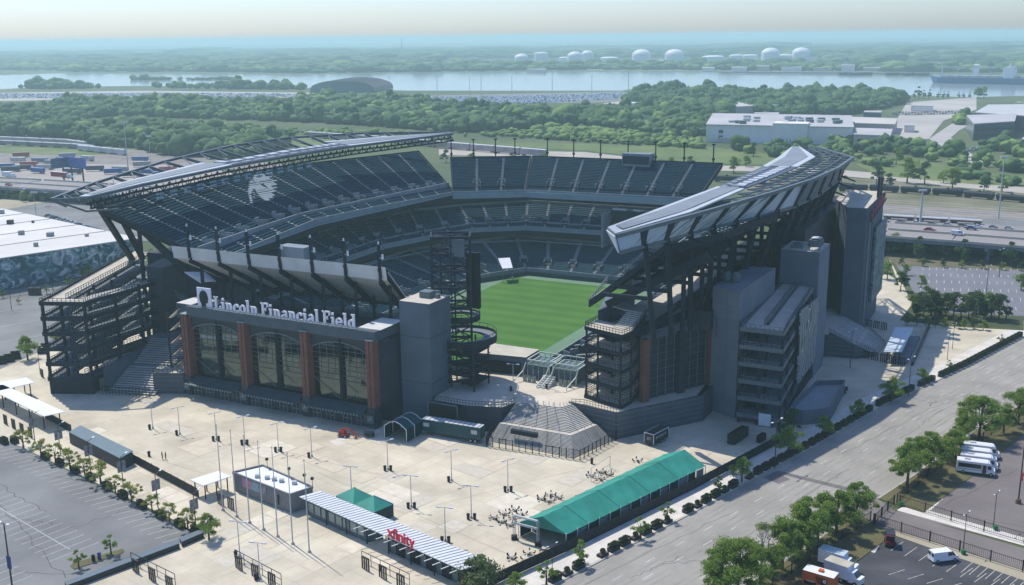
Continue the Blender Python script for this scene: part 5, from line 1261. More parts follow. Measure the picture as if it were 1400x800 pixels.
for o in bpy.data.objects:
    if o.name.startswith('ticket_window'): o.location=(0,0,0);o.data.transform(Matrix.Translation(-Vector(O_)))
for k in range(10):
    t=.56+k*.044;p=A.lerp(B_,t).lerp(D_.lerp(C_,t),.26);b=MB();q=A.lerp(B_,t+.03).lerp(D_.lerp(C_,t+.03),.26)
    b.hexa([(p.x,p.y,.1),(q.x,q.y,.1),(q.x,q.y,2.6),(p.x,p.y,2.6)],[(p.x-.04,p.y-.08,.1),(q.x-.04,q.y-.08,.1),(q.x-.04,q.y-.08,2.6),(p.x-.04,p.y-.08,2.6)]);b.build('gate_panel',m_bin if k%2 else m_steel2,w2,O_)
for k in range(13):
    t=.42+k*.047;p=A.lerp(B_,t);d=(A-D_).normalized();b=MB();b.bar((p.x,p.y,3.7),(p.x+d.x*1.6,p.y+d.y*1.6,3.5),.12,.12);b.build('light_bar',m_white,cn,O_)
ax=(B_-A).normalized();p=A.lerp(B_,.585)+Vector((0,0,4.15))
fontmesh('red_lettering','xfinity',3.0,.12,mat('neon_red',(.62,.02,.06),.4,.0),tuple(p),basis(ax,U1,ax.cross(U1)),cn,O_,bold=.05)
# twin green tents
m_grn=mat('canvas_green',(.025,.25,.185),.6,.18,.22,spec=.4);m_grd=mat('canvas_dark',(.012,.045,.045),.7,.1,.5)
tp=[g(*q,2.7) for q in((458,678),(483,690),(512,701),(539,689),(512,679),(487,668))]
for i,(q,lb) in enumerate([([0,1,4,5],'left one of two joined small green tents behind the long canopy'),([1,2,3,4],'right one of two joined small green tents behind the long canopy')]):
    Q=[tp[k] for k in q];o=thing('marquee_tent',lb,'tent',Q[0][:2]+(0,),group='twin small green tents');O2=o.location
    c=Vector((sum(k[0] for k in Q)/4,sum(k[1] for k in Q)/4,4.7));Q=[tuple(Vector(k).lerp(Vector((c.x,c.y,k[2])),.02)) for k in Q];b=MB()
    for j in range(4): b.poly([Q[j],Q[(j+1)%4],c])
    b.build('canvas_roof',m_grn,o,O2)
    b=MB();ins=[Vector(k).lerp(c,.03) for k in Q]
    for j in range(4): a_,d_=ins[j],ins[(j+1)%4];b.bar((a_.x,a_.y,1.35),(d_.x,d_.y,1.35),.05,2.6)
    b.build('side_curtain',m_grd,o,O2)
    b=MB();b.bar(Vector(Q[2 if i else 3])+Vector((0,0,.05)),c+Vector((0,0,.05)),.22,.08);b.build('seam',m_white,o,O2)
# long green marquee
e0,e1,r0,r1=g(774,731,3.1),g(964.5,637,3.1),g(741,706,5.6),g(936,614.5,5.6)
e0,e1,r0,r1=[Vector(v) for v in (e0,e1,r0,r1)]
f0=Vector((2*r0.x-e0.x,2*r0.y-e0.y,3.1));f1=Vector((2*r1.x-e1.x,2*r1.y-e1.y,3.1))
mq=thing('marquee','long bright green marquee with banners beside the black street fence','marquee',tuple(e0)[:2]+(0,));O2=mq.location
b=MB()
NB=14
for k in range(NB):
    s=k/NB;t=(k+1)/NB;sg=.10
    for (E0,E1) in ((e0,e1),(f0,f1)):
        a_=E0.lerp(E1,s);d_=E0.lerp(E1,t);r_a=r0.lerp(r1,s);r_b=r0.lerp(r1,t);m1=(a_+d_)/2;m1.z-=sg;rm=(r_a+r_b)/2;rm.z-=.06;mm1=(a_+r_a)/2;mm2=(d_+r_b)/2;mmm=(m1+rm)/2-U1*.12
        for pl in ([a_,m1,mmm,mm1],[m1,d_,mm2,mmm],[mm1,mmm,rm,r_a],[mmm,mm2,r_b,rm]): b.poly(pl)
b.poly([e0,r0,f0]);b.poly([e1,f1,r1])
for k in range(2,NB,3):
    for (E0,E1) in ((e0,e1),(f0,f1)): b.bar(E0.lerp(E1,k/NB)+U1*.03,r0.lerp(r1,k/NB)+U1*.05,.07,.05,1)
b.build('canvas_roof',[m_grn,mat('canvas_seam',(.015,.16,.12),.6,.1,.3)],mq,O2)
b=MB();ins=lambda p:p.lerp(Vector(((r0.x+r1.x)/2,(r0.y+r1.y)/2,p.z)),.0)
for (p,q) in ((e0,e1),(f0,f1)):
    for k in range(NB):
        if k%2==0 or p is f0:
            b=MB();a_=p.lerp(q,(k+.04)/NB).lerp(r0.lerp(r1,(k+.04)/NB),.05);d_=p.lerp(q,(k+.96)/NB).lerp(r0.lerp(r1,(k+.96)/NB),.05);b.bar((a_.x,a_.y,1.5),(d_.x,d_.y,1.5),.06,2.9);b.build('side_curtain',m_grd,mq,O2)

m_ban=mat('banner_grey',(.30,.34,.35),.6,.0,1.3,col2=(.10,.14,.15),detail=6)
for k in range(1,NB,2):
    a_=e0.lerp(e1,(k+.1)/NB);d_=e0.lerp(e1,(k+.9)/NB);b=MB();b.bar((a_.x-.2,a_.y+.2,1.7),(d_.x-.2,d_.y+.2,1.7),.05,1.9);b.build('side_banner',m_ban,mq,O2)
for k in range(NB+1):
    for (E0,E1) in ((e0,e1),(f0,f1)):
        a_=E0.lerp(E1,k/NB);b=MB();b.bar((a_.x,a_.y,0),(a_.x,a_.y,3.3),.14,.14);b.build('tent_pole',m_white,mq,O2)
d=(r0-r1).normalized();w_=(f0-e0)*.5
b=MB();c0=f0+d*1.2;c1=r0+d*1.2;c0.z=c1.z=0
for c in (c0,c1):
    for s in (-.25,.25):
        b.bar((c.x+s,c.y,0),(c.x+s,c.y,5),.1,.1);b.bar((c.x,c.y+s,0),(c.x,c.y+s,5),.1,.1)
    for k in range(8): b.bar((c.x-.25,c.y,k*.62),(c.x+.25,c.y,k*.62+.6),.06,.06)
    b.bar((c.x-.6,c.y,.35),(c.x+.6,c.y,.35),1.2,.7,1)
for z in (3.4,5): b.bar((c0.x,c0.y,z),(c1.x,c1.y,z),.45,.3)
tr_=b.build('truss_arch',[m_galv,m_bin]);tag(tr_,'small aluminium truss arch at the near end of the green marquee','arch')
# black street fence
def fence(name,label,pts,h,m,post=3.,screen=True,cat='fence',group=None,mp=None,r=.05):
    o=thing(name,label,cat,tuple(pts[0][:2])+(0,),group=group);O3=o.location
    if screen:
        b=MB()
        for i in range(len(pts)-1):
            p,q=Vector(pts[i][:2]),Vector(pts[i+1][:2]);n=max(1,int((q-p).length/post))
            for k in range(n):
                a_=p.lerp(q,k/n);d_=p.lerp(q,(k+.985)/n);b.bar((a_.x,a_.y,h/2),(d_.x,d_.y,h/2),.05,h-.15)
        b.build('screen_panel',m,o,O3)
    else:
        b=MB()
        for i in range(len(pts)-1):
            p,q=Vector(pts[i][:2]),Vector(pts[i+1][:2]);L_=(q-p).length;n=max(1,int(L_/.35))
            z0=pts[i][2] if len(pts[i])>2 else 0
            for k in range(n): a_=p.lerp(q,k/n);b.bar((a_.x,a_.y,z0+.1),(a_.x,a_.y,z0+h),.035,.035)
            for z in (.25,h-.15): b.bar((p.x,p.y,z0+z),(q.x,q.y,z0+z),.07,.07)
        b.build('picket_panel',m,o,O3)
    b=MB()
    for i in range(len(pts)-1):
        p,q=Vector(pts[i][:2]),Vector(pts[i+1][:2]);n=max(1,int((q-p).length/post))
        z0=pts[i][2] if len(pts[i])>2 else 0
        for k in range(n+1): a_=p.lerp(q,k/n);b.bar((a_.x,a_.y,z0),(a_.x,a_.y,z0+h+.1),r*2,r*2)
    b.build('post_run',mp or m,o,O3);return o
m_scr=mat('screen_black',(.012,.016,.02),.7,.25,.5)
fence('street_fence','long black screened fence between plaza and street pavement',[g(668,804),g(690,793),g(774,755),g(950,668.5),g(1018,632),g(1062,608),g(1085,594)],2.3,m_scr,2.6)
fence('screen_fence','dark screened fence between the car park trees and the plaza',[g(183,633),g(272,681)],2.2,m_scr,2.6)
fence('screen_fence','short dark fence between two left ticket canopies',[g(62,572),g(98,592)],2.2,m_scr,2.6)
fence('metal_fence','tall open metal fence round the foot of the hip stairs',[g(672,594),g(665,611),g(793,630),g(842,602),g(862,588)],2.6,m_steel,1.6,False,r=.10)
# bottom-left wall
b=MB();q=[g(89,803),g(243,745),g(246,750),g(92,808)];b.prism([p[:2] for p in q],-.1,1.1,0,1);o=b.build('low_wall',[m_lampdark,mat('coping_blue',(.10,.14,.17),.6,.1,.4)]);tag(o,'long low dark wall along the bottom edge of the left car park','wall')
b=MB();q=[g(246,742),g(276,730),g(279,735),g(249,748)];b.prism([p[:2] for p in q],-.1,1.1,0,1);o=b.build('low_wall',[m_lampdark,MATS['coping_blue']]);tag(o,'short piece of low dark wall at the car park corner','wall')
# left canopies
canopy('ticket_canopy','small white canopy on black posts left of the grey kiosk',[g(278,664,3.5),g(316,651,3.5),g(298,644,3.5),g(260,656,3.5)],[3.5]*4,m_white,posts=3)
c2=canopy('ticket_canopy','white canopy over turnstiles at the left edge, nearer one',[g(-30,552,4.2),g(60,568,4.2),g(89,563,4.2),g(26,534,4.2)],[4.2]*4,m_white,posts=4) if False else canopy('ticket_canopy','long white canopy over turnstiles at the left edge, the nearer of two',[g(60,569,4.),g(-22,528,4.),g(12,521,4.) if False else g(4,526,4.),g(89,563,4.)],[4.]*4,m_white,posts=5)
canopy('ticket_canopy','white canopy at the left edge behind the longer one',[g(47,523,4.),g(-30,541,4.),g(-40,529,4.),g(36,516,4.)],[4.]*4,m_white,posts=4)
b=MB();q=[g(94,590,3.),g(110,583,3.),g(182,618,3.),g(164,626,3.)];b.prism([p[:2] for p in q],0,2.7,0);o=thing('flat_roof_shed','long low dark shed with slate blue roof by the left trees','shed',q[0][:2]+(0,));b.build('wall',mat('shed_dark',(.05,.05,.05),.7,.2,.4),o,o.location)
b=MB();b.hexa([(q[0][0],q[0][1],2.72),(q[1][0],q[1][1],3.1),(q[2][0],q[2][1],3.1),(q[3][0],q[3][1],2.72)],[(q[0][0],q[0][1],2.9),(q[1][0],q[1][1],3.3),(q[2][0],q[2][1],3.3),(q[3][0],q[3][1],2.9)]);b.build('roof',mat('shed_roof',(.10,.16,.19),.5,.1,.4),o,o.location)
# turnstile frames: low rails of twin black gates
TG=thing('turnstile_gate','tmp','gate')
b=MB()
for s in (-.9,-.3,.3,.9): b.bar((s,0,0),(s,0,2.4),.14,.3)
b.bar((-.97,0,2.4),(.97,0,2.4),.3,.2);b.build('gate_frame',m_bin,TG);b=MB()
for z in (.5,1,1.5): b.bar((-.3,0,z),(.3,0,z),.06,.06)
b.build('turnstile_arm',m_galv,TG)
tgs=[]
for lab,a_,d_,n in (('bottom left row by the wall',(186,782),(232,806),3),('row under the lowest flagpole lamp',(327,778),(372,801),3),('row below the long white canopy',(500,779),(548,803),3),('row by the left edge path',(8,580),(42,598),4),('row beside the small white canopy',(302,690),(316,696),2),('row by the left ramp',(58,516),(66,521),1),('row in the shade of the right stairs',(1172,488),(1232,500),6),('row beyond the blue white canopy',(1188,447),(1208,451),3)):
    p=Vector(g(*a_));q=Vector(g(*d_));r_=yaw(p,q)
    for k in range(n):
        c=p.lerp(q,k/max(1,n-1));o=TG if not tgs else dup(TG,tuple(c),r_);o.location=c;o.rotation_euler=(0,0,r_);tgs.append(o)
        o['label']=f'turnstile gate, {nth(k+1)} from the left, {lab}' if n>1 else 'black turnstile gate, '+lab;o['group']='black turnstile gates'
for lab,a_,d_ in (('left',(180,770),(240,800)),('middle',(322,766),(385,800)),('right',(495,768),(560,800))):
    p=g(*a_);q=g(*d_);b=MB();b.rail([p,q],2.2,2.5,.05);o=b.build('rail_fence',m_steel);tag(o,f'thin rail over the {lab} row of turnstiles at the bottom edge','railing')
# right canopy (blue white)
cb=canopy('ticket_canopy','blue white canopy below the right stairs, striped by shadow',[g(1208,481,4),g(1233,481,4),g(1249,448,4),g(1224,447,4)],[4]*4,mat('canopy_bluewhite',(.50,.56,.60),.45,.06,.2),posts=2)
b=MB();b.prism([p[:2] for p in (g(1212,497),g(1240,498),g(1258,462),g(1238,461))],0,.6);o=b.build('queue_platform',m_shade_c);tag(o,'low grey platform beside the blue white canopy','platform')
b=MB()
p=g(1247,500);q=g(1270,448);b.wall([p,q],0,1.3,.5);o=b.build('planted_wall',m_bin);tag(o,'dark low wall right of the blue white canopy','wall')
# picnic tables
PT=thing('picnic_table','tmp','table');b=MB();b.tube((0,0,.70),(0,0,.78),.6,.6,14);b.tube((0,0,0),(0,0,.7),.08,.08,8,0);b.build('table_top',mat('table_grey',(.48,.47,.43),.6,.1,2),PT)
for k in range(4):
    a=k*math.pi/2+.6;c=Vector((math.cos(a),math.sin(a),0))*1.25;b=MB();b.bar(c+U1*.4,c+U1*.48,.5,.5);b.bar((0,0,.15),c*.9+U1*.3,.08,.08)
    n=c.normalized();b.bar(c+n*.25+U1*.45,c+n*.3+U1*1.0,.45,.05)
    for s in (-.18,.18): b.bar(c+Vector((s,s,0)),c+Vector((s,s,.42)),.05,.05)
    b.build('seat',m_bin,PT)
pts=[(248,497),(298,480),(343,462),(285,515),(342,497),(322,530),(378,480),(467,412),(510,393),(545,405),(503,422),(692,305),(740,290),(735,320),(775,300),(905,238),(332,680),(412,660),(478,645),(400,690)]
whr=['leftmost','left of centre','at the back','front left','middle','front right','rightmost']
for i,(x,y) in enumerate(pts):
    p=g(600+x/3.333,560+y/3.333);o=PT if i==0 else dup(PT,p,i*.7);o.location=p;o.scale=(.72,.72,.85)
    if i<7: l='white round table with black seats, '+whr[i]+' of seven left of the marquee'
    elif i<11: l='white round table, '+['left','back','right','front'][i-7]+' of four behind the near marquee end'
    elif i<15: l='white round table, '+['left','back','front','right'][i-11]+' of four by the metal stand behind the marquee'
    elif i==15: l='single white round table left of the black box trailer'
    else: l='white round table, '+['left','middle','right','nearest'][i-16]+' one of four near the bottom end of the street fence'
    o['label']=l;o['group']='round picnic tables with black seats'
b=MB();p=g(808,658);q=g(834,640)
b.bar(p,(p[0],p[1],3),.12,.12);b.bar(q,(q[0],q[1],3),.12,.12)
for z in (1,3): b.bar((p[0],p[1],z),(q[0],q[1],z),.1,.1)
o=b.build('metal_stand',m_galv);tag(o,'light metal frame standing between white tables behind the marquee','frame')
for i,(x,y,l) in enumerate([(809,634,'single black post bin on the plaza in front of the hip stairs'),(204,624,'small dark bin on the plaza left of two standing people')]):
    o=dup(BN,g(x,y));o['label']=l
# green garage tent, trailer etc.
fr=Vector(g(556,605));fl=Vector(g(526,598.5));bk=Vector(g(578,592))-fr
gt=thing('garage_tent','dark green arched garage tent open towards the viewer','tent',tuple(fr));O4=gt.location
def prof(p0,p1):
    d_=p1-p0;return [p0,p0+U1*3.1,p0+d_*.28+U1*4.3,p0+d_*.5+U1*4.7,p0+d_*.72+U1*4.3,p1+U1*3.1,p1]
A_=prof(fl,fr);B2=[p+bk for p in A_];b=MB()
for i in range(6): b.hexa([A_[i],A_[i+1],B2[i+1],B2[i]],[p+Vector((0,0,.06)) for p in (A_[i],A_[i+1],B2[i+1],B2[i])])
b.poly(B2);b.build('canvas_shell',mat('canvas_teal_dark',(.006,.07,.075),.6,.12,.4),gt,O4)
for s in (0,.5,1):
    b=MB()
    for i in range(6): b.bar(A_[i]+bk*s+U1*.08,A_[i+1]+bk*s+U1*.08,.16,.16)
    b.build('tent_frame',m_white,gt,O4)
m_tyre=mat('tyre',(.015,.015,.016),.9,.1,2);m_chrome=mat('bright_metal',(.5,.5,.5),.3,.05,1,metal=.6)
def wheel(par,x,y,r=.5,w=.3,name='wheel'):
    b=MB();b.tube((x,y-w/2,r),(x,y+w/2,r),r,r,14,0);o=b.build(name,m_tyre,par);c=MB();s=-1 if y<0 else 1;c.tube((x,y+s*w/2,r),(x,y+s*(w/2+.02),r),r*.55,r*.55,10);c.build('rim',m_chrome,o);return o
def trailer(name,label,L_,Wd,H_,m,mr,loc,rz,cat='trailer',floor=1.1,stripes=0,mark=None,legs=True,group=None):
    t=thing(name,label,cat,loc,rz,group);b=MB();b.box(-L_/2,L_/2,-Wd/2,Wd/2,floor,H_);b.build('body',m,t)
    b=MB();b.box(-L_/2+.05,L_/2-.05,-Wd/2+.05,Wd/2-.05,H_,H_+.05)
    for k in range(stripes): x=-L_/2+L_*(k+.5)/stripes;b.box(x-.06,x+.06,-Wd/2+.05,Wd/2-.05,H_+.05,H_+.10,1)
    b.build('roof',[mr,m_lampdark],t)
    b=MB();b.box(-L_/2+.2,L_/2-.2,-.5,.5,floor-.3,floor-.01);b.build('chassis',m_lampdark,t)
    for x in ((L_/2-1.4),(L_/2-2.6)):
        for s in (-1,1): wheel(t,x,s*(Wd/2-.2),.5,.3)
    if legs:
        b=MB()
        for s in (-1,1): b.bar((-L_/2+2.5,s*.8,0),(-L_/2+2.5,s*.8,floor),.15,.15)
        b.build('landing_leg',m_lampdark,t)
    if mark:
        for s in (-1,1):
            for x in (-L_/2+1.3,L_/2-1.6):
                b=MB();b.box(x-.8,x+.8,s*(Wd/2+.01)-.01,s*(Wd/2+.01)+.01,2.3,3.3);b.build('side_badge',mark,t)
    return t
p0=Vector(g(582,596));p1=Vector(g(648,607));c=(p0+p1)/2+Vector((.8,1.4,0))
trailer('trailer','long dark teal trailer with pale roof right of the lift tower',16.,2.6,4.1,mat('trailer_teal',(.004,.055,.065),.35,.1,.3),mat('trailer_roof',(.50,.53,.55),.5,.06,.3),tuple(c),yaw(p0,p1),stripes=12,mark=m_galv)
p0=Vector(g(893.6,610.5));p1=Vector(g(913,600));q0=Vector(g(881.4,608.5));c=(p1+q0)/2
bt=trailer('box_trailer','small black box trailer with white edges parked in the shade',(p1-p0).length+.3,2.6,3.1,mat('trailer_black',(.012,.014,.02),.35,.1,.3),m_lampdark,tuple(c),yaw(p0,p1),floor=.6,legs=False)
L_=(p1-p0).length+.3
b=MB()
for x in (-L_/2,L_/2):
    for s in (-1.3,1.3): b.bar((x,s,.6),(x,s,3.1),.12,.12)
for s in (-1.3,1.3): b.bar((-L_/2,s,3.1),(L_/2,s,3.1),.12,.12)
b.bar((-L_/2,-1.3,3.1),(-L_/2,1.3,3.1),.12,.12);b.build('edge_trim',m_white,bt)
b=MB();b.box(-L_/2+1,L_/2-1,-1.33,-1.31,1.7,2.3);b.box(-L_/2-.03,-L_/2-.01,-.7,.7,1.5,2.3);b.build('side_lettering',mat('letter_band',(.35,.38,.4),.5,.0,1.2,col2=(.03,.03,.04),detail=5),bt)
def skip(label,p0,p1,q0,h,m):
    p0,p1,q0=Vector(p0),Vector(p1),Vector(q0);L_=(p1-p0).length;w_=(q0-p0).length;c=(p1+q0)/2;t=thing('skip_container',label,'container',tuple(c),yaw(p0,p1));b=MB()
    x,y=L_/2,w_/2
    for a_,d_ in (((-x,-y),(x,-y)),((x,-y),(x,y)),((x,y),(-x,y)),((-x,y),(-x,-y))): b.bar((*a_,h/2+.1),(*d_,h/2+.1),.1,h)
    b.box(-x,x,-y,y,.1,.2);b.build('shell',m,t)
    b=MB()
    for k in range(7): xx=-x+2*x*(k+.5)/7;b.box(xx-.06,xx+.06,-y-.1,-y,.2,h);b.box(xx-.06,xx+.06,y,y+.1,.2,h)
    b.build('rib',m,t);b=MB();b.box(-x+.1,x-.1,-y+.1,y-.1,.3,h*.8);b.build('load',mat('rubbish_dark',(.02,.022,.018),.9,.4,2),t);return t
m_skip=mat('skip_green',(.015,.03,.016),.5,.2,.5)
skip('large dark green open skip in the shade left of the street fence',g(1003.6,609),g(1023,596.4),g(994,607),2.4,m_skip)
skip('small black container against the street fence beside the green skip',g(1038,607),g(1046,602),g(1035,605),1.7,m_bin)
# red boom lifts
m_red=mat('lift_red',(.36,.05,.03),.4,.1,.5)
def boomlift(label,x,y,rz):
    t=thing('boom_lift',label,'boom lift',g(x,y),rz);t.scale=(.85,.85,.85);b=MB();b.box(-1.3,1.3,-.9,.9,.45,1.1);b.build('chassis',m_red,t)
    for sx in (-1,1):
        for sy in (-1,1): wheel(t,sx*1.,sy*.95,.45,.35)
    b=MB();b.box(-1.2,.6,-.7,.7,1.1,2.);b.build('turret',m_red,t);b=MB();b.bar((-1.,0,2.),(1.6,0,2.7),.35,.4);b.bar((1.6,0,2.7),(3.6,0,1.4),.28,.3);b.build('boom',m_red,t)
    b=MB();b.rail([(3.5,-.7,.5),(4.4,-.7,.5),(4.4,.7,.5),(3.5,.7,.5),(3.5,-.7,.5)],1.1,.8,.04);b.box(3.5,4.4,-.7,.7,.4,.5);b.build('basket',m_red,t);return t
boomlift('larger red boom lift parked in the shade before the last glass bay',470,597,R(-20))
t=thing('scissor_lift','small dark scissor lift at the foot of the right brick column','scissor lift',g(505,597),R(-20));b=MB();b.box(-1.1,1.1,-.6,.6,.3,.9);b.build('chassis',m_lampdark,t);b=MB();b.rail([(-1.1,-.6,1.2),(1.1,-.6,1.2),(1.1,.6,1.2),(-1.1,.6,1.2),(-1.1,-.6,1.2)],1.,.9,.04);b.box(-1.1,1.1,-.6,.6,1.1,1.2);b.build('platform',m_steel2,t)
for s in (-.8,.8):
    for y in(-.6,.6): wheel(t,s,y,.3,.2)
# speaker masts beside the left tree row
SP=thing('banner_mast','tmp','lamp post');b=MB();b.tube((0,0,0),(0,0,7.4),.12,.08,8);b.build('pole',m_lampdark,SP)
b=MB();b.bar((0,-.0,7.3),(1.9,.9,7.5),.1,.1);b.build('arm',m_lampdark,SP);b=MB();b.bar((1.5,.7,7.5),(2.3,1.1,7.55),.35,.15);b.build('lamp_head',m_white,SP)
for s in (-1,1):
    b=MB();b.box(s*.55-.4,s*.55+.4,-.04,.04,3.9,6.3);b.build('banner',mat('banner_silver',(.30,.31,.33),.5,.1,1.5,col2=(.14,.14,.16)),SP)
for i,(x,y) in enumerate([(24,628),(48,606),(83,622),(124,645),(169,668),(216,694),(268,722)]):
    if i==0: continue
    p=g(x,y);o=SP if i==1 else dup(SP,p,R(50));o.location=p;o.rotation_euler=(0,0,R(50));o['label']=f'dark mast with silver banners, {nth(i)} from the top of the left tree row';o['group']='banner masts along the left tree row'
# single road lamps
RL=thing('street_lamp','tmp','street lamp');b=MB();b.tube((0,0,0),(0,0,11),.14,.08,8);b.build('pole',m_lampdark,RL);b=MB();b.bar((0,0,10.9),(1.8,0,11.3),.1,.1);b.bar((0,0,10.9),(-1.8,0,11.3),.1,.1);b.build('arm',m_lampdark,RL)
for s in (-1,1): b=MB();b.bar((s*1.6,0,11.3),(s*2.3,0,11.35),.35,.15);b.build('lamp_head',m_white,RL)
sl_=[((1059,640),'by the dark green street tree near the skip'),((1242,542),'on the kerb below the blue white canopy'),((1162,503),'in front of the wide right stairs'),((1295,492),'left one of two on the sunlit plaza triangle'),((1302,477),'right one of two on the sunlit plaza triangle'),((1317,751),'between the two picket fences on the right'),((1358,721),'beside the upper picket fence on the right'),((755,792),'by the street fence at the bottom edge'),((1348,405),'left one in the rear right car park'),((1366,379),'right one in the rear right car park'),((16,424),'in the left rear car park by the mural building'),((73,398),'in front of the mural wall'),((55,512),'by the left edge behind the ticket canopy'),((36,477),'tmp')]
for i,((x,y),l) in enumerate(sl_[:-1]):
    p=g(x,y);o=RL if i==0 else dup(RL,p,R(45));o.location=p;o.rotation_euler=(0,0,R(45));o['label']='tall dark street lamp '+l;o['group']='tall street lamps';s=[1,.95,1,.7,.7,.65,.65,.6,1,1,.9,.75,.7][i];o.scale=(s,)*3
LQ=thing('car_park_lamp','dark car park lamp with a blue sign at the bottom left corner','street lamp',g(18,812,-.1),R(-30))
b=MB();b.tube((0,0,0),(0,0,13.5),.17,.11,8);b.build('pole',m_lampdark,LQ);b=MB();b.bar((-1,0,13.5),(1,0,13.5),.1,.1);b.build('arm',m_lampdark,LQ)
for s in (-1,1): b=MB();b.bar((s*.7,0,13.55),(s*1.4,0,13.6),.4,.15);b.build('lamp_head',m_white,LQ)
b=MB();b.box(-.45,.45,-.12,.12,4.9,7.3);b.build('blue_sign',mat('sign_blue',(.03,.06,.22),.5,.1,1),LQ)
LQ=thing('car_park_lamp','dark lamp on round footing with a red sign at the right edge','street lamp',g(1392,688,-.1),R(40))
b=MB();b.tube((0,0,0),(0,0,12.5),.17,.11,8);b.build('pole',m_lampdark,LQ);b=MB();b.tube((0,0,0),(0,0,.9),.6,.5,12);b.build('footing',mat('footing_brown',(.16,.10,.07),.8,.1,1),LQ)
b=MB();b.tube((0,-.2,6.3),(0,-.3,6.3),.55,.55,14);b.box(-.5,.5,-.25,-.15,5.,5.6);b.build('red_sign',mat('sign_red2',(.5,.03,.04),.5,.1,1),LQ)
# people
def person(label,loc,rz,shirt,trous,skin,hairc,arm=0.):
    
    me=bpy.data.meshes.new('person');V=[(0,0,.95),(0,0,1.15),(0,0,1.42),(0,.01,1.52),(0,.03,1.60),(0,.03,1.72),(-.19,0,1.42),(-.26,-.02+arm*.05,1.15),(-.24,.12+arm*.2,.92),(-.24,.2+arm*.25,.84),(.19,0,1.42),(.26,0,1.15),(.25,.08,.90),(.25,.12,.82),(-.1,0,.9),(-.12,.02,.5),(-.12,-.02,.1),(-.12,.12,.05),(.1,0,.9),(.13,.06,.5),(.14,.02,.1),(.14,.16,.05)]
    E_=[(0,1),(1,2),(2,3),(3,4),(4,5),(2,6),(6,7),(7,8),(8,9),(2,10),(10,11),(11,12),(12,13),(0,14),(14,15),(15,16),(16,17),(0,18),(18,19),(19,20),(20,21)]
    rad=[.19,.18,.2,.08,.12,.11,.07,.05,.04,.035,.07,.05,.04,.035,.1,.075,.05,.045,.1,.075,.05,.045]
    me.from_pydata(V,E_,[]);o=bpy.data.objects.new('tmpp',me);COL.objects.link(o);mod=o.modifiers.new('s','SKIN');o.modifiers.new('u','SUBSURF').levels=1
    for i,r in enumerate(rad): me.skin_vertices[0].data[i].radius=(r,r*(.75 if i<3 else 1))
    me.skin_vertices[0].data[0].use_root=True
    dg=bpy.context.evaluated_depsgraph_get();m2=bpy.data.meshes.new_from_object(o.evaluated_get(dg));bpy.data.objects.remove(o);m2.name='person'
    m2.materials.clear()
    for m in (skin,shirt,trous): m2.materials.append(m)
    for p in m2.polygons:
        z=p.center.z;x=abs(p.center.x);p.material_index=1 if (1.0<z<1.5 and (x<.24 or z>1.2)) else 2 if (.3<z<=1.0 and x<.22) else 0
        p.use_smooth=True
    ob=bpy.data.objects.new('person',m2);COL.objects.link(ob);ob.location=loc;ob.scale=(1.12,1.12,1.06);ob.rotation_euler=(0,0,rz);tag(ob,label,'person',kind='thing')
    b=MB();N_=8
    for k in range(3):
        z0=1.68+k*.045;b.tube((0,.01,z0),(0,.01,z0+.045),.115-k*.015,.105-k*.03,10)
    b.build('hair',hairc,ob);return ob
sk=mat('skin',(.35,.2,.14),.6,.0);hr=mat('hair_dark',(.02,.015,.01),.7,.0)
person('person in dark clothes standing on the plaza, left of a pair',g(222,628),R(-60),mat('shirt_dark',(.02,.02,.025),.8,.0),mat('trousers_dark',(.025,.025,.03),.8,.0),sk,hr,1)
person('person in dark top and shorts standing on the plaza, right of a pair',g(227,628.5),R(120),mat('shirt_maroon',(.05,.02,.03),.8,.0),mat('shorts_dark',(.02,.03,.05),.8,.0),sk,hr,1)
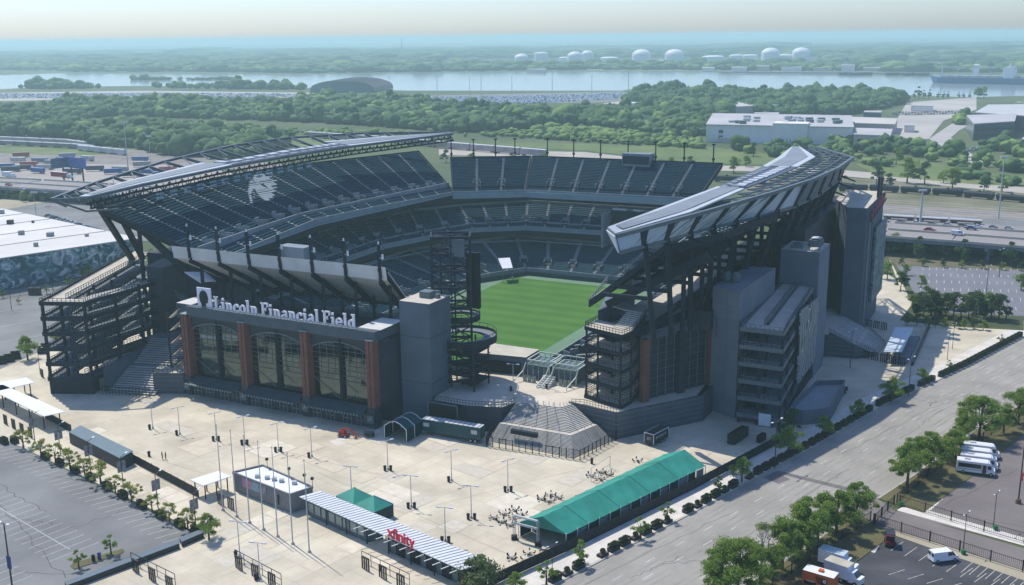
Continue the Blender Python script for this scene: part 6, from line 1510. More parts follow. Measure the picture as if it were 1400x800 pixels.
# ================================================================ vehicles and the right-hand lots
m_vwhite=mat('van_white',(.72,.73,.74),.3,.04,1,spec=.5);m_vglass=mat('vehicle_glass',(.015,.02,.025),.08,.0,spec=.8)
m_hl=mat('headlight',(.7,.7,.65),.2,.0)
def shuttle(loc,rz,label,group):
    t=thing('minibus',label,'minibus',loc,rz,group);b=MB()
    b.prism([(-4,-1.15),(2.2,-1.15),(2.2,1.15),(-4,1.15)],.55,3.0);b.hexa([(2.2,-1.1,2.4),(3.,-1.0,2.4),(3.,1.0,2.4),(2.2,1.1,2.4)],[(2.2,-1.1,3.0),(2.6,-1.,2.95),(2.6,1.,2.95),(2.2,1.1,3.0)])
    b.hexa([(2.2,-1.05,.5),(3.9,-1.0,.5),(3.9,1.0,.5),(2.2,1.05,.5)],[(2.2,-1.05,1.6),(3.8,-.95,1.35),(3.8,.95,1.35),(2.2,1.05,1.6)]);b.build('body',m_vwhite,t)
    b=MB();b.hexa([(-3.95,-1.1,3.0),(2.2,-1.1,3.0),(2.2,1.1,3.0),(-3.95,1.1,3.0)],[(-3.8,-.85,3.15),(2.3,-.85,3.15),(2.3,.85,3.15),(-3.8,.85,3.15)]);b.build('roof',m_vwhite,t)
    for s in (-1,1):
        b=MB();b.box(-3.7,1.0,s*1.16-.01,s*1.16+.01,1.55,2.5);b.build('side_window',m_vglass,t)
        b=MB();b.box(2.3,3.0,s*1.07-.02,s*1.07+.02,1.6,2.35);b.build('door_window',m_vglass,t)
        b=MB();b.box(3.88,3.93,s*.7-.15,s*.7+.15,.8,1.05);b.build('headlight',m_hl,t)
    for s in (-1,1): b=MB();b.box(-3.9,2.1,s*1.16-.008,s*1.16+.008,1.15,1.28);b.build('side_stripe',mat('stripe_grey',(.2,.22,.25),.4,.0),t);b=MB();b.box(2.5,2.75,s*1.35-.12,s*1.35+.12,1.7,2.05);b.build('mirror',m_lampdark,t)
    b=MB();b.box(-2.5,-1.3,-.5,.5,3.15,3.35);b.build('roof_unit',m_galv,t)
    b=MB();b.box(1.2,2.0,-1.18,-1.15,.6,2.5);b.build('door',m_vglass,t)
    b=MB();b.hexa([(2.95,-.98,1.5),(3.05,-.98,1.5),(3.05,.98,1.5),(2.95,.98,1.5)],[(2.55,-.93,2.5),(2.65,-.93,2.5),(2.65,.93,2.5),(2.55,.93,2.5)]);b.build('windscreen',m_vglass,t)
    b=MB();b.box(-4.15,-4.0,-1.1,1.1,.5,.75);b.box(3.9,4.05,-1,1,.5,.75);b.build('bumper',m_lampdark,t)
    for x,s in ((-2.6,-1),(-2.6,1),(3.,-1),(3.,1)): wheel(t,x,s*1.02,.42,.28)
    return t
p=Vector(g(1306,646,-.1));q=Vector(g(1360,653,-.1));ry=yaw(p,q);c0=(p+q)/2+Vector((.6,1.,0));step=Vector((math.cos(ry+math.pi/2),math.sin(ry+math.pi/2),0))
sh=None;fr_=[(0,0),(3.5,.1),(6.9,-.1),(10.6,-.2)]
for i,(d,e) in enumerate([(0,0),(3.6,1.4),(7.2,1.2),(10.9,2.6)]):
    c=c0+step*d+Vector((math.cos(ry),math.sin(ry),0))*e*.5;l=['nearest of four white minibuses parked side by side on the right','second nearest of the four white minibuses on the right','third of the four white minibuses, counting from the nearest','farthest of the four white minibuses, under the street trees'][i]
    if i==0: sh=shuttle(tuple(c),ry,l,'row of white minibuses')
    else: dup(sh,tuple(c),ry,l)
# white van
def van(loc,rz,label):
    t=thing('van',label,'van',loc,rz);b=MB()
    b.hexa([(-2.6,-.98,.4),(1.3,-.98,.4),(1.3,.98,.4),(-2.6,.98,.4)],[(-2.5,-.85,2.1),(1.2,-.85,2.1),(1.2,.85,2.1),(-2.5,.85,2.1)]);b.hexa([(1.3,-.97,.4),(2.7,-.9,.4),(2.7,.9,.4),(1.3,.97,.4)],[(1.25,-.95,1.35),(2.55,-.85,1.05),(2.55,.85,1.05),(1.25,.95,1.35)]);b.build('body',m_vwhite,t)
    b=MB();b.hexa([(1.22,-.93,1.3),(2.1,-.88,1.18),(2.1,.88,1.18),(1.22,.93,1.3)],[(1.2,-.84,2.08),(1.35,-.82,2.05),(1.35,.82,2.05),(1.2,.84,2.08)]);b.build('windscreen',m_vglass,t)
    for s in (-1,1):
        b=MB();b.hexa([(.4,s*.93,1.3),(1.15,s*.93,1.3),(1.15,s*.97,1.3),(.4,s*.97,1.3)],[(.4,s*.87,1.95),(1.1,s*.87,1.95),(1.1,s*.91,1.95),(.4,s*.91,1.95)]);b.build('side_window',m_vglass,t)
        b=MB();b.box(2.64,2.72,s*.65-.12,s*.65+.12,.75,.95);b.build('headlight',m_hl,t)
        b=MB();b.box(-2.61,-2.55,s*.5-.3,s*.5+.3,1.35,1.9);b.build('rear_window',m_vglass,t)
    for x in (-1.7,1.8):
        for s in (-1,1): wheel(t,x,s*.88,.36,.22)
    return t
van(g(1289,766,-.11),R(12),'white van parked alone in the bottom right car park')
def boxtruck(name,label,P4,z,m,mr,cab=True,floor=.9,flip=False):
    "P4 roof corners by survey at height z: back-left, back-right ..."
    Q=[Vector(g(*p,z)) for p in P4];p0,p1=Q[3] if False else Q[0],Q[3];L_=(Q[2]-Q[1]).length;w_=2.5;c=sum(Q,Vector())/4;rz=yaw(Q[1],Q[2])
    t=thing(name,label,'truck',(c.x,c.y,-.12),rz);b=MB();b.box(-L_/2,L_/2,-w_/2,w_/2,floor,z+.1);b.build('cargo_box',m,t)
    b=MB();b.box(-L_/2-.02,L_/2+.02,-w_/2-.02,w_/2+.02,z+.1,z+.16);b.build('roof',mr,t);b=MB();b.box(-L_/2+.1,L_/2-.1,-.5,.5,floor-.35,floor);b.build('chassis',m_lampdark,t)
    if cab:
        s=-1 if flip else 1;x=s*(L_/2);b=MB();a_=[(x,-1),(x+s*2.2,-.95),(x+s*2.2,.95),(x,1)];b.prism(a_,.5,1.6);b.hexa([(x,-1,1.6),(x+s*1.5,-.95,1.6),(x+s*1.5,.95,1.6),(x,1,1.6)],[(x,-.9,2.5),(x+s*.9,-.85,2.5),(x+s*.9,.85,2.5),(x,.9,2.5)]);o=b.build('cab',m_vwhite,t)
        b=MB();b.hexa([(x+s*1.52,-.85,1.65),(x+s*1.56,-.85,1.65),(x+s*1.56,.85,1.65),(x+s*1.52,.85,1.65)],[(x+s*.95,-.78,2.45),(x+s*1.,-.78,2.45),(x+s*1.,.78,2.45),(x+s*.95,.78,2.45)]);b.build('windscreen',m_vglass,o)
        for k in (-1,1): wheel(t,x+s*1.3,k*.95,.45,.28)
    for x in (-L_/2+1.2,L_/2-1.2):
        for k in (-1,1): wheel(t,x,k*1.,.45,.3)
    return t,L_,w_
boxtruck('box_truck','white box truck under the street trees, left of its twin',[(1119,750),(1126,744),(1160,754),(1153,761)],3.2,m_vwhite,mat('roof_pale_blue',(.45,.52,.55),.5,.05,.4))
boxtruck('box_truck','white box truck with cream roof beside the orange truck',[(1127,766),(1136,759),(1168,770),(1160,776)],3.2,m_vwhite,mat('roof_cream',(.45,.43,.33),.6,.15,.4))
ot,L_,w_=boxtruck('team_truck','orange box truck with white roof and black winged letter emblem',[(1095,778),(1106,772),(1148,784),(1140,791)],3.4,mat('team_orange',(.62,.13,.03),.4,.05,.3),m_vwhite,cab=False)
mk=mat('mark_black',(.01,.01,.012),.4,.0)
for s in (-1,1):
    b=MB();y=s*(w_/2+.012);b.box(-L_/2+.3,L_/2-3.,y-.01,y+.01,1.0,1.7);b.box(-L_/2+1.5,L_/2-4.,y-.012,y+.012,1.7,2.0);b.build('side_stripe',mk,ot)
    b=MB();y=s*(w_/2+.02);b.box(-L_/2+.8,L_/2-3.4,y-.012,y+.012,1.72,1.84);b.build('side_stripe',m_vwhite,ot)
    x=L_/2-2.;b=MB();
    for k in range(4): b.hexa([(x-1.3+k*.12,y-.02*s,2.95-k*.33),(x+.1,y-.02*s,2.95-k*.33),(x+.1,y-.02*s,2.75-k*.33),(x-1.1+k*.14,y-.02*s,2.75-k*.33)][::1],[(x-1.3+k*.12,y+.02*s,2.95-k*.33),(x+.1,y+.02*s,2.95-k*.33),(x+.1,y+.02*s,2.75-k*.33),(x-1.1+k*.14,y+.02*s,2.75-k*.33)])
    b.tube((x+.45,y-.02,2.45),(x+.45,y+.03*s+.02,2.45),.52,.52,16);b.box(x,x+.28,y-.02,y+.03,1.6,2.5);o=b.build('winged_emblem',mk,ot)
    b=MB();b.tube((x+.45,y,2.45),(x+.45,y+.06*s,2.45),.33,.33,16);b.build('emblem_ring',m_vwhite,o);b=MB();b.tube((x+.45,y,2.45),(x+.45,y+.08*s,2.45),.15,.15,12);b.build('emblem_dot',MATS['team_orange'],o)
b=MB();b.box(-.3,.5,-.4,.4,3.56,3.9);b.build('roof_vent',MATS['team_orange'],ot)
# golf cart
t=thing('golf_cart','red golf cart with dark roof parked by the picket fence','golf cart',g(1216,744,-.11),R(75));t.scale=(1.35,1.35,1.3);b=MB();b.box(-1.2,1.3,-.6,.6,.3,.8);b.build('body',mat('cart_red',(.16,.015,.02),.4,.1,1),t)
b=MB();b.box(-.6,.1,-.55,.55,.8,1.05);b.box(-.65,-.5,-.55,.55,1.0,1.5);b.build('seat',m_lampdark,t);b=MB();b.box(-1.1,.9,-.62,.62,1.95,2.05);b.build('roof',m_lampdark,t)
for x in (-.9,.85):
    for s in (-.55,.55): b=MB();b.bar((x,s,.8),(x*.95,s,1.95),.06,.06);b.build('roof_post',m_lampdark,t)
for x in (-.8,.9):
    for s in (-.58,.58): wheel(t,x,s,.25,.2)
# picket fences
m_pf=mat('fence_black',(.012,.012,.014),.5,.1,1)
fence('picket_fence','black picket fence with gates along the lower edge of the driveway',[g(1194,716),g(1398,781),g(1440,795)],2.1,m_pf,5.,False,r=.09)
fence('picket_fence','black picket fence along the upper edge of the driveway',[g(1230,690),g(1300,712),g(1345,726),g(1400,742),g(1440,752)],2.1,m_pf,5.,False,r=.09)
fence('picket_fence','black picket fence between street trees and the minibuses',[g(1226,688),g(1268,652),g(1306,627),g(1420,552)],2.1,m_pf,5.,False,r=.08)
fence('picket_fence','black picket fence between street trees and the box trucks',[g(1056,803),g(1130,751),g(1190,712)],2.1,m_pf,5.,False,r=.08)
fence('picket_fence','short black fence pieces beside the driveway mouth',[g(1196,716),g(1222,690)],2.1,m_pf,3.,False,r=.12)
for i,(x,y,l) in enumerate([(1317,757,'at the lower picket fence'),(1232,691,'at the corner of the upper picket fence'),(1361,724,'at the right of the upper picket fence')]):
    b=MB();p=g(x,y);b.bar((p[0],p[1],0),(p[0],p[1],.8),.7,.7);o=b.build('utility_box',mat('box_green',(.02,.16,.06),.6,.1,1));tag(o,'small green utility box '+l,'box','green utility boxes')
# lot island left
c=[g(x,y,-.1) for x,y in ((96,775),(100,771),(168,751),(170,754),(165,758),(101,779))];b=MB();b.prism([p[:2] for p in c],-.12,.06,0,1);o=b.build('traffic_island',[m_kerb,m_verge]);o['kind']='structure'
for i,(x,y,cl,nm) in enumerate([(128,767,(.02,.02,.025),'black'),(136,764,(.02,.07,.25),'blue')]):
    o=dup(BN,g(x,y,.06));o['label']=nm+' bin standing on the small traffic island with two trees';remat(o,m_bin,mat('bin_'+nm,cl,.5,.1,1))
# cars
def car_proto(name,col):
    t=thing(name,'tmp','car');prof=[(-2.2,.45),(-2.25,.8),(-2.1,.95),(-.9,1.0),(1.1,.98),(2.1,.82),(2.25,.6),(2.2,.4)]
    m=mat('paint_'+name,col,.3,.03,1,spec=.5);b=MB();b.hexa([(x,-.88,z) for x,z in prof],[(x,.88,z) for x,z in prof]);b.build('body',m,t)
    b=MB();cb=[(-1.7,.96),(-1.2,1.42),(.2,1.46),(1.15,.97)];b.hexa([(x,-.78+.1*(z>1.2),z) for x,z in cb],[(x,.78-.1*(z>1.2),z) for x,z in cb]);b.build('windows',m_vglass,t)
    b=MB();b.box(-1.15,.15,-.62,.62,1.45,1.5);b.build('roof',m,t)
    for x in (-1.4,1.4):
        for s in (-1,1): b=MB();b.tube((x,s*.8-.1,.33),(x,s*.8+.1,.33),.33,.33,10);b.build('wheel',m_tyre,t)
    return t
CARS=[('silver',(.45,.46,.48)),('white',(.7,.7,.7)),('black',(.02,.02,.025)),('red',(.35,.03,.03)),('grey',(.15,.16,.17)),('blue',(.03,.08,.22))]
PROTO={}
def car(col,loc,rz,label,group,scale=1.):
    if col not in PROTO:
        t=car_proto(col+'_car',dict(CARS)[col]);PROTO[col]=t;t.location=loc;t.rotation_euler=(0,0,rz);tag(t,label,'car',group);t.scale=(scale,)*3;return t
    return dup(PROTO[col],loc,rz,label,group,scale)
for i in range(34):
    x=66+i*3.6;y=296+i*1.05+ (6 if i%3==1 else 0);col=['grey','black','silver','white','blue'][i*7%5];car(col,g(x,y,.01),R(30+(i%3)*3),f'{col} parked car, {nth(i//1+1)} from the left behind the white warehouse roof','cars parked behind the white roofed warehouse')
# ================================================================ trees
m_bark=mat('bark',(.10,.075,.055),.95,.25,2)
LM={'mid':leaf_mat('leaves_mid',(.13,.22,.04),(.31,.43,.09),.55),'light':leaf_mat('leaves_light',(.10,.16,.03),(.17,.22,.05)),'dark':leaf_mat('leaves_dark',(.05,.10,.03),(.09,.16,.045),.4),'yel':leaf_mat('leaves_yellowish',(.22,.27,.05),(.36,.40,.10),.5),'hedge':leaf_mat('leaves_hedge',(.02,.035,.012),(.04,.06,.018))}
def tree_proto(name,label,h,cw,th,nl,ls,lm,ncl=16,limbs=6,seed=1,squash=.8,lo=.45,cat='tree',rk=1.):
    rs=np.random.RandomState(seed);t=thing(name,label,cat)
    r=h*.022+.05;b=MB();b.tube((0,0,0),(.05*h*.1,0,th),r*1.25,r,8);top=Vector((.005*h,0,th));b.tube(top,(.02*h,.01*h,h*.72),r*.95,r*.3,7)
    ch=(h-th)
    cl=[]
    for k in range(ncl):
        a=rs.uniform(0,6.28);zz=rs.uniform(.12,1);rad=cw/2*math.sqrt(max(.05,1-(2*zz-.85)**2))*rs.uniform(.3,.95)
        cl.append((rad*math.cos(a),rad*math.sin(a),th+ch*zz*.86))
    for k in range(limbs):
        c=cl[k];s=top.lerp(Vector((.01*h,0,h*.6)),rs.uniform(0,.6));b.tube(s,c,r*.45,r*.1,6)
    b.build('trunk',m_bark,t)
    P=[];N=[];per=nl//ncl
    for c in cl:
        rr=cw*rs.uniform(.10,.29)*rk;p,d=ball(per,c,(rr,rr,rr*squash),lo);P.append(p);N.append(d)
    P=np.concatenate(P);N=np.concatenate(N);P[:,2]=np.maximum(P[:,2],th*.75)
    V,Q=leaf_quads(P,N,NR.uniform(ls*.6,ls*1.3,len(P)))
    o=fast_mesh('crown',V,Q,lm,parent=t);return t
TB=[tree_proto('street_tree','tmp',11,9.5,2.4,16000,.33,LM['mid'],34,10,3,lo=.25,rk=.7),tree_proto('street_tree','tmp',12.5,12.5,2.6,23000,.34,LM['mid'],44,12,4,lo=.25,rk=.65)]
bt_=[(1240,664,0,1.,'leaning over the driveway mouth'),(1271,649,0,1.05,'left of the nearest minibus'),(1258,640,0,.8,'behind the tree by the nearest minibus'),(1302,628,1,.62,'just behind the minibuses'),(1338,600,1,.95,'tallest one behind the farthest minibus'),(1318,606,0,.75,'between road and minibuses'),(1392,580,1,.8,'at the right edge above the lot'),(1372,592,0,.7,'right of the tallest street tree'),(1143,730,0,.95,'left of the concrete pad'),(1170,712,0,.85,'nearest the driveway on its lower side'),(1105,752,0,1.1,'above the white box trucks'),(1118,738,0,.8,'close behind the box truck trees'),(1069,778,0,1.05,'left of the orange truck'),(1085,762,0,.75,'between the orange truck and the road'),(1008,815,1,.95,'large one at the bottom edge by the road'),(985,822,0,.9,'lowest one, cut by the bottom edge'),(1040,800,0,.8,'above the bottom edge beside the dry verge')]
for i,(x,y,k,s,l) in enumerate(bt_):
    first=(i==0 or (k==1 and not any(q[2]==1 for q in bt_[:i])));p=g(x,y)
    o=TB[k] if first else dup(TB[k],p,i*1.3);o.location=p;o.rotation_euler=(0,0,i*1.3);o.scale=(s*1.0,s*1.0,s*.95);o['label']='mature green street tree '+l;o['group']='mature trees on the far side of the road'
# bare tree
t=thing('bare_tree','leafless grey tree among the green street trees','tree',g(1040,785),0);b=MB();rs=random.Random(5)
def br(b,p,d,l,r,n):
    q=p+d*l;b.tube(p,q,r,r*.65,5)
    if n: 
        for k in range(3): e=(d+Vector((rs.uniform(-.6,.6),rs.uniform(-.6,.6),rs.uniform(-.1,.4)))).normalized();br(b,q,e,l*.68,r*.6,n-1)
br(b,Vector((0,0,0)),Vector((0,0,1)),3.4,.18,5);b.build('trunk',mat('bark_grey',(.20,.17,.15),.9,.2,2),t)
# young trees
TY=tree_proto('young_tree','tmp',4.6,3.3,1.1,1500,.24,LM['mid'],14,7,8,lo=.2,rk=.8);TYl=tree_proto('young_tree','tmp',4.,4.2,.8,1500,.26,LM['yel'],16,8,9,lo=.2,rk=.7);TYd=tree_proto('young_tree','tmp',6.,5.2,1.5,4200,.28,LM['mid'],20,6,12,lo=.35,rk=.85)
for i,(x,y) in enumerate([(32,612),(56,623),(76,631),(96,641),(116,650),(138,662),(158,674),(180,686),(208,699),(232,713),(257,724)]):
    p=g(x,y);o=TYl if i==0 else dup(TYl,p,i*1.7);o.location=p;s=[1,.85,.95,1.05,.9,1.15,.85,.95,.8,.85,.95][i]*1.25;o.scale=(s,s,s);o['label']=f'pale yellow green young tree, {nth(i+1)} from the top of the left car park row';o['group']='young trees along the left car park'
ylst=[(747,799,1.1,0,'young tree by the kerb, lowest of the street row'),(793,773,1.15,0,'young tree by the kerb near the bottom end of the fence'),(876,738,1.1,0,'young tree by the kerb opposite the middle of the marquee'),(912,712,.95,0,'young tree by the kerb opposite the far half of the marquee'),(982,675,.9,0,'young tree by the kerb at the far end of the marquee'),(1014,659,1.,1,'round young tree by the kerb beyond the marquee'),(1077,624,1.25,1,'round dark tree by the kerb opposite the green skip'),(1128,598,.95,1,'small dark kerb tree below the low compound'),(1173,571,.85,1,'kerb tree right of the low compound'),(1219,549,1.15,1,'dark round tree below the wide right stairs'),(1261,522,.7,1,'small pale tree right of the blue white canopy'),(1298,506,.7,0,'small tree at the kerb below the sunlit triangle'),(1368,470,.7,0,'small kerb tree near the right edge'),(286,738,.95,1,'bright bushy tree at the corner of the left car park'),(108,777,.85,0,'left tree on the small traffic island'),(152,758,.95,0,'right tree on the small traffic island'),(38,492,1.3,1,'bright spreading tree by the left edge ramp'),(4,408,.85,0,'small tree at the left edge below the mural'),(26,416,.6,0,'tiny round tree in the left rear car park'),(64,402,.9,0,'small grey green tree before the mural wall'),(95,392,.95,0,'small tree right of the two bins before the mural'),(120,381,1.1,1,'tree in front of the right part of the mural'),(77,470,.8,1,'tree showing between columns of the left ramp'),(1110,512,.1,0,'x')][:-1]
fy={0:False,1:False}
for i,(x,y,s,k,l) in enumerate(ylst):
    P_=(TY,TYd)[k];p=g(x,y);o=P_ if not fy[k] else dup(P_,p,i*2.1);fy[k]=True;o.location=p;o.rotation_euler=(0,0,i*2.1);o.scale=(s,s,s);o['label']=l;o['group']='young trees around the stadium'
# bushy group at the bottom centre
p=g(655,806);o=tree_proto('bushy_tree','rounded grey green bushy tree at the end of the long canopy',6.5,8.,1,4200,.42,leaf_mat('leaves_sage',(.08,.13,.04),(.14,.18,.07)),18,6,21);o.location=p
o=dup(TYd,g(705,808),1.,'lower green bush tree between bushy tree and street fence');o.scale=(.7,.7,.6)
# planters on the kerb
PB=thing('planter','tmp','planter');b=MB();b.box(-1.25,1.25,-.6,.6,0,.55);b.build('planter_box',mat('planter_dark',(.035,.03,.028),.8,.2,1),PB);b=MB();b.box(-1.3,1.3,-.65,.65,.5,.6);b.build('rim',mat('planter_rim',(.09,.08,.07),.8,.2,1),PB)
n=1500;P_=np.stack([NR.uniform(-1.2,1.2,n),NR.uniform(-.6,.6,n),NR.uniform(.6,1.45,n)],1);sd_=NR.randint(0,3,n);P_[sd_==0,2]=1.42;P_[sd_==1,1]=np.sign(P_[sd_==1,1])*.58;P_+=NR.normal(0,.05,P_.shape);N_=P_-np.array([0,0,.9]);V,Q=leaf_quads(P_,N_,np.full(n,.2));fast_mesh('hedge',V,Q,LM['hedge'],parent=PB)
PS=thing('planter','tmp','planter');b=MB();b.box(-1.1,1.1,-.6,.6,0,.5);b.build('planter_box',MATS['planter_dark'],PS);P_,N_=ball(700,(0,0,1.0),(.55,.55,.5),.8);V,Q=leaf_quads(P_,N_,np.full(len(P_),.18));fast_mesh('shrub_ball',V,Q,LM['hedge'],parent=PS);b=MB();b.box(-1,1,-.5,.5,.5,.54);b.build('soil',mat('soil',(.10,.08,.06),.9,.2,1),PS)
L0=alongk(768,798,0);L1=alongk(1398,461,0);s=L0;i=0;kp=[Vector(q) for q in off(kerb,-.95)];first={}
def at_s(pl,s):
    for i in range(len(pl)-1):
        e=pl[i+1]-pl[i]
        if s<=e.length: return pl[i]+e*(s/e.length),math.atan2(e.y,e.x)
        s-=e.length
    return pl[-1],0
npl=0
while s<L1:
    q,a=at_s(kp,s);k='S' if i%3==1 and s<L0+70 else 'B';P_=PB if k=='B' else PS
    if rnd.random()<.08: s+=3.4;i+=1;continue
    o=P_ if k not in first else dup(P_,(q.x,q.y,.0),a);first[k]=1;o.location=(q.x,q.y,0);o.rotation_euler=(0,0,a);npl+=1
    nn_=nth(npl) if npl<60 else 'very far'
    o['label']=('dark planter with clipped hedge' if k=='B' else 'dark planter with a round shrub')+f', {nth(npl) if npl<=59 else nth(npl-59)+" past the bend"} along the kerb from the bottom edge'
    o['group']='planters along the street kerb';s+=3.35+rnd.uniform(-.2,.2) if s<L0+120 else 2.8;i+=1
# left hedge planters by the car park rows
for i,(x,y) in enumerate([(6,606),(20,605),(62,627),(82,636),(103,646),(124,656),(147,668),(168,680),(194,694),(220,708),(246,720),(268,728)]):
    p=g(x,y);o=dup(PB,p,R(-41));o['label']=f'low dark hedge box, {nth(i+1)} from the top of the left car park row';o['group']='hedge boxes along the left car park'
for i,(x,y) in enumerate([(2,497),(13,494),(22,490),(58,483),(63,479)]):
    p=g(x,y);o=dup(PB,p,R(20));o.scale=(1.1,1.2,1.5);o['label']=f'dark hedge box, {nth(i+1)} from the left edge below the left rear car park';o['group']='hedge boxes by the left rear car park'
# rear right trees
TC=tree_proto('conifer','tmp',9,5.5,1,1500,.6,LM['dark'],12,2,31);TR=tree_proto('round_tree','tmp',8,7.5,1.3,1700,.62,LM['mid'],13,4,32);TG_=tree_proto('dense_tree','tmp',9,8,1.,1700,.65,LM['dark'],13,3,33)
rr=[(1257,356,TC,1.25,'dark conifer, left one of three below the viaduct'),(1318,360,TC,1.25,'dark conifer, middle one of three below the viaduct'),(1381,364,TC,1.25,'dark conifer, right one of three below the viaduct'),(1222,346,TR,1.1,'bushy tree right of the slate tower under the viaduct'),(1289,352,TR,.7,'grey green tree between two conifers below the viaduct'),(1213,382,TR,.85,'brownish green tree at the foot of the slate tower'),(1231,398,TG_,.85,'dark round tree right of the slate tower foot'),(1238,376,TR,.55,'small tree at the corner of the rear right car park'),(1259,393,TR,.6,'small spreading tree on the first car park island'),(1266,405,TR,.5,'small tree on the nearer car park island'),(1396,397,TR,.8,'tree at the right edge of the rear car park')]
for i in range(13):
    x=1252+i*10.3;rr.append((x,430+ (i%2)*3+i*.5,TG_ if i%3 else TC,.8+.12*(i%3),f'dark tree, {nth(i+1)} from the left in the hedge below the rear car park'))
for i in range(11):
    x=1247+i*11.6;rr.append((x,421+(i%3)*1.5,(TR,TG_,TG_)[i%3],.62+.08*(i%2),f'green tree, {nth(i+1)} from the left in the hedge row behind the sunlit plaza triangle'))
for i in range(9):
    x=1240+i*13;rr.append((x,444+i*.9,(TR,TG_)[i%2],.42,f'low shrub tree, {nth(i+1)} from the left beside the sunlit plaza triangle'))
for i in range(7):
    x=1226+i*27;rr.append((x+8,363+i*1.2,(TG_,TR)[i%2],.42,f'low bush, {nth(i+1)} from the left along the top of the rear car park'))
rr+=[(1085,592,TG_,.7,'dark shady tree beside the right ramp foot'),(1072,603,TG_,.5,'dark shrub at the end of the street fence'),(1252,435,TG_,.6,'dense bush beside the path below the slate tower')]
ft=set()
for i,(x,y,P_,s,l) in enumerate(rr):
    p=g(x,y);o=P_ if P_.name not in ft else dup(P_,p,i*.9);ft.add(P_.name);o.location=p;o.rotation_euler=(0,0,i*.9);o.scale=(s,s,s);o['label']=l;o['group']='trees around the rear right car park'
# ================================================================ background
def inpoly(x,y,P):
    c=False;n=len(P);j=n-1
    for i in range(n):
        if (P[i][1]>y)!=(P[j][1]>y) and x<(P[j][0]-P[i][0])*(y-P[i][1])/(P[j][1]-P[i][1])+P[i][0]: c=not c
        j=i
    return c
def canopy_mat(name,c1,c2,sc_=.25):
    m=mat(name,c1,.85,.0,sc_,col2=c2,bump=.9,bscale=.45,detail=6,spec=.15)
    return m
FM=[canopy_mat('wood_a',(.05,.10,.03),(.10,.18,.055)),canopy_mat('wood_b',(.035,.08,.028),(.075,.14,.045)),canopy_mat('wood_c',(.11,.18,.045),(.20,.28,.08)),canopy_mat('wood_d',(.035,.08,.03),(.08,.14,.05))]
import bmesh
_bm=bmesh.new();bmesh.ops.create_icosphere(_bm,subdivisions=2,radius=1);IV=np.array([v.co[:] for v in _bm.verts]);IF=np.array([[v.index for v in f.verts] for f in _bm.faces]);_bm.free()
_bm=bmesh.new();bmesh.ops.create_icosphere(_bm,subdivisions=1,radius=1);JV=np.array([v.co[:] for v in _bm.verts]);JF=np.array([[v.index for v in f.verts] for f in _bm.faces]);_bm.free()
def woodland(name,label,polys,sp,r,h,lobes=2,mixw=(4,4,1,3),low=False):
    Vs=[];Fs=[];Ms=[];n0=0;BV,BF=(JV,JF) if low else (IV,IF)
    for pp in polys:
        W_=[g(x,y)[:2] for x,y in pp];xs=[p[0] for p in W_];ys=[p[1] for p in W_]
        x0,x1,y0,y1=min(xs),max(xs),min(ys),max(ys);N=int((x1-x0)*(y1-y0)/(sp*sp))
        X=NR.uniform(x0,x1,N);Y=NR.uniform(y0,y1,N)
        for x,y in zip(X,Y):
            if not inpoly(x,y,W_): continue
            k=math.sin(x*.013+1)*math.cos(y*.017)+math.sin(x*.031+y*.011)
            k2=math.sin(x*.006+3)*math.cos(y*.009)
            big=NR.rand()<.12
            rr=r*NR.uniform(.55,1.15)*(1+.12*k)*(1.5 if big else 1);hh=h*NR.uniform(.6,1.1)*(1+.18*k)*(1.5 if big else 1);q=np.array(mixw)*np.array([1,1,1+max(0,k2)*2,1]);m=NR.choice(4,p=q/q.sum())
            for l in range(lobes):
                o_=NR.normal(0,.42,3)*rr if l else np.zeros(3);s_=(.62 if l else 1)
                nv=len(BV);V=BV*(1+NR.normal(0,.13,(nv,1)))*np.array([rr*s_,rr*s_,hh*.5*s_])+np.array([x+o_[0],y+o_[1],hh*.5+(abs(o_[2])*.8 if l else 0)])
                Vs.append(V);Fs.append(BF+n0);n0+=nv;Ms.append(np.full(len(BF),m))
    o=fast_mesh(name,np.concatenate(Vs),np.concatenate(Fs),FM,np.concatenate(Ms),nv=3);o.data.polygons.foreach_set('use_smooth',np.ones(len(o.data.polygons),bool));o['kind']='stuff';o['label']=label;return o
woodland('forest','dense green woodland across the middle distance',[[(-60,158),(60,154),(90,143),(130,139),(200,143),(300,142),(400,146),(430,138),(520,137),(570,141),(610,150),(690,154),(760,155),(800,151),(850,153),(940,150),(1000,160),(985,183),(940,189),(880,182),(800,172),(700,178),(620,182),(560,176),(430,168),(200,160),(60,162),(-60,168)]],9,6.5,11,2)
woodland('forest','dark woodland left of centre behind the rail yard',[[(-60,170),(60,163),(140,170),(240,179),(330,184),(400,190),(395,199),(360,211),(340,221),(240,214),(180,203),(130,199),(110,190),(60,188),(-60,190)]],8.5,6,10,2,(3,4,1,4))
woodland('forest','wooded point in front of the river on the right',[[(850,139),(870,130),(960,133),(1100,128),(1200,130),(1230,134),(1238,140),(1210,150),(1150,158),(1050,160),(980,156),(930,148)]],9.5,7,12,2,(2,4,0,4))
woodland('brush','yellow green scrub along the meadow edge',[[(180,170),(330,174),(480,182),(620,188),(700,182),(800,178),(880,186),(960,194),(960,205),(860,198),(780,193),(700,188),(480,186),(300,181),(200,177)]],7,3.6,5,1,(2,0,8,0))
